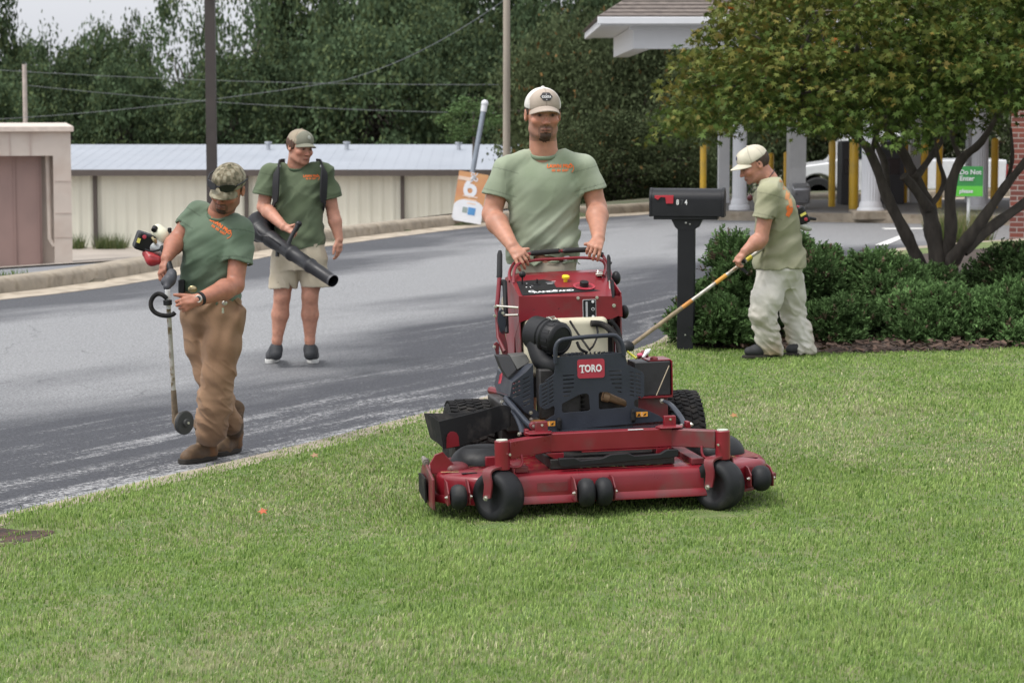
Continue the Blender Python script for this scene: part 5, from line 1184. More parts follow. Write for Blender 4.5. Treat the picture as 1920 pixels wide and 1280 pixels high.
# control tower
tp = LPs([(440, 263), (882, 263), (885, 352), (866, 348), (838, 362), (505, 376), (470, 366), (441, 378)], .95)
holes = [[(p.x+.003*math.cos(a), p.z+.003*math.sin(a)) for a in np.linspace(0, 2*PI, 9)[:-1]] for p in LPs([(505, 322), (612, 317)], .95)]
FPN = plate('front_panel', [(p.x, p.z) for p in tp], holes, .005, XZ(.95), red, MW, .0012)
a, b_ = tp[0], tp[1]; c0, c1 = LP(398, 178, 1.24), LP(832, 157, 1.24)
CP = MB(); CP.prism([(a.x, .948, a.z), (b_.x-.04, .948, b_.z+.002), (c1.x, 1.24, c1.z), (c0.x, 1.24, c0.z)], (0, .002, -.006)); CPO = B('console', CP, red, None, .001)
def on_console(u, v, off=.002):                 # crop point on the console plane
    n_ = (Vector((b_.x, .948, b_.z))-Vector((a.x, .948, a.z))).cross(Vector((c0.x, 1.24, c0.z))-Vector((a.x, .948, a.z))).normalized()
    r = ray(780+u/2.2857, 440+v/2.2857); Rm = MW.rotation_euler.to_matrix().transposed(); o = Rm @ (CAM-MW.location); d = Rm @ r
    p = o+d*((Vector((a.x, .948, a.z))-o).dot(n_)/d.dot(n_)); return p+n_*off, n_
pn = [on_console(*q)[0] for q in ((430, 202), (800, 178), (832, 240), (455, 262))]
DC = B('console_decal', MB().prism(pn, (0, 0, .0015)), plas, CPO, 0)
_, CN = on_console(600, 220); ex = (pn[2]-pn[3]).normalized(); M0 = Matrix.Identity(4); ez_ = CN.cross(ex)
for i, v_ in enumerate((ex, ez_, CN)): M0.col[i][:3] = v_
def CM(u, v, off=.004): M_ = M0.copy(); M_.col[3][:3] = on_console(u, v, off)[0]; return M_
text('lettering', 'G', .036, CM(496, 247), wht, DC, xs=1.35, bold=.0008); text('lettering', 'RAND', .027, CM(547, 248), wht, DC, xs=1.45, bold=.0008, spacing=.98); text('lettering', 'S', .036, CM(597, 244), wht, DC, xs=1.35, bold=.0008); text('lettering', 'TAND', .027, CM(635, 243), wht, DC, xs=1.35, bold=.0008, spacing=.98)
dr = MB(CM(720, 226, .003)); dr.lathe([(.050, 0), (.055, .004), (.055, .006), (.048, .006), (.040, .001), (0, .001)], None, 36); DR = dr.build('dial', mat('badge_red', (.36, .03, .05), .4), CPO, 40)
MB(CM(720, 224, .003)).lathe([(.022, 0), (.022, .024), (.018, .027), (0, .027)], None, 24).build('dial_knob', plas, DR, 40)
MB(CM(640, 205, .002)).lathe([(.010, 0), (.010, .02), (.019, .022), (.019, .032), (.015, .035), (0, .035)], None, 24).build('yellow_knob', mat('knob_yellow', (.75, .56, .02), .4), CPO, 40)
b = MB(CM(455, 215, .0)); b.tube([(0, 0, 0), (0, .005, .04)], .004, 8); b.ball((0, .006, .052), .017, 8); b.build('throttle_lever', plas, CPO, 60)
b = MB(CM(518, 215, .0)); b.lathe([(.018, 0), (.018, .006), (.008, .008), (0, .008)], None, 20); b.box((0, 0, .018), (.004, .016, .022)); b.build('ignition_key', plas, CPO, 40)
for u, v, w, h in ((578, 208, .052, .022), (497, 222, .010, .016)):
    b = MB(CM(u, v, .0022)); b.box((0, 0, .001), (w, h, .001)); b.build('gauge_label', mat('label_grey', (.10, .10, .11), .5), DC)
for u, v, w, h in ((474, 212, .007, .006), (473, 228, .007, .006), (490, 228, .003, .014), (805, 190, .010, .005), (808, 200, .010, .006), (812, 227, .011, .007), (815, 238, .013, .005), (660, 212, .004, .006), (590, 203, .022, .003), (575, 213, .030, .003)):
    MB(CM(u, v, .0035)).box((0, 0, .0005), (w, h, .0008)).build('label_mark', wht, DC)
# rear ledge with stickers
b = MB(); q0, q1 = LP(405, 178, 1.25), LP(830, 156, 1.25); r0, r1 = LP(420, 165, 1.34), LP(815, 148, 1.34); b.prism([q0, q1, r1, r0], (0, 0, -.01)); LD = B('rear_ledge', b, red, CPO, .001)
for u0, u1, m_ in ((500, 700, plas),):
    b = MB(); b.prism([LP(480, 176, 1.26), LP(800, 160, 1.26), LP(795, 153, 1.33), LP(485, 168, 1.33)], (0, 0, .002)); b.build('ledge_decal', m_, LD)
for u in (540, 706):
    b = MB(); b.prism([LP(u-22, 176, 1.258)+Vector((0, 0, .004)), LP(u+22, 174, 1.258)+Vector((0, 0, .004)), LP(u+18, 168, 1.32)+Vector((0, 0, .004)), LP(u-18, 169, 1.32)+Vector((0, 0, .004))], (0, 0, .001)); b.build('ledge_label', wht, LD)
# side panels and legs
for s_, xx in ((-1, tp[0].x), (1, tp[1].x)):
    b = MB(); x = xx-s_*.001
    b.prism([(x, .95, tp[0].z), (x, 1.25, c0.z), (x, 1.34, .98), (x, 1.34, .40), (x, 1.15, .40), (x, 1.10, .70), (x, .98, .78), (x, .95, .80)], (-s_*.006, 0, 0)); B('side_panel', b, red, None, .001)
    b = MB(); b.prism([(x-s_*.001, .955, .80), (x-s_*.001, 1.10, .76), (x-s_*.001, 1.02, .45), (x-s_*.001, .93, .45)], (-s_*.006, 0, 0)); B('tower_leg', b, dred, None, .001)
b = MB(); b.boxb((-.225, 1.13, .40), (.262, 1.15, .95)); B('tower_back', b, engine_m)
b = MB(); P = [LP(838, 190, 1.0), LP(848, 200, .96), LP(850, 268, .945), LP(840, 268, .945), LP(832, 215, .98)]; b.prism(P, (0, -.003, 0)); B('lever_slot', b, plas, FPN, 0)
x0, x1 = LP(714, 276, .9455).x, LP(771, 276, .9455).x; z0, z1 = LP(740, 361, .9455).z, LP(740, 277, .9455).z
MB(XZ(.9465)).prism([(x, y, 0) for x, y in rrect(x0, z0, x1, z1, .006)], (0, 0, .001)).build('gauge_frame', wht, FPN); GF = MB(XZ(.9450)).prism([(x, y, 0) for x, y in rrect(x0+.002, z0+.002, x1-.002, z1-.002, .005)], (0, 0, .001)).build('gauge_face', plas, FPN)
MB(XZ(.9435)).prism([(x, y, 0) for x, y in rrect(x0+.014, z0+.010, x0+.024, z1-.010, .004)], (0, 0, .0006)).build('sight_glass', mat('label_silver', (.42, .42, .43), .4), FPN)
for f_, r_ in ((.12, .007), (.5, .008), (.88, .007)):
    MB(XZ(.9435) @ Matrix.Translation((x1-.016, z0+(z1-z0)*f_, 0))).lathe([(r_, 0), (r_, .0006), (0, .0007)], None, 16).build('gauge_symbol', wht, FPN)
MB(XZ(.9428) @ Matrix.Translation((x1-.016, z0+(z1-z0)*.5, 0))).lathe([(.0055, 0), (.0055, .0006), (0, .0007)], None, 16).build('gauge_symbol', plas, FPN)
for u, v in ((694, 271), (775, 269), (848, 303)): bolt(LP(u, v, .946), .0085 if u < 800 else .010, par=FPN)
# levers, grips and bars
gripm = mat('grip_rubber', (.016, .016, .017), .7, var=.1, bump=.3, bscale=150)
b = MB(); b.tube([LP(345, 330, 1.08), LP(352, 260, 1.10), LP(358, 175, 1.13)], .011, 10); LV = B('left_lever', b, red, None, 0)
b = MB(); b.tube([LP(356, 185, 1.13), LP(358, 175, 1.13), LP(359, 85, 1.16), LP(360, 68, 1.165)], [.014, .0145, .0135, .008], 14); B('grip', b, gripm, LV, 0)
b = MB(); b.tube([LP(828, 200, 1.12), LP(827, 175, 1.13), LP(826, 100, 1.14), LP(824, 86, 1.14)], [.009, .0095, .010, .005], 14); RL = B('right_lever', b, gripm, None, 0); b = MB(); b.tube([LP(832, 265, .97), LP(828, 195, 1.12)], .004, 8); B('lever_rod', b, zinc, RL, 0)
hb = smooth_line([LP(404, 200, 1.20), LP(400, 165, 1.26), LP(415, 130, 1.32), LP(455, 92, 1.36), LP(500, 80, 1.38), LP(610, 71, 1.40), LP(720, 66, 1.40), LP(785, 76, 1.39), LP(812, 110, 1.36), LP(832, 160, 1.26), LP(836, 200, 1.20)], 5)
B('handlebar', MB().tube(hb, .0085, 12), red, None, 0)
for L_ in (((498, 79.5, 1.38), (505, 79, 1.382), (600, 71, 1.40), (610, 70.5, 1.40)), ((637, 69, 1.40), (645, 68.5, 1.40), (745, 66, 1.402), (800, 88, 1.38))):
    b = MB(); b.tube(smooth_line([LP(*q) for q in L_], 4), .0135, 14); B('grip', b, gripm, None, .0)
cb = smooth_line([LP(418, 210, 1.14), LP(420, 160, 1.20), LP(440, 125, 1.26), (LP(515, 109, 1.32)), LP(620, 103, 1.33), LP(712, 99, 1.33), LP(790, 108, 1.30), LP(812, 135, 1.24), LP(803, 175, 1.16)], 5)
B('control_bar', MB().tube(cb, .0078, 12), red, None, 0)
hose([(835, 120, 1.3), (812, 150, 1.24), (800, 178, 1.2)], .007, plas, 'black_strut')
b = MB(); b.box(LP(785, 168, 1.18), (.03, .03, .02)); b.tube([LP(778, 172, 1.15), LP(780, 152, 1.16)], .004, 8); b.tube([LP(770, 170, 1.14), LP(800, 168, 1.14)], .005, 8); B('linkage_bolts', b, zinc, None, .002)
# left linkages
for pts_, r_, m_ in (([(345, 305, 1.05), (440, 312, .98)], .006, zinc), ([(375, 345, 1.0), (438, 343, .97)], .006, zinc), ([(345, 300, 1.06), (348, 380, 1.03), (352, 440, 1.0), (380, 500, .95)], .009, dred), ([(380, 200, 1.1), (384, 300, 1.06), (388, 420, 1.0)], .012, plas)):
    B('linkage_rod', MB().tube([LP(*p) for p in pts_], r_, 8), m_, None, 0)
for P_, m_ in (([(352, 330), (366, 318), (382, 330), (386, 380), (376, 430), (362, 420), (350, 370)], hoodm), ([(360, 415), (378, 410), (392, 470), (396, 515), (372, 515), (355, 470)], dred), ([(333, 468), (346, 458), (356, 470), (356, 515), (345, 515)], dred)):
    q = [LP(x, y, 1.0) for x, y in P_]; B('linkage_plate', MB().prism(q, (0, .008, 0)), m_, None, .001)
for u, v, c in ((340, 308, 1.04), (338, 347, 1.02), (336, 480, .99), (372, 335, .99)): bolt(LP(u, v, c), .008)
for u, v in ((858, 185), (893, 330)):
    F_ = Field().ell(LP(u, v, 1.2 if u < 880 else 1.1), (.022, .03, .035)); mesh_obj('side_knob', F_.mesh('side_knob', .005), plas, MW, 60)
b = MB(); b.box(LP(374, 205, 1.12), (.024, .05, .03)); B('lever_pivot', b, plas, None, .006)

# battery in its tray
a, c_ = LP(938, 548, .78), LP(1093, 690, .78)
b = MB(); b.boxb((a.x, .78, c_.z+.004), (c_.x, .95, a.z)); BT = B('battery', b, mat('battery_black', (.02, .02, .022), .5, var=.3, vscale=12, bump=.2), None, .004)
b = MB(); b.boxb((a.x-.0, .77, c_.z-.006), (c_.x+.006, .96, c_.z+.003)); b.boxb((c_.x+.003, .77, c_.z), (c_.x+.008, .96, a.z+.004)); b.boxb((a.x+.07, .80, a.z+.001), (c_.x+.008, .96, a.z+.007)); B('battery_tray', b, red, BT, .001)
B('strap', MB().tube([LP(1085, 560, .775), LP(1030, 688, .775)], .0025, 6), mat('strap_tan', (.5, .42, .3), .7), BT, 0)
b = MB(); F_ = Field(); F_.chain([LP(955, 525, .82), LP(975, 508, .82), LP(990, 520, .82)], [.009, .013, .009], .01); F_.ell(LP(1020, 532, .82), (.02, .02, .014)); mesh_obj('terminal_cover', F_.mesh('terminal_cover', .004), mat('terminal_red', (.16, .02, .025), .5), BT, 60)
F_ = Field(); F_.ell(LP(960, 515, .80), (.016, .012, .01)); mesh_obj('pink_cap', F_.mesh('pink_cap', .003), mat('pink_plastic', (.6, .1, .18), .4), BT, 60)
F_ = Field(); F_.chain([LP(975, 522, .79), LP(990, 500, .80), LP(1002, 492, .80)], [.007, .010, .005], .01); F_.disp = lambda x, y, z: .003*vnoise(x*120, y*120, z*120); mesh_obj('rag', F_.mesh('rag', .003), wht, BT, 60)
hose([(905, 500, .85), (925, 515, .84), (945, 530, .82)], .006, mat('yellow_wire', (.45, .45, .03), .5), 'wire')
# frame under the battery and drive parts
b = MB(); b.boxb((.28, .80, .28), (.46, .95, .425)); B('frame_box', b, dred)
b = MB(); b.boxb((-.36, .80, .24), (.46, 1.30, .30)); B('chassis', b, engine_m)
b = MB(); b.boxb((-.36, .62, .30), (-.24, 1.2, .42)); B('hydro_unit', b, engine_m, None, .01)
for q in (((-.40, 1.08, .22), (-.22, 1.08, .22)), ((.34, 1.08, .22), (.50, 1.08, .22))): B('axle', MB().tube(q, .05, 16), engine_m, None, 0)
for L_ in ([(372, 715, .70), (400, 735, .62), (430, 775, .50), (450, 820, .40), (458, 850, .34)], [(1055, 710, .66), (1085, 722, .58), (1118, 757, .48), (1140, 790, .40), (1150, 815, .34)]):
    S_ = smooth_line([LP(*p) for p in L_], 5); b = MB(); b.tube(S_, .015, 10, flat=.45); LK = B('lift_arm', b, hoodm, None, 0); bolt(S_[0]+Vector((-.005, -.02, 0)), .012, par=LK); bolt(S_[-1]+Vector((-.02, -.02, 0)), .010, (-1, -.6, 0), LK); bolt(S_[-1]+Vector((.03, -.01, .003)), .010, (1, -.6, 0), LK)
B('yoke', MB().box(LP(1163, 812, .32), (.02, .05, .03)), red); B('yoke', MB().box(LP(474, 846, .32), (.02, .05, .03)), red)
b = MB(); b.tube([LP(385, 700, .66), LP(470, 800, .40), LP(495, 822, .33)], .014, 10); B('damper', b, hoodm, None, 0); b = MB(); q = LP(505, 820, .30); b.tube([q+Vector((0, -.012, 0)), q+Vector((0, .03, 0))], .019, 14); B('damper_end', b, dred, None, .002)
bolt(LP(505, 820, .283), .009)
for u, v in ((492, 762), (493, 790)): bolt(LP(u, v, .56), .009)

# drive wheels
def drive_wheel(x, w):
    R = .212; r = empty('drive_wheel', (x, 1.08, R-.01)); r.parent = MW; M = Matrix.Rotation(PI/2, 4, 'Y')
    MB().lathe([(R*.45, -w*.42), (R*.62, -w*.5), (R*.82, -w*.5), (R*.92, -w*.44), (R*.955, -w*.3), (R*.96, w*.3), (R*.92, w*.44), (R*.82, w*.5), (R*.62, w*.5), (R*.45, w*.42)], M, 48).build('tyre', rub, r, 60)
    MB().lathe([(0, -w*.2), (R*.2, -w*.3), (R*.4, -w*.25), (R*.46, -w*.42), (R*.46, w*.42), (R*.4, w*.25), (0, w*.2)], M, 32).build('rim', mat('cream_rim', (.4, .38, .32), .5), r, 40)
    b = MB(); nn = 44
    for k in range(nn):
        for j in range(5):
            a = 2*PI*(k+.5*(j % 2))/nn; xx = (j-2)*w*.19; rad = R*.965 if abs(j-2) < 2 else R*.945
            b.box((xx, rad*math.sin(a), rad*math.cos(a)), (w*.165, 2*PI*R/nn*.62, R*.05), Matrix.Rotation(-a, 4, 'X') @ Matrix.Rotation(.3*(1 if j % 2 else -1), 4, 'Z'))
    put(b.build('tread', rub, r, 35, .002), None)['kind'] = 'stuff'
drive_wheel(-.478, .215); drive_wheel(.585, .185)
for x in (-.478, .585): B('fender_bar', MB().tube([(x*.55, 1.1, .42), (x*.7, 1.25, .43)], .02, 8), dred, None, 0)
# rider platform
b = MB(); b.boxb((-.24, 1.36, .10), (.28, 1.84, .125)); b.boxb((-.24, 1.34, .12), (.28, 1.36, .30)); B('platform', b, plas, None, .004)
B('cushion', MB().boxb((-.16, 1.335, .45), (.20, 1.39, .85)), rub, None, .02)
B('rear_bumper', MB().tube([(-.30, 1.2, .14), (-.30, 1.86, .14), (.34, 1.86, .14), (.34, 1.2, .14)], .02, 10), dred, None, 0)

# grass clippings and dust specks lying on the deck
n = 900; P_ = RNG.uniform((-.74, .06), (.80, .8), (n, 2)); P_ = P_[in_poly(P_[:, 0], P_[:, 1], offs(OUT, -.04))]; n = len(P_); a = RNG.uniform(0, 2*PI, n); l = RNG.uniform(.006, .016, n)
dx = np.stack([np.cos(a)*l, np.sin(a)*l, a*0], 1); dy = np.stack([-np.sin(a)*.0013, np.cos(a)*.0013, a*0], 1); c0 = np.column_stack([P_, np.full(n, .1925)])
V = np.stack([c0-dx-dy, c0+dx-dy, c0+dx+dy, c0-dx+dy], 1).reshape(-1, 3); cc = np.repeat(np.where(RNG.random((n, 1)) < .5, np.array([[.16, .20, .06]]), np.array([[.28, .24, .13]])), 4, 0)
o = mesh_obj('grass_clippings', np_mesh('grass_clippings', V, np.arange(4*n).reshape(n, 4), cc), DRYM, MW, 0); o['kind'] = 'stuff'
# ------------------------------------------------------------ people
skin = mat('skin', (.4, .2, .14), .5, attr=True, var=.06, vscale=30, rvar=.04, spec=.4)
skin.node_tree.nodes['Principled BSDF'].inputs['Subsurface Weight'].default_value = .12
skin.node_tree.nodes['Principled BSDF'].inputs['Subsurface Radius'].default_value = (.02, .007, .004)
def cloth(name, **k): return mat(name, (.5, .5, .5), .92, attr=True, var=.05, vscale=14, bump=.25, bscale=260, rvar=0, spec=.2, sheen=.08, **k)
shirt_m = cloth('cotton_shirt'); pants_m = cloth('work_trousers'); cap_m = cloth('cap_cloth')
hair_m = mat('hair_brown', (.045, .026, .016), .7, var=.4, vscale=60, bump=.8, bscale=160, stretch=(1, 1, .3)); orange_print = mat('orange_print', (.72, .16, .035), .8)
lens = mat('dark_lens', (.012, .012, .015), .08); leather = mat('leather_boot', (.11, .065, .035), .7, attr=True, var=.3, vscale=25, bump=.5, bscale=70)
sole_m = mat('boot_sole', (.03, .025, .02), .8, var=.2)
HS = 1.07
class SF:
    """scales the radii of head primitives"""
    def __init__(s, F): s.F = F
    def ell(s, c, r, R=None, k=.01, sub=False): s.F.ell(c, tuple(q*HS for q in r), R, k, sub)
    def cone(s, a, b, ra, rb=None, k=.01, sub=False): s.F.cone(a, b, ra*HS, None if rb is None else rb*HS, k, sub)
def HR(F, c, R):
    """head primitives; c = point between the ears"""
    c = A3(c); R = np.array(R, np.float32)
    F = SF(F); w = lambda p: c+R@(A3(p)*HS)
    F.ell(w((0, .014, .032)), (.076, .096, .090), R, k=.01); F.ell(w((0, -.030, -.025)), (.064, .066, .085), R, k=.03)
    F.ell(w((0, -.030, -.074)), (.056, .054, .034), R, k=.025); F.ell(w((0, -.076, -.097)), (.026, .018, .018), R, k=.02)
    for s in (-1, 1):
        F.ell(w((s*.042, -.066, -.026)), (.022, .022, .02), R, k=.02); F.cone(w((s*.008, -.090, .024)), w((s*.046, -.078, .022)), .010, .008, k=.014)
        F.cone(w((s*.052, -.005, -.07)), w((s*.035, -.06, -.092)), .016, .012, k=.02)
    for s in (-1, 1): F.ell(w((s*.031, -.104, .002)), (.019, .017, .012), R, k=.012, sub=True)
    for s in (-1, 1): F.ell(w((s*.031, -.080, .001)), (.0135, .0125, .0115), R, k=.004)
    F.cone(w((0, -.088, .012)), w((0, -.110, -.030)), .008, .0105, k=.010); F.ell(w((0, -.112, -.033)), (.012, .011, .009), R, k=.005)
    for s in (-1, 1): F.ell(w((s*.012, -.101, -.036)), (.008, .010, .007), R, k=.005)
    F.cone(w((-.021, -.086, -.066)), w((0, -.096, -.063)), .005, .0066, k=.006); F.cone(w((.021, -.086, -.066)), w((0, -.096, -.063)), .005, .0066, k=.006)
    F.cone(w((-.017, -.086, -.074)), w((.017, -.086, -.074)), .0066, k=.007); F.cone(w((0, -.094, -.0745)), w((0, -.093, -.075)), .007, k=.006)
    for s in (-1, 1):
        F.ell(w((s*.080, .012, -.006)), (.009, .019, .031), R, k=.006); F.ell(w((s*.087, .008, -.004)), (.005, .010, .018), R, k=.004, sub=True)
    return w
def skin_col(V, c, R, base, beard=None, brow=(.05, .03, .02), arms=None):
    P = (V-np.array(c))@np.array(R)/HS; x, y, z = P.T; n = len(V); col = np.tile(np.array(base), (n, 1))
    col *= (1+.14*vnoise(V[:, 0]*9, V[:, 1]*9, V[:, 2]*9))[:, None]*(1+.10*vnoise(V[:, 0]*60, V[:, 1]*60, V[:, 2]*60))[:, None]
    def blend(m, c2): m = np.clip(m, 0, 1)[:, None]; col[:] = col*(1-m)+np.array(c2)*m
    def g(d, r): return np.clip(1.3-d/r, 0, 1)
    hd = (np.abs(x) < .1) & (z > -.13) & (z < .12) & (np.abs(y) < .13)
    for s in (-1, 1): blend(.35*hd*np.exp(-((x-s*.045)**2+(z+.03)**2)/.0006)*(y < -.04), (base[0]*1.15, base[1]*.75, base[2]*.7))
    blend(.3*hd*(y < -.1)*(z < -.01)*(z > -.05), (base[0]*1.1, base[1]*.75, base[2]*.7))
    blend(hd*(y < -.06)*g(np.hypot(x/1.25, (z+.069))/1., .0135)*(np.abs(x) < .026)*.7, (base[0]*.85, base[1]*.5, base[2]*.55))
    blend(hd*(y < -.06)*(np.abs(z+.0697) < .0022)*(np.abs(x) < .024)*.8, (.06, .02, .02))
    for s in (-1, 1):
        blend(hd*(y < -.05)*(np.abs(z-.024-.08*(np.abs(x)-.03)) < .006)*(np.abs(x-s*.032) < .022)*1.0, brow)
        blend(hd*(y < -.05)*g(np.hypot((x-s*.031)/1.9, z-.0015), .0095)*.75, (.09, .045, .035)); blend(hd*(y < -.05)*g(np.hypot(x-s*.031, z-.001), .0065), (.012, .009, .008))
    if beard:
        st, go = beard; jaw = hd*(z < -.035)*(y < .02)*(z > -.125)
        blend(jaw*st*np.clip((-.03-z)/.03, 0, 1), (.10, .06, .045))
        if go:
            chin = hd*(y < -.045)*(((np.abs(x) < .026) & (z < -.082) & (z > -.125)) | ((np.abs(x) < .009) & (z < -.078))); blend(chin*go, (.030, .017, .012))
            mus = hd*(y < -.07)*(z < -.047)*(z > -.060)*(np.abs(x) < .028); blend(mus*go*.65, (.06, .035, .025)); sid = hd*(y < -.06)*(np.abs(np.abs(x)-.030) < .005)*(z < -.055)*(z > -.10); blend(sid*go*.5, (.06, .035, .025))
    return np.clip(col, 0, 1)
def hand(F, w, d, nrm, side, curl=(25, 35, 25), spread=1., thumb=None, sc=1., tcurl=20, per=None):
    """w wrist, d wrist->knuckles, nrm back-of-hand normal, side +1 when the thumb lies along +lat"""
    w = Vector(w); d = Vector(d).normalized(); n = Vector(nrm); n = (n-d*n.dot(d)).normalized(); lat = d.cross(n)*side
    off = (.030, .010, -.010, -.028); Ls = (.068, .076, .070, .056); mc = (.088, .092, .086, .078)
    K = [w+d*mc[i]*sc+lat*off[i]*sc+n*(-.003*abs(i-1)) for i in range(4)]
    for i in range(4): F.cone(w+lat*off[i]*.55*sc, K[i], .0135*sc, .0112*sc, k=.012)
    F.ell(w+d*.045*sc-n*.006, (.03*sc, .03*sc, .016*sc), None, k=.015)
    for i in range(4):
        p = K[i]; a = 0; c = per[i] if per else curl; fr = .0094*sc if i < 3 else .0082*sc
        dd = (d+lat*(.10*(1.2-i)*spread)).normalized()
        for j, fL in enumerate((.46, .30, .24)):
            a += c[j]; v = (dd*math.cos(R_(a))-n*math.sin(R_(a))).normalized(); q = p+v*Ls[i]*fL*sc; F.cone(p, q, fr*(1-.07*j), fr*(1-.07*(j+1)), k=.0025 if j or True else .01); p = q
    t0 = w+d*.022*sc+lat*.026*sc-n*.008; td = Vector(thumb).normalized() if thumb is not None else (d*.75+lat*.65-n*.25).normalized()
    t1 = t0+td*.042*sc; F.cone(w+lat*.012*sc, t1, .016*sc, .0125*sc, k=.010)
    td2 = (td*math.cos(R_(tcurl))+(d-td*d.dot(td)).normalized()*math.sin(R_(tcurl))).normalized() if abs(td.dot(d)) < .98 else td
    t2 = t1+td2*.032*sc; F.cone(t1, t2, .0118*sc, .0105*sc, k=.003); F.cone(t2, t2+td2*.022*sc, .0105*sc, .0085*sc, k=.003)
    return K
def arm(F, sh, el, wr, r=(.055, .046, .044, .029), k=.02):
    sh, el, wr = Vector(sh), Vector(el), Vector(wr); m = sh.lerp(el, .45); f = el.lerp(wr, .28)
    F.chain([sh, m, el], [r[0]*.86, r[0]*.92, r[1]*.92], k); F.chain([el, f, wr], [r[1]*.90, r[2]*1.08, r[3]], k)
def neck(F, hc, R, base, r=.058):
    r *= 1.05; w = lambda p: A3(hc)+np.array(R, np.float32)@A3(p)
    F.cone(w((0, .028, -.03)), base, r, r*1.08, k=.03); F.cone(w((0, .0, -.07)), Vector(base)+Vector((0, -.004, 0)), r*.8, r*.95, k=.03)
def sleeve(F, sh, end, r0, r1, k=.03):
    F.cone(sh, end, r0, r1, k=k)
    return Vector(sh), Vector(end), r1
def cut_sleeve(F, sh, end, r1, frac=1., thick=.011):
    sh, end = Vector(sh), Vector(end); d = (end-sh).normalized()
    lo = [min(end[i], (end+d*.12)[i])-r1*1.5 for i in range(3)]; hi = [max(end[i], (end+d*.12)[i])+r1*1.5 for i in range(3)]
    def f(X, Y, Z):   # beyond the hem, and a shallow hollow inside it
        t = (X-end.x)*d.x+(Y-end.y)*d.y+(Z-end.z)*d.z; q = np.sqrt(np.maximum((X-end.x)**2+(Y-end.y)**2+(Z-end.z)**2-t*t, 0))
        return np.minimum(np.maximum(np.maximum(-t, q-r1*1.5), t-.13), np.maximum(np.maximum(-t-.022, q-r1+thick), t-.02))
    F._add(f, lo, hi, .002, True)
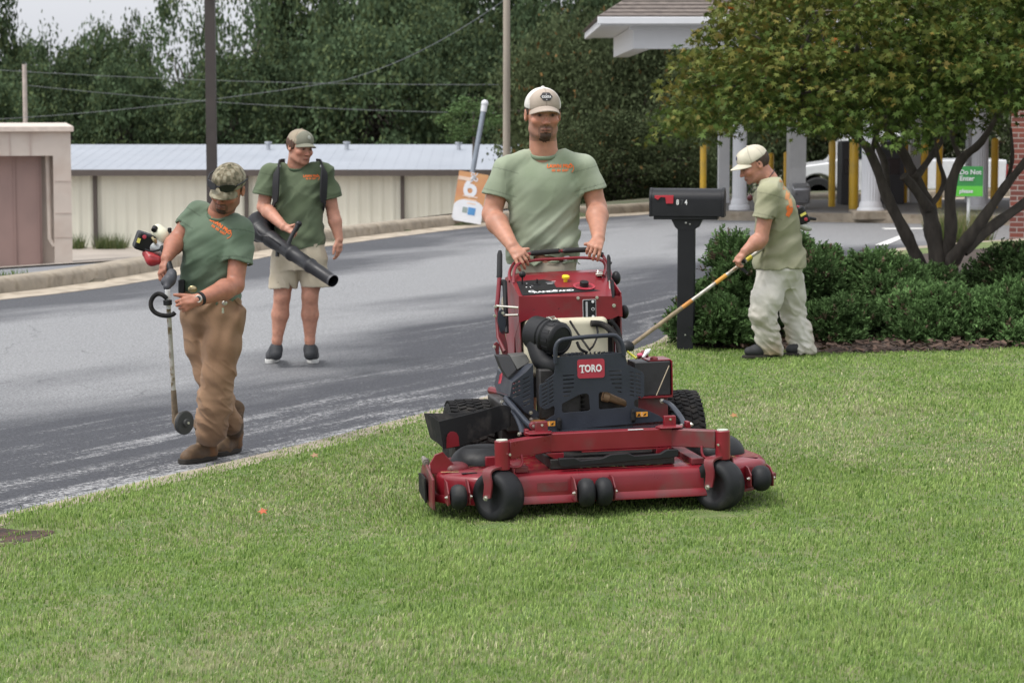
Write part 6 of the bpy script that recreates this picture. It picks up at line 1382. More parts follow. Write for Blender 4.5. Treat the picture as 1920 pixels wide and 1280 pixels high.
def cap(P, hc, R, cols, bill, patch=None, tilt=0, mesh_back=False, bill_drop=1.):
    """crown and curved bill on the head"""
    Rm = np.array(R, np.float32); hc = A3(hc); w = lambda p: Vector((hc+Rm@(A3(p)*HS)).tolist())
    F0 = Field(); F = SF(F0); F.ell(w((0, .012, .040)), (.086, .106, .086), R, k=.01); F.ell(w((0, -.045, .065)), (.060, .052, .052), R, k=.025)
    nrm = Rm@A3((0, .10, -1)); F0.plane(w((0, 0, .030)), nrm); F.ell(w((0, .012, .034)), (.080, .100, .080), R, k=.003, sub=True)
    F.ell(w((0, .012, .127)), (.009, .009, .005), R, k=.002)
    def cf(V):
        Q = (V-hc)@Rm/HS; x, y, z = Q.T; n = len(V); col = np.tile(np.array(cols[0]), (n, 1)); a = np.arctan2(x, -(y-.012))
        if mesh_back: b = (y > -.035+.25*np.abs(x)*0) | (np.abs(x) > .072); col[b] = cols[1]
        seam = np.min([np.abs(np.angle(np.exp(1j*(a-s)))) for s in (0, PI/3, -PI/3, 2*PI/3, -2*PI/3, PI)], 0)*np.hypot(x, y) < .0025; col[seam] *= .72
        col *= (1+.14*vnoise(V[:, 0]*25, V[:, 1]*25, V[:, 2]*25))[:, None]
        if len(cols) > 2:
            nz = vnoise(V[:, 0]*55, V[:, 1]*55, V[:, 2]*55)+.5*vnoise(V[:, 0]*110, V[:, 1]*110, V[:, 2]*110); col[nz > .25] = cols[2]; col[nz < -.3] = cols[3]
        low = z < .048; col[low] *= .93; return col
    c = mesh_obj('cap', F0.mesh('cap', .0032, cf), cap_m, P, 60)
    U = np.linspace(-1, 1, 25); T = np.linspace(0, 1, 9); V = []
    for t in T:
        for u in U:
            a = u*1.02; bx, by = math.sin(a)*.082, .010-math.cos(a)*.102; ln = bill[0]*(max(0, math.cos(u*PI/2))**.55)
            V.append(w((bx*(1+.05*t), by-ln*t, .046-.030*bill_drop*u*u-t*bill[1]*(1-.3*u*u)+.0)))
    V = np.array([tuple(v) for v in V]); n = len(U); up = (Rm@A3((0, 0, 1)))*.0045; m = len(V); V2 = np.concatenate([V+up*.5, V-up*.5])
    I = np.arange(m).reshape(len(T), n); Q = [(I[i, j], I[i, j+1], I[i+1, j+1], I[i+1, j]) for i in range(len(T)-1) for j in range(n-1)]
    Q2 = [tuple(m+k for k in q[::-1]) for q in Q]; bd = list(I[0, :])+list(I[1:, -1])+list(I[-1, -2::-1])+list(I[-2:0:-1, 0]); S_ = [(bd[i], m+bd[i], m+bd[(i+1) % len(bd)], bd[(i+1) % len(bd)]) for i in range(len(bd))]
    cc = np.tile(np.array(cols[0]), (2*m, 1))
    tt = np.repeat(T, n); row = np.abs((tt*5) % 1-.5) < .12; cc[np.concatenate([row, row])] *= .9
    if len(cols) > 2:
        nz = vnoise(V2[:, 0]*55, V2[:, 1]*55, V2[:, 2]*55); cc[nz > .25] = cols[2]; cc[nz < -.3] = cols[3]
    mesh_obj('bill', np_mesh('bill', V2, Q+Q2+S_, cc), cap_m, c, 50)
    if patch:
        rx, rz, m_ = patch; pm = MB(); pm.prism([(rx*math.cos(a)*(1+.08*math.cos(6*a)), rz*math.sin(a)*(1+.08*math.cos(6*a)), 0) for a in np.linspace(0, 2*PI, 25)[:-1]], (0, 0, .001))
        M = Matrix(np.vstack([np.column_stack([Rm@A3((1, 0, 0)), Rm@A3((0, 0, 1)), Rm@A3((0, -1, 0)), hc+Rm@A3((0, -.25, .094))]), [0, 0, 0, 1]]).tolist())
        def lay(me, off, nm, mt, par):
            me.transform(M); drape(me, c.data, Rm@A3((0, 1, 0)), off); return mesh_obj(nm, me, mt, par, 0)
        # subdivide the patch so that it follows the crown
        bm = bmesh.new(); k = 10
        rows = []
        for i in range(k+1):
            rows.append([bm.verts.new((rx*i/k*math.cos(a)*(1+.08*math.cos(6*a)), rz*i/k*math.sin(a)*(1+.08*math.cos(6*a)), 0)) for a in np.linspace(0, 2*PI, 25)[:-1]] if i else [bm.verts.new((0, 0, 0))])
        for i in range(k):
            for j in range(24):
                j2 = (j+1) % 24
                if i == 0: bm.faces.new((rows[0][0], rows[1][j], rows[1][j2]))
                else: bm.faces.new((rows[i][j], rows[i+1][j], rows[i+1][j2], rows[i][j2]))
        me = bpy.data.meshes.new('patch'); bm.to_mesh(me); bm.free(); pt = lay(me, .0022, 'cap_patch', m_, c)
        if patch[0] > .02:
            for s_, z_, tx in ((.0145, -.001, 'COSTA'), (.008, .012, 'v'), (.008, -.013, 'o')):
                t = text_mesh(tx, s_, 0, .0005); t.transform(Matrix.Translation((0, z_, 0))); lay(t, .0036, 'lettering', wht, pt)
    return c
def hair(P, hc, R, low=-.045, m_=None, grow=.006, front=-.035):
    Rm = np.array(R, np.float32); hc = A3(hc); w = lambda p: hc+Rm@(A3(p)*HS); F = Field()
    SF(F).ell(w((0, .016, .022)), (.077+grow, .097+grow, .094), R, k=.01)
    def cut(X, Y, Z):
        q = [((X-hc[0])*Rm[0, i]+(Y-hc[1])*Rm[1, i]+(Z-hc[2])*Rm[2, i])/HS for i in range(3)]
        return np.minimum(np.minimum(q[2]-low-.028*np.clip((.02-q[1])/.05, 0, 1), q[1]-front), .062-q[2])   # keep sides and back between nape and cap
    F._add(cut, A3((-99,)*3), A3((99,)*3), .003, 'cut')
    F.disp = lambda x, y, z: .0025*vnoise(x*110, y*110, z*50)
    return mesh_obj('hair', F.mesh('hair', .0035), m_ or hair_m, P, 60)
def cut_fix():
    pass
def shirt_print(par, me_t, o, ex, up, w, dirn, lines, ang=0, off=.004):
    ex = Vector(ex).normalized(); up = Vector(up).normalized(); n = ex.cross(up)
    M = Matrix.Identity(4)
    for i, v in enumerate((ex, up, n)): M.col[i][:3] = v
    M.col[3][:3] = o
    for nm, me in lines:
        me.transform(Matrix.Scale(w, 4)); me.transform(M); drape(me, me_t, dirn, off); mesh_obj(nm, me, orange_print, par, 0)
def logo_lines():
    a = text_mesh('LAWN PRO', .26, 0, .012); a.transform(Matrix.Translation((-.13, .15, 0)))
    b = MB()
    for k in range(12): b.add([(x, y, 0) for x, y in rrect(-.54+k*.068, -.13, -.50+k*.068, .0, .01)], [tuple(range(20))]) if k not in (3, 7) else None
    m = bpy.data.meshes.new('digits'); m.from_pydata([tuple(v) for v in b.v], [], b.f)
    c = MB(); P = [(.30, -.10), (.34, .12), (.42, .20), (.46, .30), (.52, .22), (.60, .15), (.62, 0), (.56, -.12), (.52, -.18)]
    P = smooth_line([(x, y, 0) for x, y in P], 4); V = []; F = []
    for i, p in enumerate(P):
        t = (P[min(i+1, len(P)-1)]-P[max(0, i-1)]).normalized(); q = Vector((-t.y, t.x, 0))*.018; V += [p-q, p+q]
        if i: F.append((2*i-2, 2*i-1, 2*i+1, 2*i))
    d = bpy.data.meshes.new('outline'); d.from_pydata([tuple(v) for v in V], [], F)
    return [('lettering', a), ('printed_digits', m), ('printed_emblem', d)]
def sh_col(base, c2, V, sc=5., dk=None):
    n = vnoise(V[:, 0]*sc, V[:, 1]*sc, V[:, 2]*sc)+.5*vnoise(V[:, 0]*sc*2.7, V[:, 1]*sc*2.7, V[:, 2]*sc*2.7); t = np.clip(.5+.55*n, 0, 1)[:, None]
    return np.array(base)*(1-t)+np.array(c2)*t
def collar(name, c, R, rx, ry, r, m_col, par, drop=.03):
    """ribbed neckline following the shoulders"""
    Rm = np.array(R, np.float32); c = A3(c); P = []
    for a in np.linspace(0, 2*PI, 33)[:-1]: P.append(Vector((c+Rm@A3((rx*math.sin(a), -ry*math.cos(a), -drop*(math.cos(a)*.5+.0)-.006*abs(math.sin(a))))).tolist()))
    V = []; F = []; n = len(P)
    for i, p in enumerate(P):
        t = (P[(i+1) % n]-P[i-1]).normalized(); u = Vector((Rm@A3((0, 0, 1))).tolist()); s_ = t.cross(u).normalized(); u = s_.cross(t)
        for k in range(8): a = 2*PI*k/8; V.append(p+s_*math.cos(a)*r*.75+u*math.sin(a)*r*1.5)
    F = [(i*8+k, i*8+(k+1) % 8, ((i+1) % n)*8+(k+1) % 8, ((i+1) % n)*8+k) for i in range(n) for k in range(8)]
    return mesh_obj(name, np_mesh(name, [tuple(v) for v in V], F, np.tile(np.array(m_col), (len(V), 1))), shirt_m, par, 180)
def person(label): r = empty('person', (0, 0, 0)); put(r, label, 'person'); return r
def shoe(F, heel, toe, anklep, h=.075, w=.045):
    heel, toe = Vector(heel), Vector(toe); d = (toe-heel).normalized(); L = (toe-heel).length
    F.cone(heel+d*.035+Vector((0, 0, .045)), heel+d*(L*.62)+Vector((0, 0, .042)), w*.80, w*.92, k=.02); F.cone(heel+d*(L*.62)+Vector((0, 0, .040)), toe-d*.045+Vector((0, 0, .036)), w*.95, w*.78, k=.02)
    F.cone(heel+d*.06+Vector((0, 0, .07)), anklep, w*1.0, w*.98, k=.02); F.cone(heel+d*.08+Vector((0, 0, .085)), heel+d*L*.6+Vector((0, 0, .05)), .034, .03, k=.02)
    F.plane(heel+Vector((0, 0, .012)), (0, 0, -1), (min(heel.x, toe.x)-.08, min(heel.y, toe.y)-.08, heel.z-.1), (max(heel.x, toe.x)+.08, max(heel.y, toe.y)+.08, heel.z+.03))
def sole(name, heel, toe, w, h, m_, par, mid=.0):
    heel, toe = Vector(heel), Vector(toe); d = (toe-heel).normalized(); s_ = Vector((-d.y, d.x, 0)); L = (toe-heel).length; O = []
    for a in np.linspace(0, 2*PI, 33)[:-1]:
        t = .5-.5*math.cos(a); ww = w*(.80+.25*t)*(abs(math.sin(a))**.6)*(1 if math.sin(a) >= 0 else -1)*(1-.0*t); O.append(heel+d*(t*L)+s_*ww)
    return MB().prism(O, (0, 0, h)).build(name, m_, par, 50, .003)
def neck_hole(F, nb, r=.072, tilt=.35, dv=(0, -1, 0), lean=(0, 0, 0), drop=.0):
    nb = Vector(nb)+Vector((0, 0, -drop)); dv = Vector(dv).normalized()
    def f(X, Y, Z):
        a = (X-nb.x)*dv.x+(Y-nb.y)*dv.y; zz = Z-nb.z+tilt*a
        x = X-nb.x-lean[0]*zz; y = Y-nb.y-lean[1]*zz
        return np.maximum(np.sqrt(x*x+y*y)-r-.25*np.maximum(zz, 0), -zz)
    F._add(f, nb-Vector((.14, .14, .06)), nb+Vector((.14, .14, .16)), .004, True)
def fold(x, y, z, fx, fy, fz, amp, sharp=1.):
    n = vnoise(x*fx+3.3, y*fy+1.7, z*fz+9.1); return amp*np.sign(n)*np.abs(n)**sharp

def crease(x, y, z, fx, fy, fz, amp, seed=0.):
    """sharp-ridged cloth folds"""
    w = .5*vnoise(x*5+seed, y*5, z*5); n = vnoise(x*fx+w+seed, y*fy+w*1.3+4., z*fz-w+7.); return -amp*(.55-np.abs(n)**.7)

# ---- 1 the man standing on the mower
def man_mower():
    P = person('man in a faded sage T-shirt and tan mesh cap steering the red stand-on mower'); Y = 12.74
    R = rot3(9, 4, 0); hc = at(1018, 214, Y-.02); nb = at(1019, 282, Y+.02)
    shL, shR = at(945, 315, Y), at(1098, 312, Y); elL, elR = at(922, 402, Y-.02), at(1119, 388, Y+.0); wrL, wrR = at(961, 462, Y-.24), at(1122, 447, Y-.24)
    F = Field(); w = HR(F, hc, R); neck(F, hc, R, nb, .060)
    T_ = nb-Vector((0, 0, .045)); F.cone(T_, at(985, 306, Y+.01), .05, .035, k=.03); F.cone(T_, at(1056, 305, Y+.01), .05, .035, k=.03)
    arm(F, shL, elL, wrL, (.060, .052, .050, .031)); arm(F, shR, elR, wrR, (.060, .052, .050, .031))
    pel = at(1020, 500, Y+.03); F.cone(nb-Vector((0, 0, .14)), pel, .09, .10, k=.05)
    for u in (990, 1050): F.cone(pel, Vector((at(u, 500, Y).x, Y+.06, .55)), .08, .06, k=.03); F.cone(Vector((at(u, 500, Y).x, Y+.06, .55)), Vector((at(u, 500, Y).x, Y+.1, .18)), .055, .04, k=.02)
    # left hand lies over the bar, fingers down, thumb along the grip; right hand wraps
    hand(F, wrL, at(987, 492, Y-.36)-wrL, Vector((-.25, -.75, .75)), 1, per=[(28, 38, 25), (32, 42, 28), (36, 42, 30), (38, 42, 30)], thumb=at(1011, 461, Y-.30)-at(974, 469, Y-.27), spread=1.6, tcurl=4)
    hand(F, wrR, at(1111, 471, Y-.36)-wrR, Vector((.1, -.8, .65)), -1, per=[(48, 40, 25), (52, 42, 28), (54, 42, 30), (56, 42, 30)], thumb=at(1066, 462, Y-.32)-at(1106, 461, Y-.27), spread=1.3, tcurl=4)
    base = (.455, .222, .150)
    body = mesh_obj('body', F.mesh('body', .0042, lambda V: skin_col(V, hc, R, base, (.45, .9))), skin, P, 180)
    hair(P, hc, R, -.02, front=-.02)
    cap(P, hc, R, [(.40, .335, .28), (.66, .64, .60)], (.062, .020), (.030, .021, mat('patch_dark', (.04, .038, .04), .8)), mesh_back=True)
    # shirt
    F = Field(); O = at(1020, 497, Y+.03); Rt = rot3(0, 0, 0)
    H = at(1020, 285, Y).z-O.z
    st = [(.014, .0, 0, .178, .127), (.06, 0, 0, .174, .125), (.18, .0, -.01, .168, .118), (.30, .003, -.015, .178, .122), (.40, .004, -.012, .190, .126), (.46, .004, 0, .192, .118), (.51, .003, .008, .168, .098), (.55, .002, .015, .125, .080), (.583, .0, .018, .092, .072)]
    st = [(a*H/.575, *b) for a, *b in st];
    seL = shL.lerp(elL, .62)+Vector((.0, 0, 0)); seR = shR.lerp(elR, .60)
    F.cone(at(980, 300, Y+.01), shL+Vector((.012, 0, -.004)), .050, .057, k=.05); F.cone(at(1059, 298, Y+.01), shR+Vector((-.012, 0, -.004)), .050, .057, k=.05)
    F.cone(shL+Vector((.01, 0, -.01)), seL, .062, .078, k=.035); F.cone(shR+Vector((-.01, 0, -.01)), seR, .064, .077, k=.035)
    cut_sleeve(F, shL, seL, .077); cut_sleeve(F, shR, seR, .077)
    F.loft(O, Rt, st, k=.022, pw=2.5)
    neck_hole(F, nb+Vector((0, -.008, 0)), .069, .34)
    F.loft(O+Vector((0, 0, -.03)), Rt, [(0, 0, 0, .166, .115), (.075, 0, 0, .166, .115)], k=.004, sub=True)
    def disp(x, y, z):
        X = x-O.x; Z = z-O.z; a = .75; u = X*math.cos(a)+Z*math.sin(a); v = -X*math.sin(a)+Z*math.cos(a)
        lowm = np.clip((.40-Z)/.3, .25, 1); arm_ = np.abs(X) > .2
        d = fold(u, y, v, 4, 6, 22, .014, 1.1)*lowm+crease(u, y, v, 4.5, 6, 15, .012)*lowm+fold(u, y, v, 6, 9, 50, .008)*lowm+fold(X, y, Z, 9, 9, 11, .005)
        d = d+.007*np.sin((Z*1.0+X*.45)*42+3*vnoise(X*6, y*6, Z*6))*np.clip((.22-Z)/.2, 0, 1)
        return np.where(arm_, fold(X, y, Z, 26, 16, 8, .0035), d)
    F.disp = disp
    def col(V):
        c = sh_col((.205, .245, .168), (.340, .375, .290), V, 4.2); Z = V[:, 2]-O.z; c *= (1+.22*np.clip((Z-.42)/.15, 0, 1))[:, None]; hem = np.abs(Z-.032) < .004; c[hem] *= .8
        for sh, se in ((shL, seL), (shR, seR)):
            d = np.array((se-sh).normalized()); t = (V-np.array(se))@d; near = np.linalg.norm(V-np.array(se), axis=1) < .12; c[near & (np.abs(t+.022) < .0035)] *= .78; c[near & (np.abs(t) < .004)] *= .85; t0 = (V-np.array(sh))@d; c[(np.linalg.norm(V-np.array(sh), axis=1) < .10) & (np.abs(t0-.012) < .003)] *= .78
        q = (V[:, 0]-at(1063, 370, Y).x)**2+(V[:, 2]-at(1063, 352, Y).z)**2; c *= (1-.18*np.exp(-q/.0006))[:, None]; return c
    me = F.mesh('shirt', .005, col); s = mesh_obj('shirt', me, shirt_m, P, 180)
    collar('collar', nb+Vector((.0, -.012, -.004)), rot3(0, 14, 0), .072, .073, .007, (.20, .255, .175), s, .034)
    shirt_print(s, me, at(1056, 320, Y-.35), (1, 0, .0), (0, 0, 1), .095, (0, 1, 0), logo_lines())
    # trousers
    F = Field(); F.loft(at(1020, 540, Y+.03)-Vector((0, 0, .06)), Rt, [(-.08, 0, 0, .185, .13), (.05, 0, 0, .185, .13), (.20, 0, 0, .168, .118)], pw=2.5)
    for u, q in ((978, -1), (1060, 1)):
        x = at(u, 500, Y).x; F.cone((x, Y+.02, .80), (x+q*.02, Y+.05, .50), .102, .088, k=.04); F.cone((x+q*.02, Y+.05, .50), (x+q*.03, Y+.08, .20), .082, .085, k=.03)
    F.disp = lambda x, y, z: fold(x, y, z, 12, 9, 20, .010)
    mesh_obj('trousers', F.mesh('trousers', .007, lambda V: sh_col((.30, .265, .205), (.40, .36, .29), V, 7)), pants_m, P, 180)
    F = Field()
    for u in (985, 1056): x = at(u, 500, Y).x; shoe(F, (x, Y+.15, .125), (x, Y-.13, .125), (x, Y+.1, .24))
    bt = mesh_obj('boots', F.mesh('boots', .008, lambda V: np.tile(np.array((.10, .06, .035)), (len(V), 1))), leather, P, 60)
man_mower()

# ---- 2 the man with the edger
def man_edger():
    P = person('man in a camouflage cap and brown work trousers holding the curb edger'); Y = 13.9; gz_ = ROADZ
    R = rot3(-18, 24, 13); hc = at(427, 352, Y-.10); nb = at(414, 398, Y-.01)
    shL, shR = at(369, 399, Y+.06), at(452, 432, Y-.08); elL, elR = at(331, 450, Y+.02), at(441, 535, Y-.16); wrL, wrR = at(312, 484, Y-.16), at(371, 562, Y-.38)
    F = Field(); HR(F, hc, R); neck(F, hc, R, nb, .060); T_ = nb-Vector((0, 0, .045)); F.cone(T_, at(390, 412, Y+.03), .048, .035, k=.03); F.cone(T_, at(436, 426, Y-.04), .048, .035, k=.03)
    arm(F, shL, elL, wrL, (.056, .048, .048, .031)); arm(F, shR, elR, wrR, (.060, .052, .052, .033))
    pel = at(392, 560, Y+.05); F.cone(nb-Vector((0, 0, .14)), pel, .085, .09, k=.05); F.cone(pel, at(410, 700, Y-.04), .07, .05, k=.03); F.cone(at(410, 700, Y-.04), at(398, 812, Y-.01), .05, .04, k=.03)
    hand(F, wrL, at(302, 512, Y-.20)-wrL, Vector((-.85, -.5, .25)), 1, per=[(30, 45, 30), (40, 50, 35), (45, 50, 35), (48, 50, 35)], thumb=at(326, 512, Y-.22)-at(314, 492, Y-.2), spread=.6, tcurl=30)
    hand(F, wrR, at(338, 574, Y-.42)-wrR, Vector((.15, -.95, .1)), 1, per=[(50, 60, 40), (55, 62, 40), (58, 62, 42), (60, 62, 42)], thumb=at(318, 552, Y-.42)-at(352, 557, Y-.40), spread=.4, tcurl=4)
    body = mesh_obj('body', F.mesh('body', .0045, lambda V: skin_col(V, hc, R, (.39, .170, .112), (.5, .95))), skin, P, 180); hair(P, hc, R, -.02, front=-.01)
    CAMO = [(.215, .185, .125), (.2, .18, .12), (.105, .095, .06), (.30, .275, .20)]
    cp = cap(P, hc, R, CAMO, (.066, .034), bill_drop=1.15)
    Rm = np.array(R, np.float32); wv = lambda p: Vector((A3(hc)+Rm@A3(p)).tolist())
    b = MB()
    for s_ in (-1, 1):
        pts = [wv((s_*q[0]*1.12, q[1]*1.10-.012, q[2]*1.1)) for q in ((.004, -.118, .066), (.014, -.121, .082), (.042, -.110, .088), (.070, -.086, .080), (.078, -.064, .062), (.066, -.088, .046), (.040, -.112, .042), (.014, -.121, .050))]
        b.prism(pts, Vector((Rm@A3((0, -.006, .002))).tolist()))
    g = b.build('sunglasses', lens, P, 40, .002); b = MB(); b.tube([wv((-.012, -.145, .078)), wv((.012, -.145, .078))], .004, 8)
    for s_ in (-1, 1): b.tube([wv((s_*.084, -.085, .074)), wv((s_*.100, -.02, .070)), wv((s_*.099, .04, .06))], .0045, 8)
    b.build('frame', plas, g)
    # shirt, leaning to image right
    F = Field(); O = at(393, 548, Y+.05); ax = Vector(nb-O); up = ax.normalized(); right = Vector((math.cos(R_(-20)), math.sin(R_(-20)), 0)); right = (right-up*right.dot(up)).normalized(); back = up.cross(right)
    Rt = np.array([tuple(right), tuple(back), tuple(up)]).T; H = ax.length
    st = [(-.04, .0, 0, .172, .135), (.06, 0, -.005, .176, .140), (.16, .0, -.02, .175, .140), (.28, .005, -.02, .182, .135), (.37, .008, -.012, .190, .126), (.43, .005, 0, .186, .110), (.47, .0, .008, .160, .092), (.50, 0, .015, .112, .075), (.52, .0, .018, .086, .066)]
    st = [(a*H/.52, *b) for a, *b in st];
    seL = shL.lerp(elL, .62); seR = shR.lerp(elR, .60)
    F.cone(at(392, 404, Y+.03), shL+Vector((.012, 0, 0)), .055, .058, k=.05); F.cone(at(434, 418, Y-.03), shR+Vector((-.01, 0, 0)), .058, .065, k=.05)
    F.cone(shL, seL, .062, .068, k=.035); F.cone(shR, seR, .070, .086, k=.035); cut_sleeve(F, shL, seL, .068); cut_sleeve(F, shR, seR, .086)
    F.loft(O, Rt, st, k=.022, pw=2.4)
    neck_hole(F, nb+Vector((0, -.016, 0)), .070, .45, lean=(.15, 0, 0))
    def disp(x, y, z):
        X = x-O.x; Z = z-O.z; a = .5; u = X*math.cos(a)+Z*math.sin(a); v = -X*math.sin(a)+Z*math.cos(a)
        return (fold(u, y, v, 5, 6, 20, .011, 1.2)+crease(u, y, v, 5, 6, 14, .012))*np.clip((.45-Z)/.25, .35, 1)+fold(u, y, v, 8, 9, 40, .004)+fold(X, y, Z, 10, 9, 12, .004)+.005*np.sin(Z*55+X*30+4*vnoise(X*7, y*7, Z*7))*np.clip((.12-Z)/.12, 0, 1)
    F.disp = disp
    def col(V):
        c = sh_col((.078, .118, .078), (.140, .185, .132), V, 5)
        for sh, se in ((shL, seL), (shR, seR)):
            d = np.array((se-sh).normalized()); t = (V-np.array(se))@d; near = np.linalg.norm(V-np.array(se), axis=1) < .12; c[near & (np.abs(t+.022) < .004)] *= .75; t0 = (V-np.array(sh))@d; c[(np.linalg.norm(V-np.array(sh), axis=1) < .10) & (np.abs(t0-.012) < .0035)] *= .72
        return c
    me = F.mesh('shirt', .0055, col); s = mesh_obj('shirt', me, shirt_m, P, 180)
    collar('collar', Vector(nb)+Vector((0, -.018, .0)), Rt@rot3(0, 16, 0), .073, .074, .007, (.08, .125, .08), s, .034)
    shirt_print(s, me, at(403, 436, Y-.4), (math.cos(R_(-33)), 0, math.sin(R_(-33))), (math.sin(R_(33)), 0, math.cos(R_(33))), .105, (0, 1, 0), logo_lines())
    # belt, buckle, pouch
    bo = at(393, 548, Y+.05); F = Field(); F.loft(bo-Vector((0, 0, .022)), Rt, [(-.02, 0, 0, .165, .128), (.022, 0, 0, .165, .128)], pw=2.4); mesh_obj('belt', F.mesh('belt', .006), plas, P, 50)
    b = MB(); q = at(361, 542, Y-.115); b.ball(q, .026, 8, (1, .35, .8)); b.build('buckle', mat('brass', (.45, .38, .22), .35, .8), P, 60)
    b = MB(); q = at(341, 541, Y-.04); b.box(q, (.035, .05, .10)); b.build('belt_pouch', plas, P, bevel=.006)
    # trousers: crossed stance, bunched at the boots
    F = Field(); F.loft(at(393, 575, Y+.04), Rt, [(-.16, .02, 0, .09, .08), (-.08, .01, 0, .140, .125), (-.0, .0, 0, .160, .134), (.08, 0, 0, .160, .128)], k=.03, pw=2.4)
    hipA, knA, anA = at(368, 600, Y+.05), at(391, 700, Y+.08), at(432, 792, Y+.13); hipB, knB, anB = at(421, 600, Y), at(410, 702, Y-.07), at(396, 806, Y-.02)
    F.chain([hipA, hipA.lerp(knA, .5), knA], [.092, .080, .068], .04); F.chain([knA, knA.lerp(anA, .5), anA], [.068, .070, .068], .03)
    F.chain([hipB, hipB.lerp(knB, .5), knB], [.108, .100, .086], .04); F.chain([knB, knB.lerp(anB, .5), anB], [.086, .088, .085], .03)
    F.ell(at(449, 598, Y-.02), (.03, .06, .08), None, k=.02)
    def dp(x, y, z):
        zk = knB.z; near = np.exp(-((z-(zk-.18))/.20)**2); n = vnoise(x*7+y*5, y*6, z*9)
        return fold(x+z*.3, y, z, 12, 9, 6, .005)+crease(x+z*.45, y, z, 17, 12, 6, .011)+near*(crease(x, y, z+x*.8, 9, 9, 26, .017, 3.)+.003*np.sin((z*1.0+x*.8)*52+7*n)+fold(x+z*.7, y, z, 16, 14, 36, .004))+.004*np.sin((z*.6-x)*50+4*n)*np.clip((z-zk)/.2, 0, 1)
    F.disp = dp
    def pc(V):
        c = sh_col((.215, .128, .076), (.305, .195, .122), V, 5); kn = np.exp(-((V[:, 2]-knB.z)/.13)**2); return c*(1+.12*kn)[:, None]*(1-.2*np.clip((anB.z+.12-V[:, 2])/.15, 0, 1))[:, None]
    tr = mesh_obj('trousers', F.mesh('trousers', .0045, pc), pants_m, P, 180)
    for pts in ([(449, 575), (447, 600), (446, 640)], [(425, 568), (432, 580), (446, 588)]):
        S_ = [at(u, v, Y-.4) for u, v in pts]; t_ = MB(); t_.tube(smooth_line(S_, 6), .0035, 6); me = bpy.data.meshes.new('seam'); me.from_pydata([tuple(v) for v in t_.v], [], t_.f); drape(me, tr.data, (0, 1, 0), .003); mesh_obj('pocket_seam', me, mat('seam_brown', (.15, .085, .045), .9), tr, 0)
    b = MB(); q = at(421, 568, Y-.16); b.ball(q, .015, 8, (1, .5, .9)); q2 = at(418, 582, Y-.16); b.box(q2, (.012, .008, .03)); b.build('pocket_keys', zinc, P)
    # boots
    def boot(heel, toe, top):
        F = Field(); heel, toe, top = Vector(heel), Vector(toe), Vector(top); d = (toe-heel).normalized(); L = (toe-heel).length
        shoe(F, heel, toe, heel+d*.06+Vector((0, 0, .12)), w=.052); F.cone(heel+d*.055+Vector((0, 0, .10)), top, .052, .068, k=.025); F.plane(top+Vector((0, 0, .0)), (top-heel).normalized(), top-Vector((.15, .15, .05)), top+Vector((.15, .15, .12)))
        F.disp = lambda x, y, z: fold(x, y, z, 13, 13, 22, .007)
        def c(V):
            z = V[:, 2]-heel.z; cc = sh_col((.135, .080, .042), (.10, .072, .045), V, 12); cc[z < .10] = cc[z < .10]*np.array((.95, .9, .85)); t = (V-np.array(heel))@np.array(d); m = (z < .11) & (t < .09); cc[m] = cc[m]*np.array((1.5, 1.2, .9)); cc *= (1-.25*(np.abs(z-.11) < .006))[:, None]; return cc
        o = mesh_obj('boot', F.mesh('boot', .0055, c), leather, P, 60); sole('sole', heel-d*.006, toe+d*.008, .054, .026, sole_m, o); b = MB(); b.prism([heel-d*.004+Vector((-d.y, d.x, 0))*q[1]*.046+d*q[0] for q in ((0, -1), (.075, -1), (.075, 1), (0, 1))], (0, 0, -.0)) if False else None
        return o
    a1 = gp(395, 862, gz_); t1 = gp(336, 868, gz_); boot((a1.x+.02, a1.y-.02+.06, gz_+.004), (t1.x+.02, t1.y-.05, gz_+.004), at(385, 790, Y-.02))
    a2 = gp(447, 846, gz_); boot((a2.x+.0, a2.y+.02, gz_+.004), (a2.x-.12, a2.y-.24, gz_+.004), at(436, 768, Y+.16))
    # watch
    q = wrR.lerp(elR, .06); d = (elR-wrR).normalized(); M = Matrix.Translation(q) @ d.to_track_quat('Z', 'Y').to_matrix().to_4x4(); b = MB(M); b.lathe([(.031, -.011), (.037, -.010), (.037, .010), (.031, .011)], None, 24); wt = b.build('watch', plas, P)
    n_ = Vector((-.1, -1, .1)).normalized(); c_ = q+n_*.037; b = MB(Matrix.Translation(c_) @ n_.to_track_quat('Z', 'Y').to_matrix().to_4x4()); b.lathe([(.021, -.004), (.021, .005), (.018, .008), (.016, .006), (0, .006)], None, 24); b.build('watch_case', zinc, wt, 40); b = MB(Matrix.Translation(c_+n_*.0065) @ n_.to_track_quat('Z', 'Y').to_matrix().to_4x4()); b.lathe([(.014, 0), (0, .0005)], None, 20); b.build('watch_face', lens, wt)
man_edger()

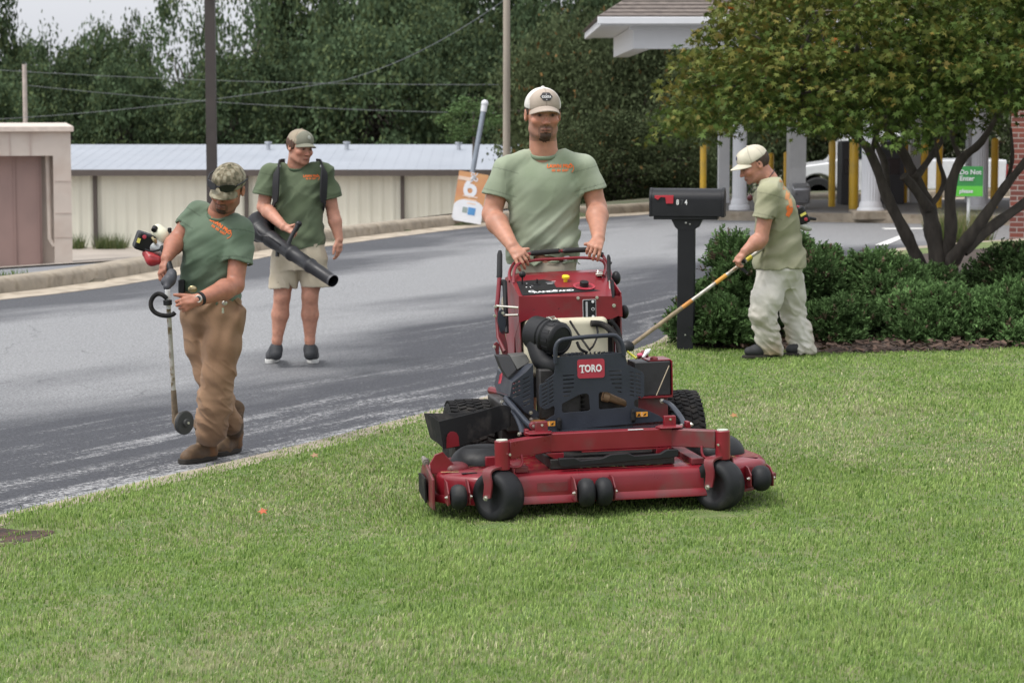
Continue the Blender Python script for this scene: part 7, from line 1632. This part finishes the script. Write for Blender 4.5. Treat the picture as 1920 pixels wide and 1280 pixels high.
# ---- 3 the man with the backpack blower
def man_blower():
    P = person('man in khaki shorts and grey-green cap wearing the backpack blower on the road'); Y = 19.0; g = ROADZ
    R = rot3(38, 10, 4); hc = at(563, 276, Y-.03); nb = at(557, 309, Y+.01)
    shL, shR = at(505, 325, Y), at(608, 322, Y); elL, elR = at(494, 388, Y-.02), at(625, 402, Y+.02); wrL, wrR = at(532, 425, Y-.26), at(636, 449, Y-.02)
    F = Field(); HR(F, hc, R); neck(F, hc, R, nb, .062); T_ = nb-Vector((0, 0, .045)); F.cone(T_, at(535, 325, Y+.01), .048, .035, k=.03); F.cone(T_, at(580, 324, Y+.01), .048, .035, k=.03)
    arm(F, shL, elL, wrL, (.060, .052, .050, .033)); arm(F, shR, elR, wrR, (.060, .050, .046, .031))
    pel = at(562, 470, Y+.02); F.cone(nb-Vector((0, 0, .14)), pel, .09, .10, k=.05)
    for h, kn, an in (((534, 480), (529, 556), (518, 652)), ((588, 480), (581, 556), (581, 652))):
        a, b_, c_ = at(*h, Y), at(*kn, Y-.02), at(*an, Y+.03); F.chain([a, a.lerp(b_, .6), b_], [.095, .078, .062], .03); F.chain([b_, b_.lerp(c_, .35)+Vector((0, .012, 0)), b_.lerp(c_, .85), c_], [.060, .065, .037, .034], .02); F.ell(b_+Vector((0, -.02, 0)), (.04, .04, .05), None, k=.03)
    hand(F, wrL, at(548, 430, Y-.30)-wrL, Vector((.2, -.8, .5)), 1, per=[(55, 60, 40), (60, 60, 40), (62, 60, 40), (62, 60, 40)], thumb=Vector((.7, -.2, .6)), spread=.4)
    hand(F, wrR, at(637, 480, Y-.03)-wrR, Vector((.85, -.5, 0)), 1, per=[(14, 22, 15), (22, 28, 20), (28, 32, 20), (32, 34, 22)], thumb=Vector((-.35, -.45, -.8)), spread=.4)
    mesh_obj('body', F.mesh('body', .005, lambda V: skin_col(V, hc, R, (.46, .225, .155), (.12, 0))), skin, P, 180); hair(P, hc, R, -.035, grow=.012, m_=mat('hair_auburn', (.075, .035, .02), .7, var=.4, vscale=60, bump=.8, bscale=160), front=-.03)
    cap(P, hc, R, [(.20, .20, .155), (.32, .27, .20)], (.066, .014), (.014, .014, mat('patch_grey', (.34, .35, .30), .8)), mesh_back=True)
    F = Field(); O = at(562, 458, Y+.02); Rt = rot3(0, 0, 0); H = nb.z-O.z
    st = [(-.02, .0, 0, .198, .140), (.08, 0, 0, .190, .138), (.2, .0, -.01, .176, .130), (.34, .0, -.01, .186, .128), (.46, .0, -.0, .198, .122), (.53, .0, .006, .184, .104), (.575, .0, .012, .130, .082), (.60, .0, .016, .088, .068)]
    st = [(a*H/.60, *b) for a, *b in st];
    seL = shL.lerp(elL, .64)+Vector((-.008, 0, 0)); seR = shR.lerp(elR, .62)+Vector((.01, 0, 0)); F.cone(at(528, 318, Y), shL, .052, .062, k=.05); F.cone(at(588, 316, Y), shR, .052, .062, k=.05)
    F.cone(shL, seL, .066, .090, k=.035); F.cone(shR, seR, .066, .085, k=.035); cut_sleeve(F, shL, seL, .090); cut_sleeve(F, shR, seR, .085)
    F.loft(O, Rt, st, k=.022, pw=2.4)
    neck_hole(F, nb+Vector((0, -.008, 0)), .069, .34)
    F.disp = lambda x, y, z: fold(x*.7+z*.7, y, z*.7-x*.7, 5, 6, 18, .010, 1.15)+crease(x*.7+z*.7, y, z*.7-x*.7, 5, 6, 13, .011)+fold(x*.7+z*.7, y, z*.7-x*.7, 9, 9, 36, .004)+.005*np.sin((z-O.z)*45+(x-O.x)*22+4*vnoise(x*6, y*6, z*6))*np.clip((.25-(z-O.z))/.2, 0, 1)
    def scol(V):
        c = sh_col((.072, .098, .054), (.128, .160, .100), V, 5)
        for sh, se in ((shL, seL), (shR, seR)):
            d = np.array((se-sh).normalized()); t = (V-np.array(se))@d; near = np.linalg.norm(V-np.array(se), axis=1) < .12; c[near & (np.abs(t+.022) < .004)] *= .78; t0 = (V-np.array(sh))@d; c[(np.linalg.norm(V-np.array(sh), axis=1) < .10) & (np.abs(t0-.012) < .004)] *= .75
        return c
    me = F.mesh('shirt', .0062, scol); s = mesh_obj('shirt', me, shirt_m, P, 180)
    collar('collar', nb+Vector((.0, -.012, -.004)), rot3(0, 14, 0), .072, .073, .007, (.075, .11, .065), s, .034)
    shirt_print(s, me, at(579, 336, Y-.4), (1, 0, 0), (0, 0, 1), .085, (0, 1, 0), logo_lines())
    F = Field(); F.loft(at(562, 480, Y+.02), Rt, [(-.10, 0, 0, .20, .145), (.0, 0, 0, .196, .142), (.1, 0, 0, .18, .128)], pw=2.4); hems = []
    for h, kn in (((536, 500), (530, 540)), ((587, 500), (592, 536))):
        a, b_ = at(*h, Y), at(*kn, Y-.01); F.cone(a+Vector((0, 0, .05)), b_, .105, .108, k=.03); hems.append(b_)
    for b_ in hems:
        F._add(lambda X, Y_, Z, b_=b_: np.maximum(Z-b_.z, np.maximum(np.abs(X-b_.x)-.14, np.abs(Y_-b_.y)-.2)), b_-Vector((.14, .2, .2)), b_+Vector((.14, .2, .02)), .002, True)
        F.cone(b_-Vector((0, 0, .03)), b_+Vector((0, 0, .02)), .095, .095, k=.003, sub=True)
    F.disp = lambda x, y, z: fold(x, y, z, 15, 10, 6, .005)+crease(x+z*.3, y, z, 15, 10, 6, .010)+fold(x, y, z, 8, 8, 18, .004)
    mesh_obj('shorts', F.mesh('shorts', .0065, lambda V: sh_col((.42, .365, .27), (.52, .46, .36), V, 8)), pants_m, P, 180)
    shm = mat('shoe_mesh', (.03, .032, .036), .7, var=.3, vscale=60, bump=.4, bscale=150)
    for u, q in ((511, -1), (584, 1)):
        p = gp(u, 680, g); F = Field(); shoe(F, (p.x-q*.01, p.y+.20, g+.012), (p.x+q*.02, p.y-.07, g+.012), at(518 if q < 0 else 581, 652, Y+.03)+Vector((0, 0, -.01)), w=.047)
        F.cone(at(518 if q < 0 else 581, 651, Y+.03), at(518 if q < 0 else 581, 664, Y+.0), .045, .046, k=.02)
        o = mesh_obj('shoe', F.mesh('shoe', .005), shm, P, 60)
        for k_ in range(4): MB().tube([(p.x+q*.012-.018, p.y+.02+k_*.022, g+.083+k_*.012), (p.x+q*.012+.018, p.y+.02+k_*.022, g+.083+k_*.012)], .004, 6).build('lace', mat('lace_grey', (.25, .25, .26), .8), o)
        sole('sole', (p.x-q*.01, p.y+.21, g+.003), (p.x+q*.02, p.y-.07, g+.002), .050, .030, mat('white_sole', (.6, .6, .58), .6, var=.1), o)
    # blower
    T = empty('backpack_blower', at(545, 400, Y+.22)); put(T, 'black backpack leaf blower slung on the man standing on the road', 'blower'); o_ = T.location.copy(); r = lambda u, v, y: at(u, v, y)-o_
    bp = mat('blower_black', (.012, .0125, .015), .45, spec=.4, var=.12, vscale=12, bump=.1, bscale=90)
    b = MB(); c = r(556, 385, Y+.28); b.box(c, (.30, .22, .38)); b.build('engine_housing', bp, T, bevel=.05); MB().lathe([(0, -.09), (.13, -.08), (.15, 0), (.13, .08), (0, .09)], Matrix.Translation(c+Vector((0, -.0, -.1))) @ Matrix.Rotation(PI/2, 4, 'X'), 32).build('fan_housing', bp, T, 40)
    MB().box(r(556, 380, Y+.16), (.30, .03, .48)).build('back_plate', bp, T, bevel=.02)
    wb = []
    for sgn, L_ in ((-1, [(535, 306, .10), (526, 308, -.02), (521, 318, -.11), (519, 340, -.145), (518, 368, -.135), (514, 386, -.09), (508, 400, .04), (520, 415, .2)]), (1, [(592, 306, .10), (600, 308, -.02), (606, 318, -.10), (606, 340, -.135), (605, 368, -.125), (607, 386, -.06), (600, 400, .06), (590, 415, .2)])):
        S_ = smooth_line([r(u, v, Y+d) for u, v, d in L_], 6); m = len(S_); V = []
        for i, p in enumerate(S_):
            t = (S_[min(i+1, m-1)]-S_[max(i-1, 0)]).normalized(); out = (p+o_-Vector((at(562, 350, Y).x, Y+.02, p.z+o_.z))).normalized(); sd = t.cross(out).normalized(); hw = .034 if i < m*.62 else .017; V += [p-sd*hw+out*.002, p+sd*hw+out*.002, p+sd*hw+out*.014, p-sd*hw+out*.014]
        b = MB().add(V, [(i*4+j, i*4+(j+1) % 4, (i+1)*4+(j+1) % 4, (i+1)*4+j) for i in range(m-1) for j in range(4)]); b.build('strap', mat('webbing_black', (.016, .016, .018), .85, bump=.4, bscale=120), T, 40)
        q = S_[9]; MB().box(q+Vector((0, -.016, 0)), (.024, .004, .016), Matrix.Rotation(.4*sgn, 4, 'Y')).build('strap_label', wht, T)
    # pleated elbow and tube
    EL = smooth_line([r(515, 425, Y+.16), r(497, 418, Y+.10), r(485, 420, Y-.02), r(486, 431, Y-.14), r(497, 441, Y-.22), r(508, 447, Y-.26)], 9); b = MB(); b.tube(EL, [.088*(1+.055*(1 if i % 2 else -1)) if i < 30 else .078-.0025*(i-30) for i in range(len(EL))], 20); b.build('pleated_hose', bp, T, 180)
    a, z = r(506, 447, Y-.25), r(625, 527, Y-.80)
    MB().tube([a, a.lerp(z, .10), a.lerp(z, .11), a.lerp(z, .33), a.lerp(z, .34), a.lerp(z, .37), a.lerp(z, .38), a.lerp(z, .62), a.lerp(z, .63), a.lerp(z, .66), a.lerp(z, .67), a.lerp(z, .995)], [.064, .060, .055, .053, .060, .060, .052, .050, .056, .056, .050, .046], 24, caps=False).build('blower_tube', bp, T, 50)
    MB().tube([a.lerp(z, .80), a.lerp(z, .81)], .041, 24).build('nozzle_inside', mat('gap_black', (.02, .02, .02), .8), T)
    MB().tube([a.lerp(z, .975), z], [.0475, .0465], 24, caps=False).build('nozzle_rim', mat('blower_rim', (.05, .05, .055), .4), T)
    h0 = a.lerp(z, .30); h1 = r(560, 420, Y-.36); b = MB(); b.tube([h0, h0+Vector((.0, 0, .06)), r(548, 440, Y-.37), r(556, 428, Y-.37), h1], [.02, .018, .016, .019, .021], 12); b.ball(h1, .025, 8); b.build('control_handle', bp, T, 60)
    MB().tube(smooth_line([h0, r(505, 445, Y-.42), r(486, 440, Y-.35), r(480, 420, Y-.1), r(486, 405, Y+.1)], 6), .006, 8).build('throttle_cable', bp, T)
    MB().tube([a.lerp(z, .13)+Vector((0, 0, -.03)), a.lerp(z, .16)+Vector((-.02, 0, -.085))], .015, 10).build('hose_clamp', bp, T)
man_blower()

# ---- 4 the man trimming by the junipers
def man_trimmer():
    P = person('man in light work trousers and cream cap trimming beside the junipers'); Y = 18.0
    g = float(lawn_z(2.05, Y))
    R = rot3(-74, 26, 0); hc = at(1413, 308, Y); nb = at(1440, 338, Y+.02)
    shN, elN, wrN = at(1443, 362, Y-.19), at(1427, 448, Y-.22), at(1397, 471, Y-.26); shF, elF, wrF = at(1447, 366, Y+.19), at(1480, 430, Y+.22), at(1478, 430, Y+.06)
    F = Field(); HR(F, hc, R); neck(F, hc, R, nb, .062); T_ = nb-Vector((-.01, 0, .045)); F.cone(T_, at(1448, 358, Y-.09), .048, .035, k=.03); F.cone(T_, at(1448, 358, Y+.09), .048, .035, k=.03)
    arm(F, shN, elN, wrN, (.060, .054, .052, .033)); arm(F, shF, elF, wrF, (.058, .050, .045, .031))
    pel = at(1459, 500, Y); F.cone(nb-Vector((0, 0, .14)), pel, .085, .09, k=.05); F.cone(pel, at(1433, 590, Y-.09), .06, .05); F.cone(at(1433, 590, Y-.09), at(1445, 650, Y-.04), .05, .04)
    hand(F, wrN, at(1381, 488, Y-.27)-wrN, Vector((-.4, -.5, .75)), -1, per=[(52, 60, 40), (56, 62, 40), (58, 62, 42), (60, 62, 42)], thumb=Vector((-.8, .35, -.3)), spread=.3)
    hand(F, wrF, Vector((-.6, -.3, -.5)), Vector((-.3, .8, .3)), 1, curl=(50, 60, 40))
    mesh_obj('body', F.mesh('body', .005, lambda V: skin_col(V, hc, R, (.44, .21, .145), (.25, 0))), skin, P, 180); hair(P, hc, R, -.05, grow=.008, front=.0)
    cap(P, hc, R, [(.58, .54, .43), (.56, .52, .42)], (.072, .012), (.013, .013, mat('patch_navy', (.05, .05, .10), .8)))
    # neck cord and hanging sunglasses
    T = MB(); T.tube(smooth_line([at(1452, 318, Y+.03), at(1447, 327, Y-.055), at(1432, 345, Y-.10), at(1416, 356, Y-.10), at(1408, 364, Y-.10)], 6), .0035, 6); T.tube(smooth_line([at(1424, 348, Y-.06), at(1412, 350, Y-.07), at(1404, 366, Y-.10)], 6), .003, 6)
    ps = T.build('glasses_cord', plas, P); b = MB(); b.ball(at(1406, 371, Y-.12), .022, 8, (.9, .5, 1.1)); b.build('hanging_sunglasses', mat('burgundy_lens', (.06, .012, .018), .15), P, 60); MB().tube([at(1411, 344, Y-.1), at(1402, 352, Y-.11), at(1401, 366, Y-.12)], .004, 8).build('glasses_temple', plas, P)
    # shirt in profile: forward curve of the back
    F = Field(); O = at(1461, 490, Y); right = Vector((math.cos(R_(-78)), math.sin(R_(-78)), 0)); up = Vector((-.05, 0, 1)).normalized(); right = (right-up*right.dot(up)).normalized(); back = up.cross(right); Rt = np.array([tuple(right), tuple(back), tuple(up)]).T
    H = nb.z-O.z
    st = [(-.045, 0, .004, .184, .182), (.06, 0, .004, .178, .172), (.16, 0, .002, .175, .158), (.27, 0, .0, .185, .150), (.37, 0, -.004, .196, .142), (.45, 0, -.022, .192, .128), (.51, 0, -.040, .150, .104), (.55, 0, -.050, .105, .082), (.58, 0, -.056, .08, .07)]
    st = [(a*H/.57, *b) for a, *b in st];
    F.cone(at(1452, 350, Y-.08), shN, .06, .068, k=.05); F.cone(at(1452, 350, Y+.08), shF, .06, .065, k=.05)
    seN = shN.lerp(elN, .56)+Vector((-.006, 0, 0)); seF = shF.lerp(elF, .6); F.cone(shN, seN, .074, .086, k=.04); F.cone(shF, seF, .07, .08, k=.04); cut_sleeve(F, shN, seN, .086); cut_sleeve(F, shF, seF, .08)
    F.loft(O, Rt, st, k=.022, pw=2.25)
    neck_hole(F, nb+Vector((-.005, 0, .0)), .070, .5, dv=(-1, 0, 0), lean=(-.4, 0, 0))
    F.disp = lambda x, y, z: fold(x*.8+z*.6, y, z*.8-x*.6, 5, 6, 17, .010, 1.15)+crease(x*.8+z*.6, y, z*.8-x*.6, 5, 6, 13, .012)+fold(x*.8+z*.6, y, z*.8-x*.6, 9, 9, 36, .004)+.006*np.sin(((z-O.z)-(x-O.x)*.5)*42+4*vnoise(x*6, y*6, z*6))*np.clip((.25-(z-O.z))/.2, 0, 1)
    def scol(V):
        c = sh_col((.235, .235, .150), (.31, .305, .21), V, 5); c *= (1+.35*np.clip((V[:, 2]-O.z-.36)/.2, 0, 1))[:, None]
        d = np.array((seN-shN).normalized()); t = (V-np.array(seN))@d; near = np.linalg.norm(V-np.array(seN), axis=1) < .13; c[near & (np.abs(t+.022) < .004)] *= .78
        t0 = (V-np.array(shN))@d; c[(np.linalg.norm(V-np.array(shN), axis=1) < .11) & (np.abs(t0-.015) < .004) & (V[:, 1] < Y-.15)] *= .75; return c
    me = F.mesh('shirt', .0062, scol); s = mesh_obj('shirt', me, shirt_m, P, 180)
    # large faded print down the back
    bvw = Vector((-.55, .83, 0)).normalized()
    for k, (u, v, w_, h_, a_) in enumerate([(1478, 338, .03, .055, .5), (1483, 352, .026, .05, .2), (1487, 370, .035, .06, .3), (1492, 384, .028, .06, -.1), (1493, 398, .024, .04, .2), (1489, 402, .036, .06, .5), (1486, 393, .02, .03, 0)]):
        b = MB(Matrix.Translation(at(u, v, Y-.5)+Vector((.25, 0, 0))*0) @ Matrix.Rotation(a_, 4, 'Y')); n_ = 5
        pts = [(x*w_*.5, 0, z*h_*.5) for x in np.linspace(-1, 1, n_) for z in np.linspace(-1, 1, n_)]
        b.add([(p[0]*(1-.3*abs(p[2])/h_), 0, p[2]+.006*math.sin(p[0]*300)) for p in pts], [(i*n_+j, i*n_+j+1, (i+1)*n_+j+1, (i+1)*n_+j) for i in range(n_-1) for j in range(n_-1)])
        m2 = bpy.data.meshes.new('print'); m2.from_pydata([tuple(q) for q in b.v], [], b.f); drape(m2, me, (0, 1, 0), .003); mesh_obj('back_print', m2, orange_print if k > 3 else mat('faded_orange_print', (.55, .25, .11), .85), s, 0)
    F = Field(); F.loft(at(1461, 500, Y), Rt, [(-.15, 0, .004, .08, .09), (-.08, 0, .004, .135, .14), (-.02, 0, 0, .166, .160), (.03, 0, 0, .150, .142)], k=.03, pw=2.3)
    hN, kN, aN = at(1445, 532, Y-.07), at(1430, 586, Y-.10), at(1444, 656, Y-.04); hF, kF, aF = at(1478, 525, Y+.08), at(1487, 586, Y+.14), at(1506, 654, Y+.12)
    F.chain([hN, hN.lerp(kN, .5), kN], [.108, .112, .094], .04); F.chain([kN, kN.lerp(aN, .5), aN], [.094, .082, .086], .03); F.chain([hF, hF.lerp(kF, .5), kF], [.115, .102, .088], .04); F.chain([kF, kF.lerp(aF, .5), aF], [.088, .084, .088], .03)
    for a_ in (aN, aF): F._add(lambda X, Y_, Z, a_=a_: np.maximum(Z-a_.z+.03, np.maximum(np.abs(X-a_.x)-.14, np.abs(Y_-a_.y)-.16)), a_-Vector((.14, .16, .25)), a_+Vector((.14, .16, 0)), .004, True)
    def dp(x, y, z):
        n = vnoise(x*7, y*6, z*7); return fold(x+z*.35, y, z, 15, 12, 6, .005)+crease(x+z*.4, y, z, 16, 12, 5, .010)+crease(x, y, z+x*.7, 9, 9, 22, .014, 3.)*np.clip((kN.z+.16-z)/.25, .1, 1)+fold(x-z*.5, y, z, 26, 20, 12, .004)+(.004*np.sin((z*.9+x*.6)*62+7*n)+fold(x+z*.6, y, z, 20, 16, 34, .008))*np.clip((kN.z+.16-z)/.25, 0.2, 1)
    F.disp = dp
    def pc(V):
        c = sh_col((.47, .45, .40), (.58, .56, .51), V, 6); z = V[:, 2]; t = np.clip((kN.z+.08-z)/.35, 0, 1)*np.clip(.35+.9*vnoise(V[:, 0]*9, V[:, 1]*9, V[:, 2]*5), 0, 1); return c*(1-t[:, None])+np.array((.30, .23, .14))*t[:, None]
    mesh_obj('trousers', F.mesh('trousers', .005, pc), pants_m, P, 180)
    for a_, dx in ((aN, -.14), (aF, -.08)):
        F = Field(); shoe(F, (a_.x+.06, a_.y, g+.012), (a_.x+dx-.06, a_.y-.06, g+.012), (a_.x, a_.y, g+.14)); o = mesh_obj('shoe', F.mesh('shoe', .007), mat('shoe_dark', (.025, .025, .028), .7), P, 60); sole('sole', (a_.x+.065, a_.y, g+.004), (a_.x+dx-.065, a_.y-.065, g+.004), .05, .02, sole_m, o)
    # string trimmer
    T = empty('string_trimmer', at(1180, 650, Y-.45)); o_ = T.location.copy(); put(T, 'long shafted grass trimmer held by the man beside the junipers', 'trimmer'); r = lambda u, v, y: at(u, v, y)-o_
    a, z = r(1178, 651, Y-.42), r(1512, 405, Y-.02); ss = mat('worn_shaft', (.42, .40, .36), .4, .5, var=.3, vscale=30, col2=(.22, .15, .09), mscale=16, mlo=.5, mhi=.62)
    L_ = lambda u: (u-1178)/(1512-1178)
    MB().tube([a, a.lerp(z, .96)], .0135, 12).build('shaft', ss, T)
    for u0, u1, m_ in ((1178, 1278, mat('grass_stained', (.26, .20, .13), .8, var=.3, vscale=25)), (1278, 1296, mat('orange_tape', (.50, .22, .05), .6, var=.3)), (1340, 1360, mat('orange_tape2', (.62, .30, .05), .6, var=.2)), (1398, 1408, mat('yellow_tape', (.6, .5, .05), .6))): MB().tube([a.lerp(z, L_(u0)), a.lerp(z, L_(u1))], .0150, 12).build('shaft_band', m_, T)
    q = a.lerp(z, L_(1391)); b = MB(); b.tube(smooth_line([q, q+Vector((-.01, -.03, .03)), q+Vector((-.02, -.02, -.02)), q+Vector((.03, -.05, -.07))], 5), .012, 10); b.tube([q-Vector((.02, 0, -.015)), q+Vector((.02, 0, .015))], .022, 12); b.build('loop_handle', plas, T)
    hdm = MB(); hdm.lathe([(.0, -.03), (.045, -.025), (.055, .0), (.045, .03), (.02, .045), (0, .05)], Matrix.Translation(a+Vector((-.01, 0, .0))), 20); hdm.build('trimmer_head', plas, T, 50)
    e = z; b = MB(); b.box(r(1502, 404, Y-.02), (.085, .10, .13), Matrix.Rotation(-.5, 4, 'Y')); b.build('engine_cover', plas, T, bevel=.015)
    F = Field(); F.ell(r(1507, 424, Y-.02), (.065, .05, .030), rot3(0, 0, 22)); mesh_obj('fuel_tank', F.mesh('fuel_tank', .006), mat('clear_tank', (.45, .46, .42), .25), T, 60)
    MB().box(r(1506, 402, Y-.085), (.045, .006, .018), Matrix.Rotation(-.5, 4, 'Y')).build('yellow_label', mat('label_yellow', (.65, .58, .12), .5), T); MB().lathe([(.013, 0), (.013, .008), (0, .01)], Matrix.Translation(r(1511, 411, Y-.08)) @ Matrix.Rotation(PI/2, 4, 'X'), 16).build('red_cap', mat('badge_red', (.36, .03, .05), .4), T)
    MB().box(r(1498, 390, Y-.02), (.04, .07, .03), Matrix.Rotation(.2, 4, 'Y')).build('red_cover', mat('badge_red', (.36, .03, .05), .4), T, bevel=.008); MB().tube([r(1508, 408, Y-.04), r(1530, 411, Y-.02)], [.015, .010], 10).build('starter_grip', plas, T)
man_trimmer()

# ---- edger tool
def edger():
    Y = 13.9; T = empty('curb_edger', at(335, 800, Y-.22)); put(T, 'red and white engined curb edger with a black disc blade', 'edger'); o_ = T.location.copy(); r = lambda u, v, y: at(u, v, y)-o_
    s0, s1 = r(314, 543, Y-.36), r(329, 792, Y-.22); sh = mat('edger_shaft', (.50, .48, .44), .45, .4, var=.3, vscale=20, col2=(.20, .15, .08), mscale=22, mlo=.48, mhi=.6)
    MB().tube([s0, s1], .0125, 12).build('shaft', sh, T); MB().tube([s0, s0.lerp(s1, .14)], .0142, 12).build('white_sleeve', mat('white_sleeve', (.7, .7, .7), .5), T)
    MB().tube([s0.lerp(s1, .75), s0.lerp(s1, 1.0)], [.0145, .019], 12).build('dirty_end', mat('dirt_crust', (.16, .12, .08), .9, var=.4, vscale=30, bump=.8), T)
    ax = Vector((.75, -.62, .0)).normalized(); c = r(346, 792, Y-.26); M = Matrix.Translation(c) @ ax.to_track_quat('Z', 'Y').to_matrix().to_4x4()
    MB(M).lathe([(0, -.055), (.028, -.055), (.032, -.03), (.060, -.022), (.060, -.006), (0, -.006)], None, 28).build('gearbox', mat('dirt_crust', (.16, .12, .08), .9, var=.4, vscale=30, bump=.8), T, 40)
    MB(M).lathe([(0, -.012), (.062, -.012), (.066, -.008), (.066, .004), (.060, .010), (.024, .012), (.022, .026), (.015, .028), (0, .028)], None, 36).build('disc_blade', mat('disc_dark', (.035, .036, .035), .5, var=.2), T, 40)
    MB(M).lathe([(.007, .026), (.007, .034), (0, .034)], None, 6).build('blade_bolt', zinc, T)
    MB().tube([s1, c-ax*.03], [.02, .026], 12).build('gear_neck', mat('dirt_crust', (.16, .12, .08), .9), T)
    # D handle
    MB().tube(smooth_line([r(u, v, Y-.37) for u, v in ((313, 560), (305, 553), (296, 551), (288, 556), (283, 566), (284, 577), (290, 585), (300, 590), (313, 592), (323, 590), (328, 586))], 5), .0125, 12).build('loop_handle', rub, T, 180)
    MB().tube([r(314, 562, Y-.36), r(314.5, 572, Y-.36)], .024, 14).build('handle_clamp', plas, T, bevel=.003)
    # trigger housing
    g0, g1 = r(313, 538, Y-.34), r(322, 513, Y-.28); F = Field(); F.chain([g0, g0.lerp(g1, .5), g1], [.020, .034, .028], .01); F.ell(r(309, 528, Y-.31), (.022, .03, .024), k=.01); F.ell(r(325, 518, Y-.30), (.018, .025, .028), k=.01)
    mesh_obj('trigger_housing', F.mesh('trigger_housing', .005), mat('housing_grey', (.04, .042, .05), .5, var=.2), T, 50)
    MB().tube([g1, r(309, 470, Y-.05), r(300, 462, Y+.02)], .018, 12).build('upper_grip', plas, T, 180)
    # engine
    MB().box(r(270, 453, Y+.02), (.10, .10, .10), Matrix.Rotation(.35, 4, 'Y') @ Matrix.Rotation(.3, 4, 'Z')).build('air_box', plas, T, bevel=.012)
    MB().lathe([(.011, 0), (.011, .006), (0, .008)], Matrix.Translation(r(271, 444, Y-.045)) @ Matrix.Rotation(PI/2, 4, 'X'), 16).build('red_knob', mat('badge_red', (.36, .03, .05), .4), T); MB().box(r(260, 451, Y-.045), (.018, .004, .026), Matrix.Rotation(.35, 4, 'Y')).build('yellow_label', mat('label_yellow', (.65, .58, .12), .5), T)
    F = Field(); F.ell(r(301, 438, Y+.05), (.050, .05, .036), rot3(0, 0, 10)); F.cone(r(296, 430, Y+.05), r(305, 446, Y+.04), .03, .034, k=.02); mesh_obj('fuel_tank', F.mesh('fuel_tank', .005), mat('tank_white', (.66, .65, .50), .4, var=.05), T, 60)
    MB().tube([r(291, 427, Y+.02), r(288, 432, Y+.0)], [.017, .015], 12).build('tank_cap', plas, T)
    F = Field(); F.ell(r(294, 466, Y+.04), (.058, .06, .045), rot3(0, 0, 20), k=.01); F.cone(r(290, 462, Y+.02), r(306, 470, Y), .04, .03, k=.02); mesh_obj('engine_case', F.mesh('engine_case', .005), mat('alu_case', (.42, .44, .44), .45, .4, var=.3, vscale=30), T, 60)
    F = Field(); F.chain([r(275, 475, Y), r(285, 487, Y-.02), r(298, 488, Y-.03)], [.026, .032, .024], .02); mesh_obj('red_shroud', F.mesh('red_shroud', .005), mat('shroud_red', (.40, .03, .035), .4), T, 60)
    MB().tube(smooth_line([r(272, 468, Y-.06), r(285, 471, Y-.065), r(300, 468, Y-.06)], 5), .006, 8).build('fuel_hose', plas, T); MB().tube(smooth_line([r(285, 445, Y-.02), r(292, 455, Y-.03), r(290, 448, Y-.04)], 5), .008, 8).build('carburettor', mat('brass', (.45, .38, .22), .35, .8), T)
    MB().box(r(318, 432, Y+.05), (.02, .03, .03)).build('tank_bracket', plas, T, bevel=.004)
edger()
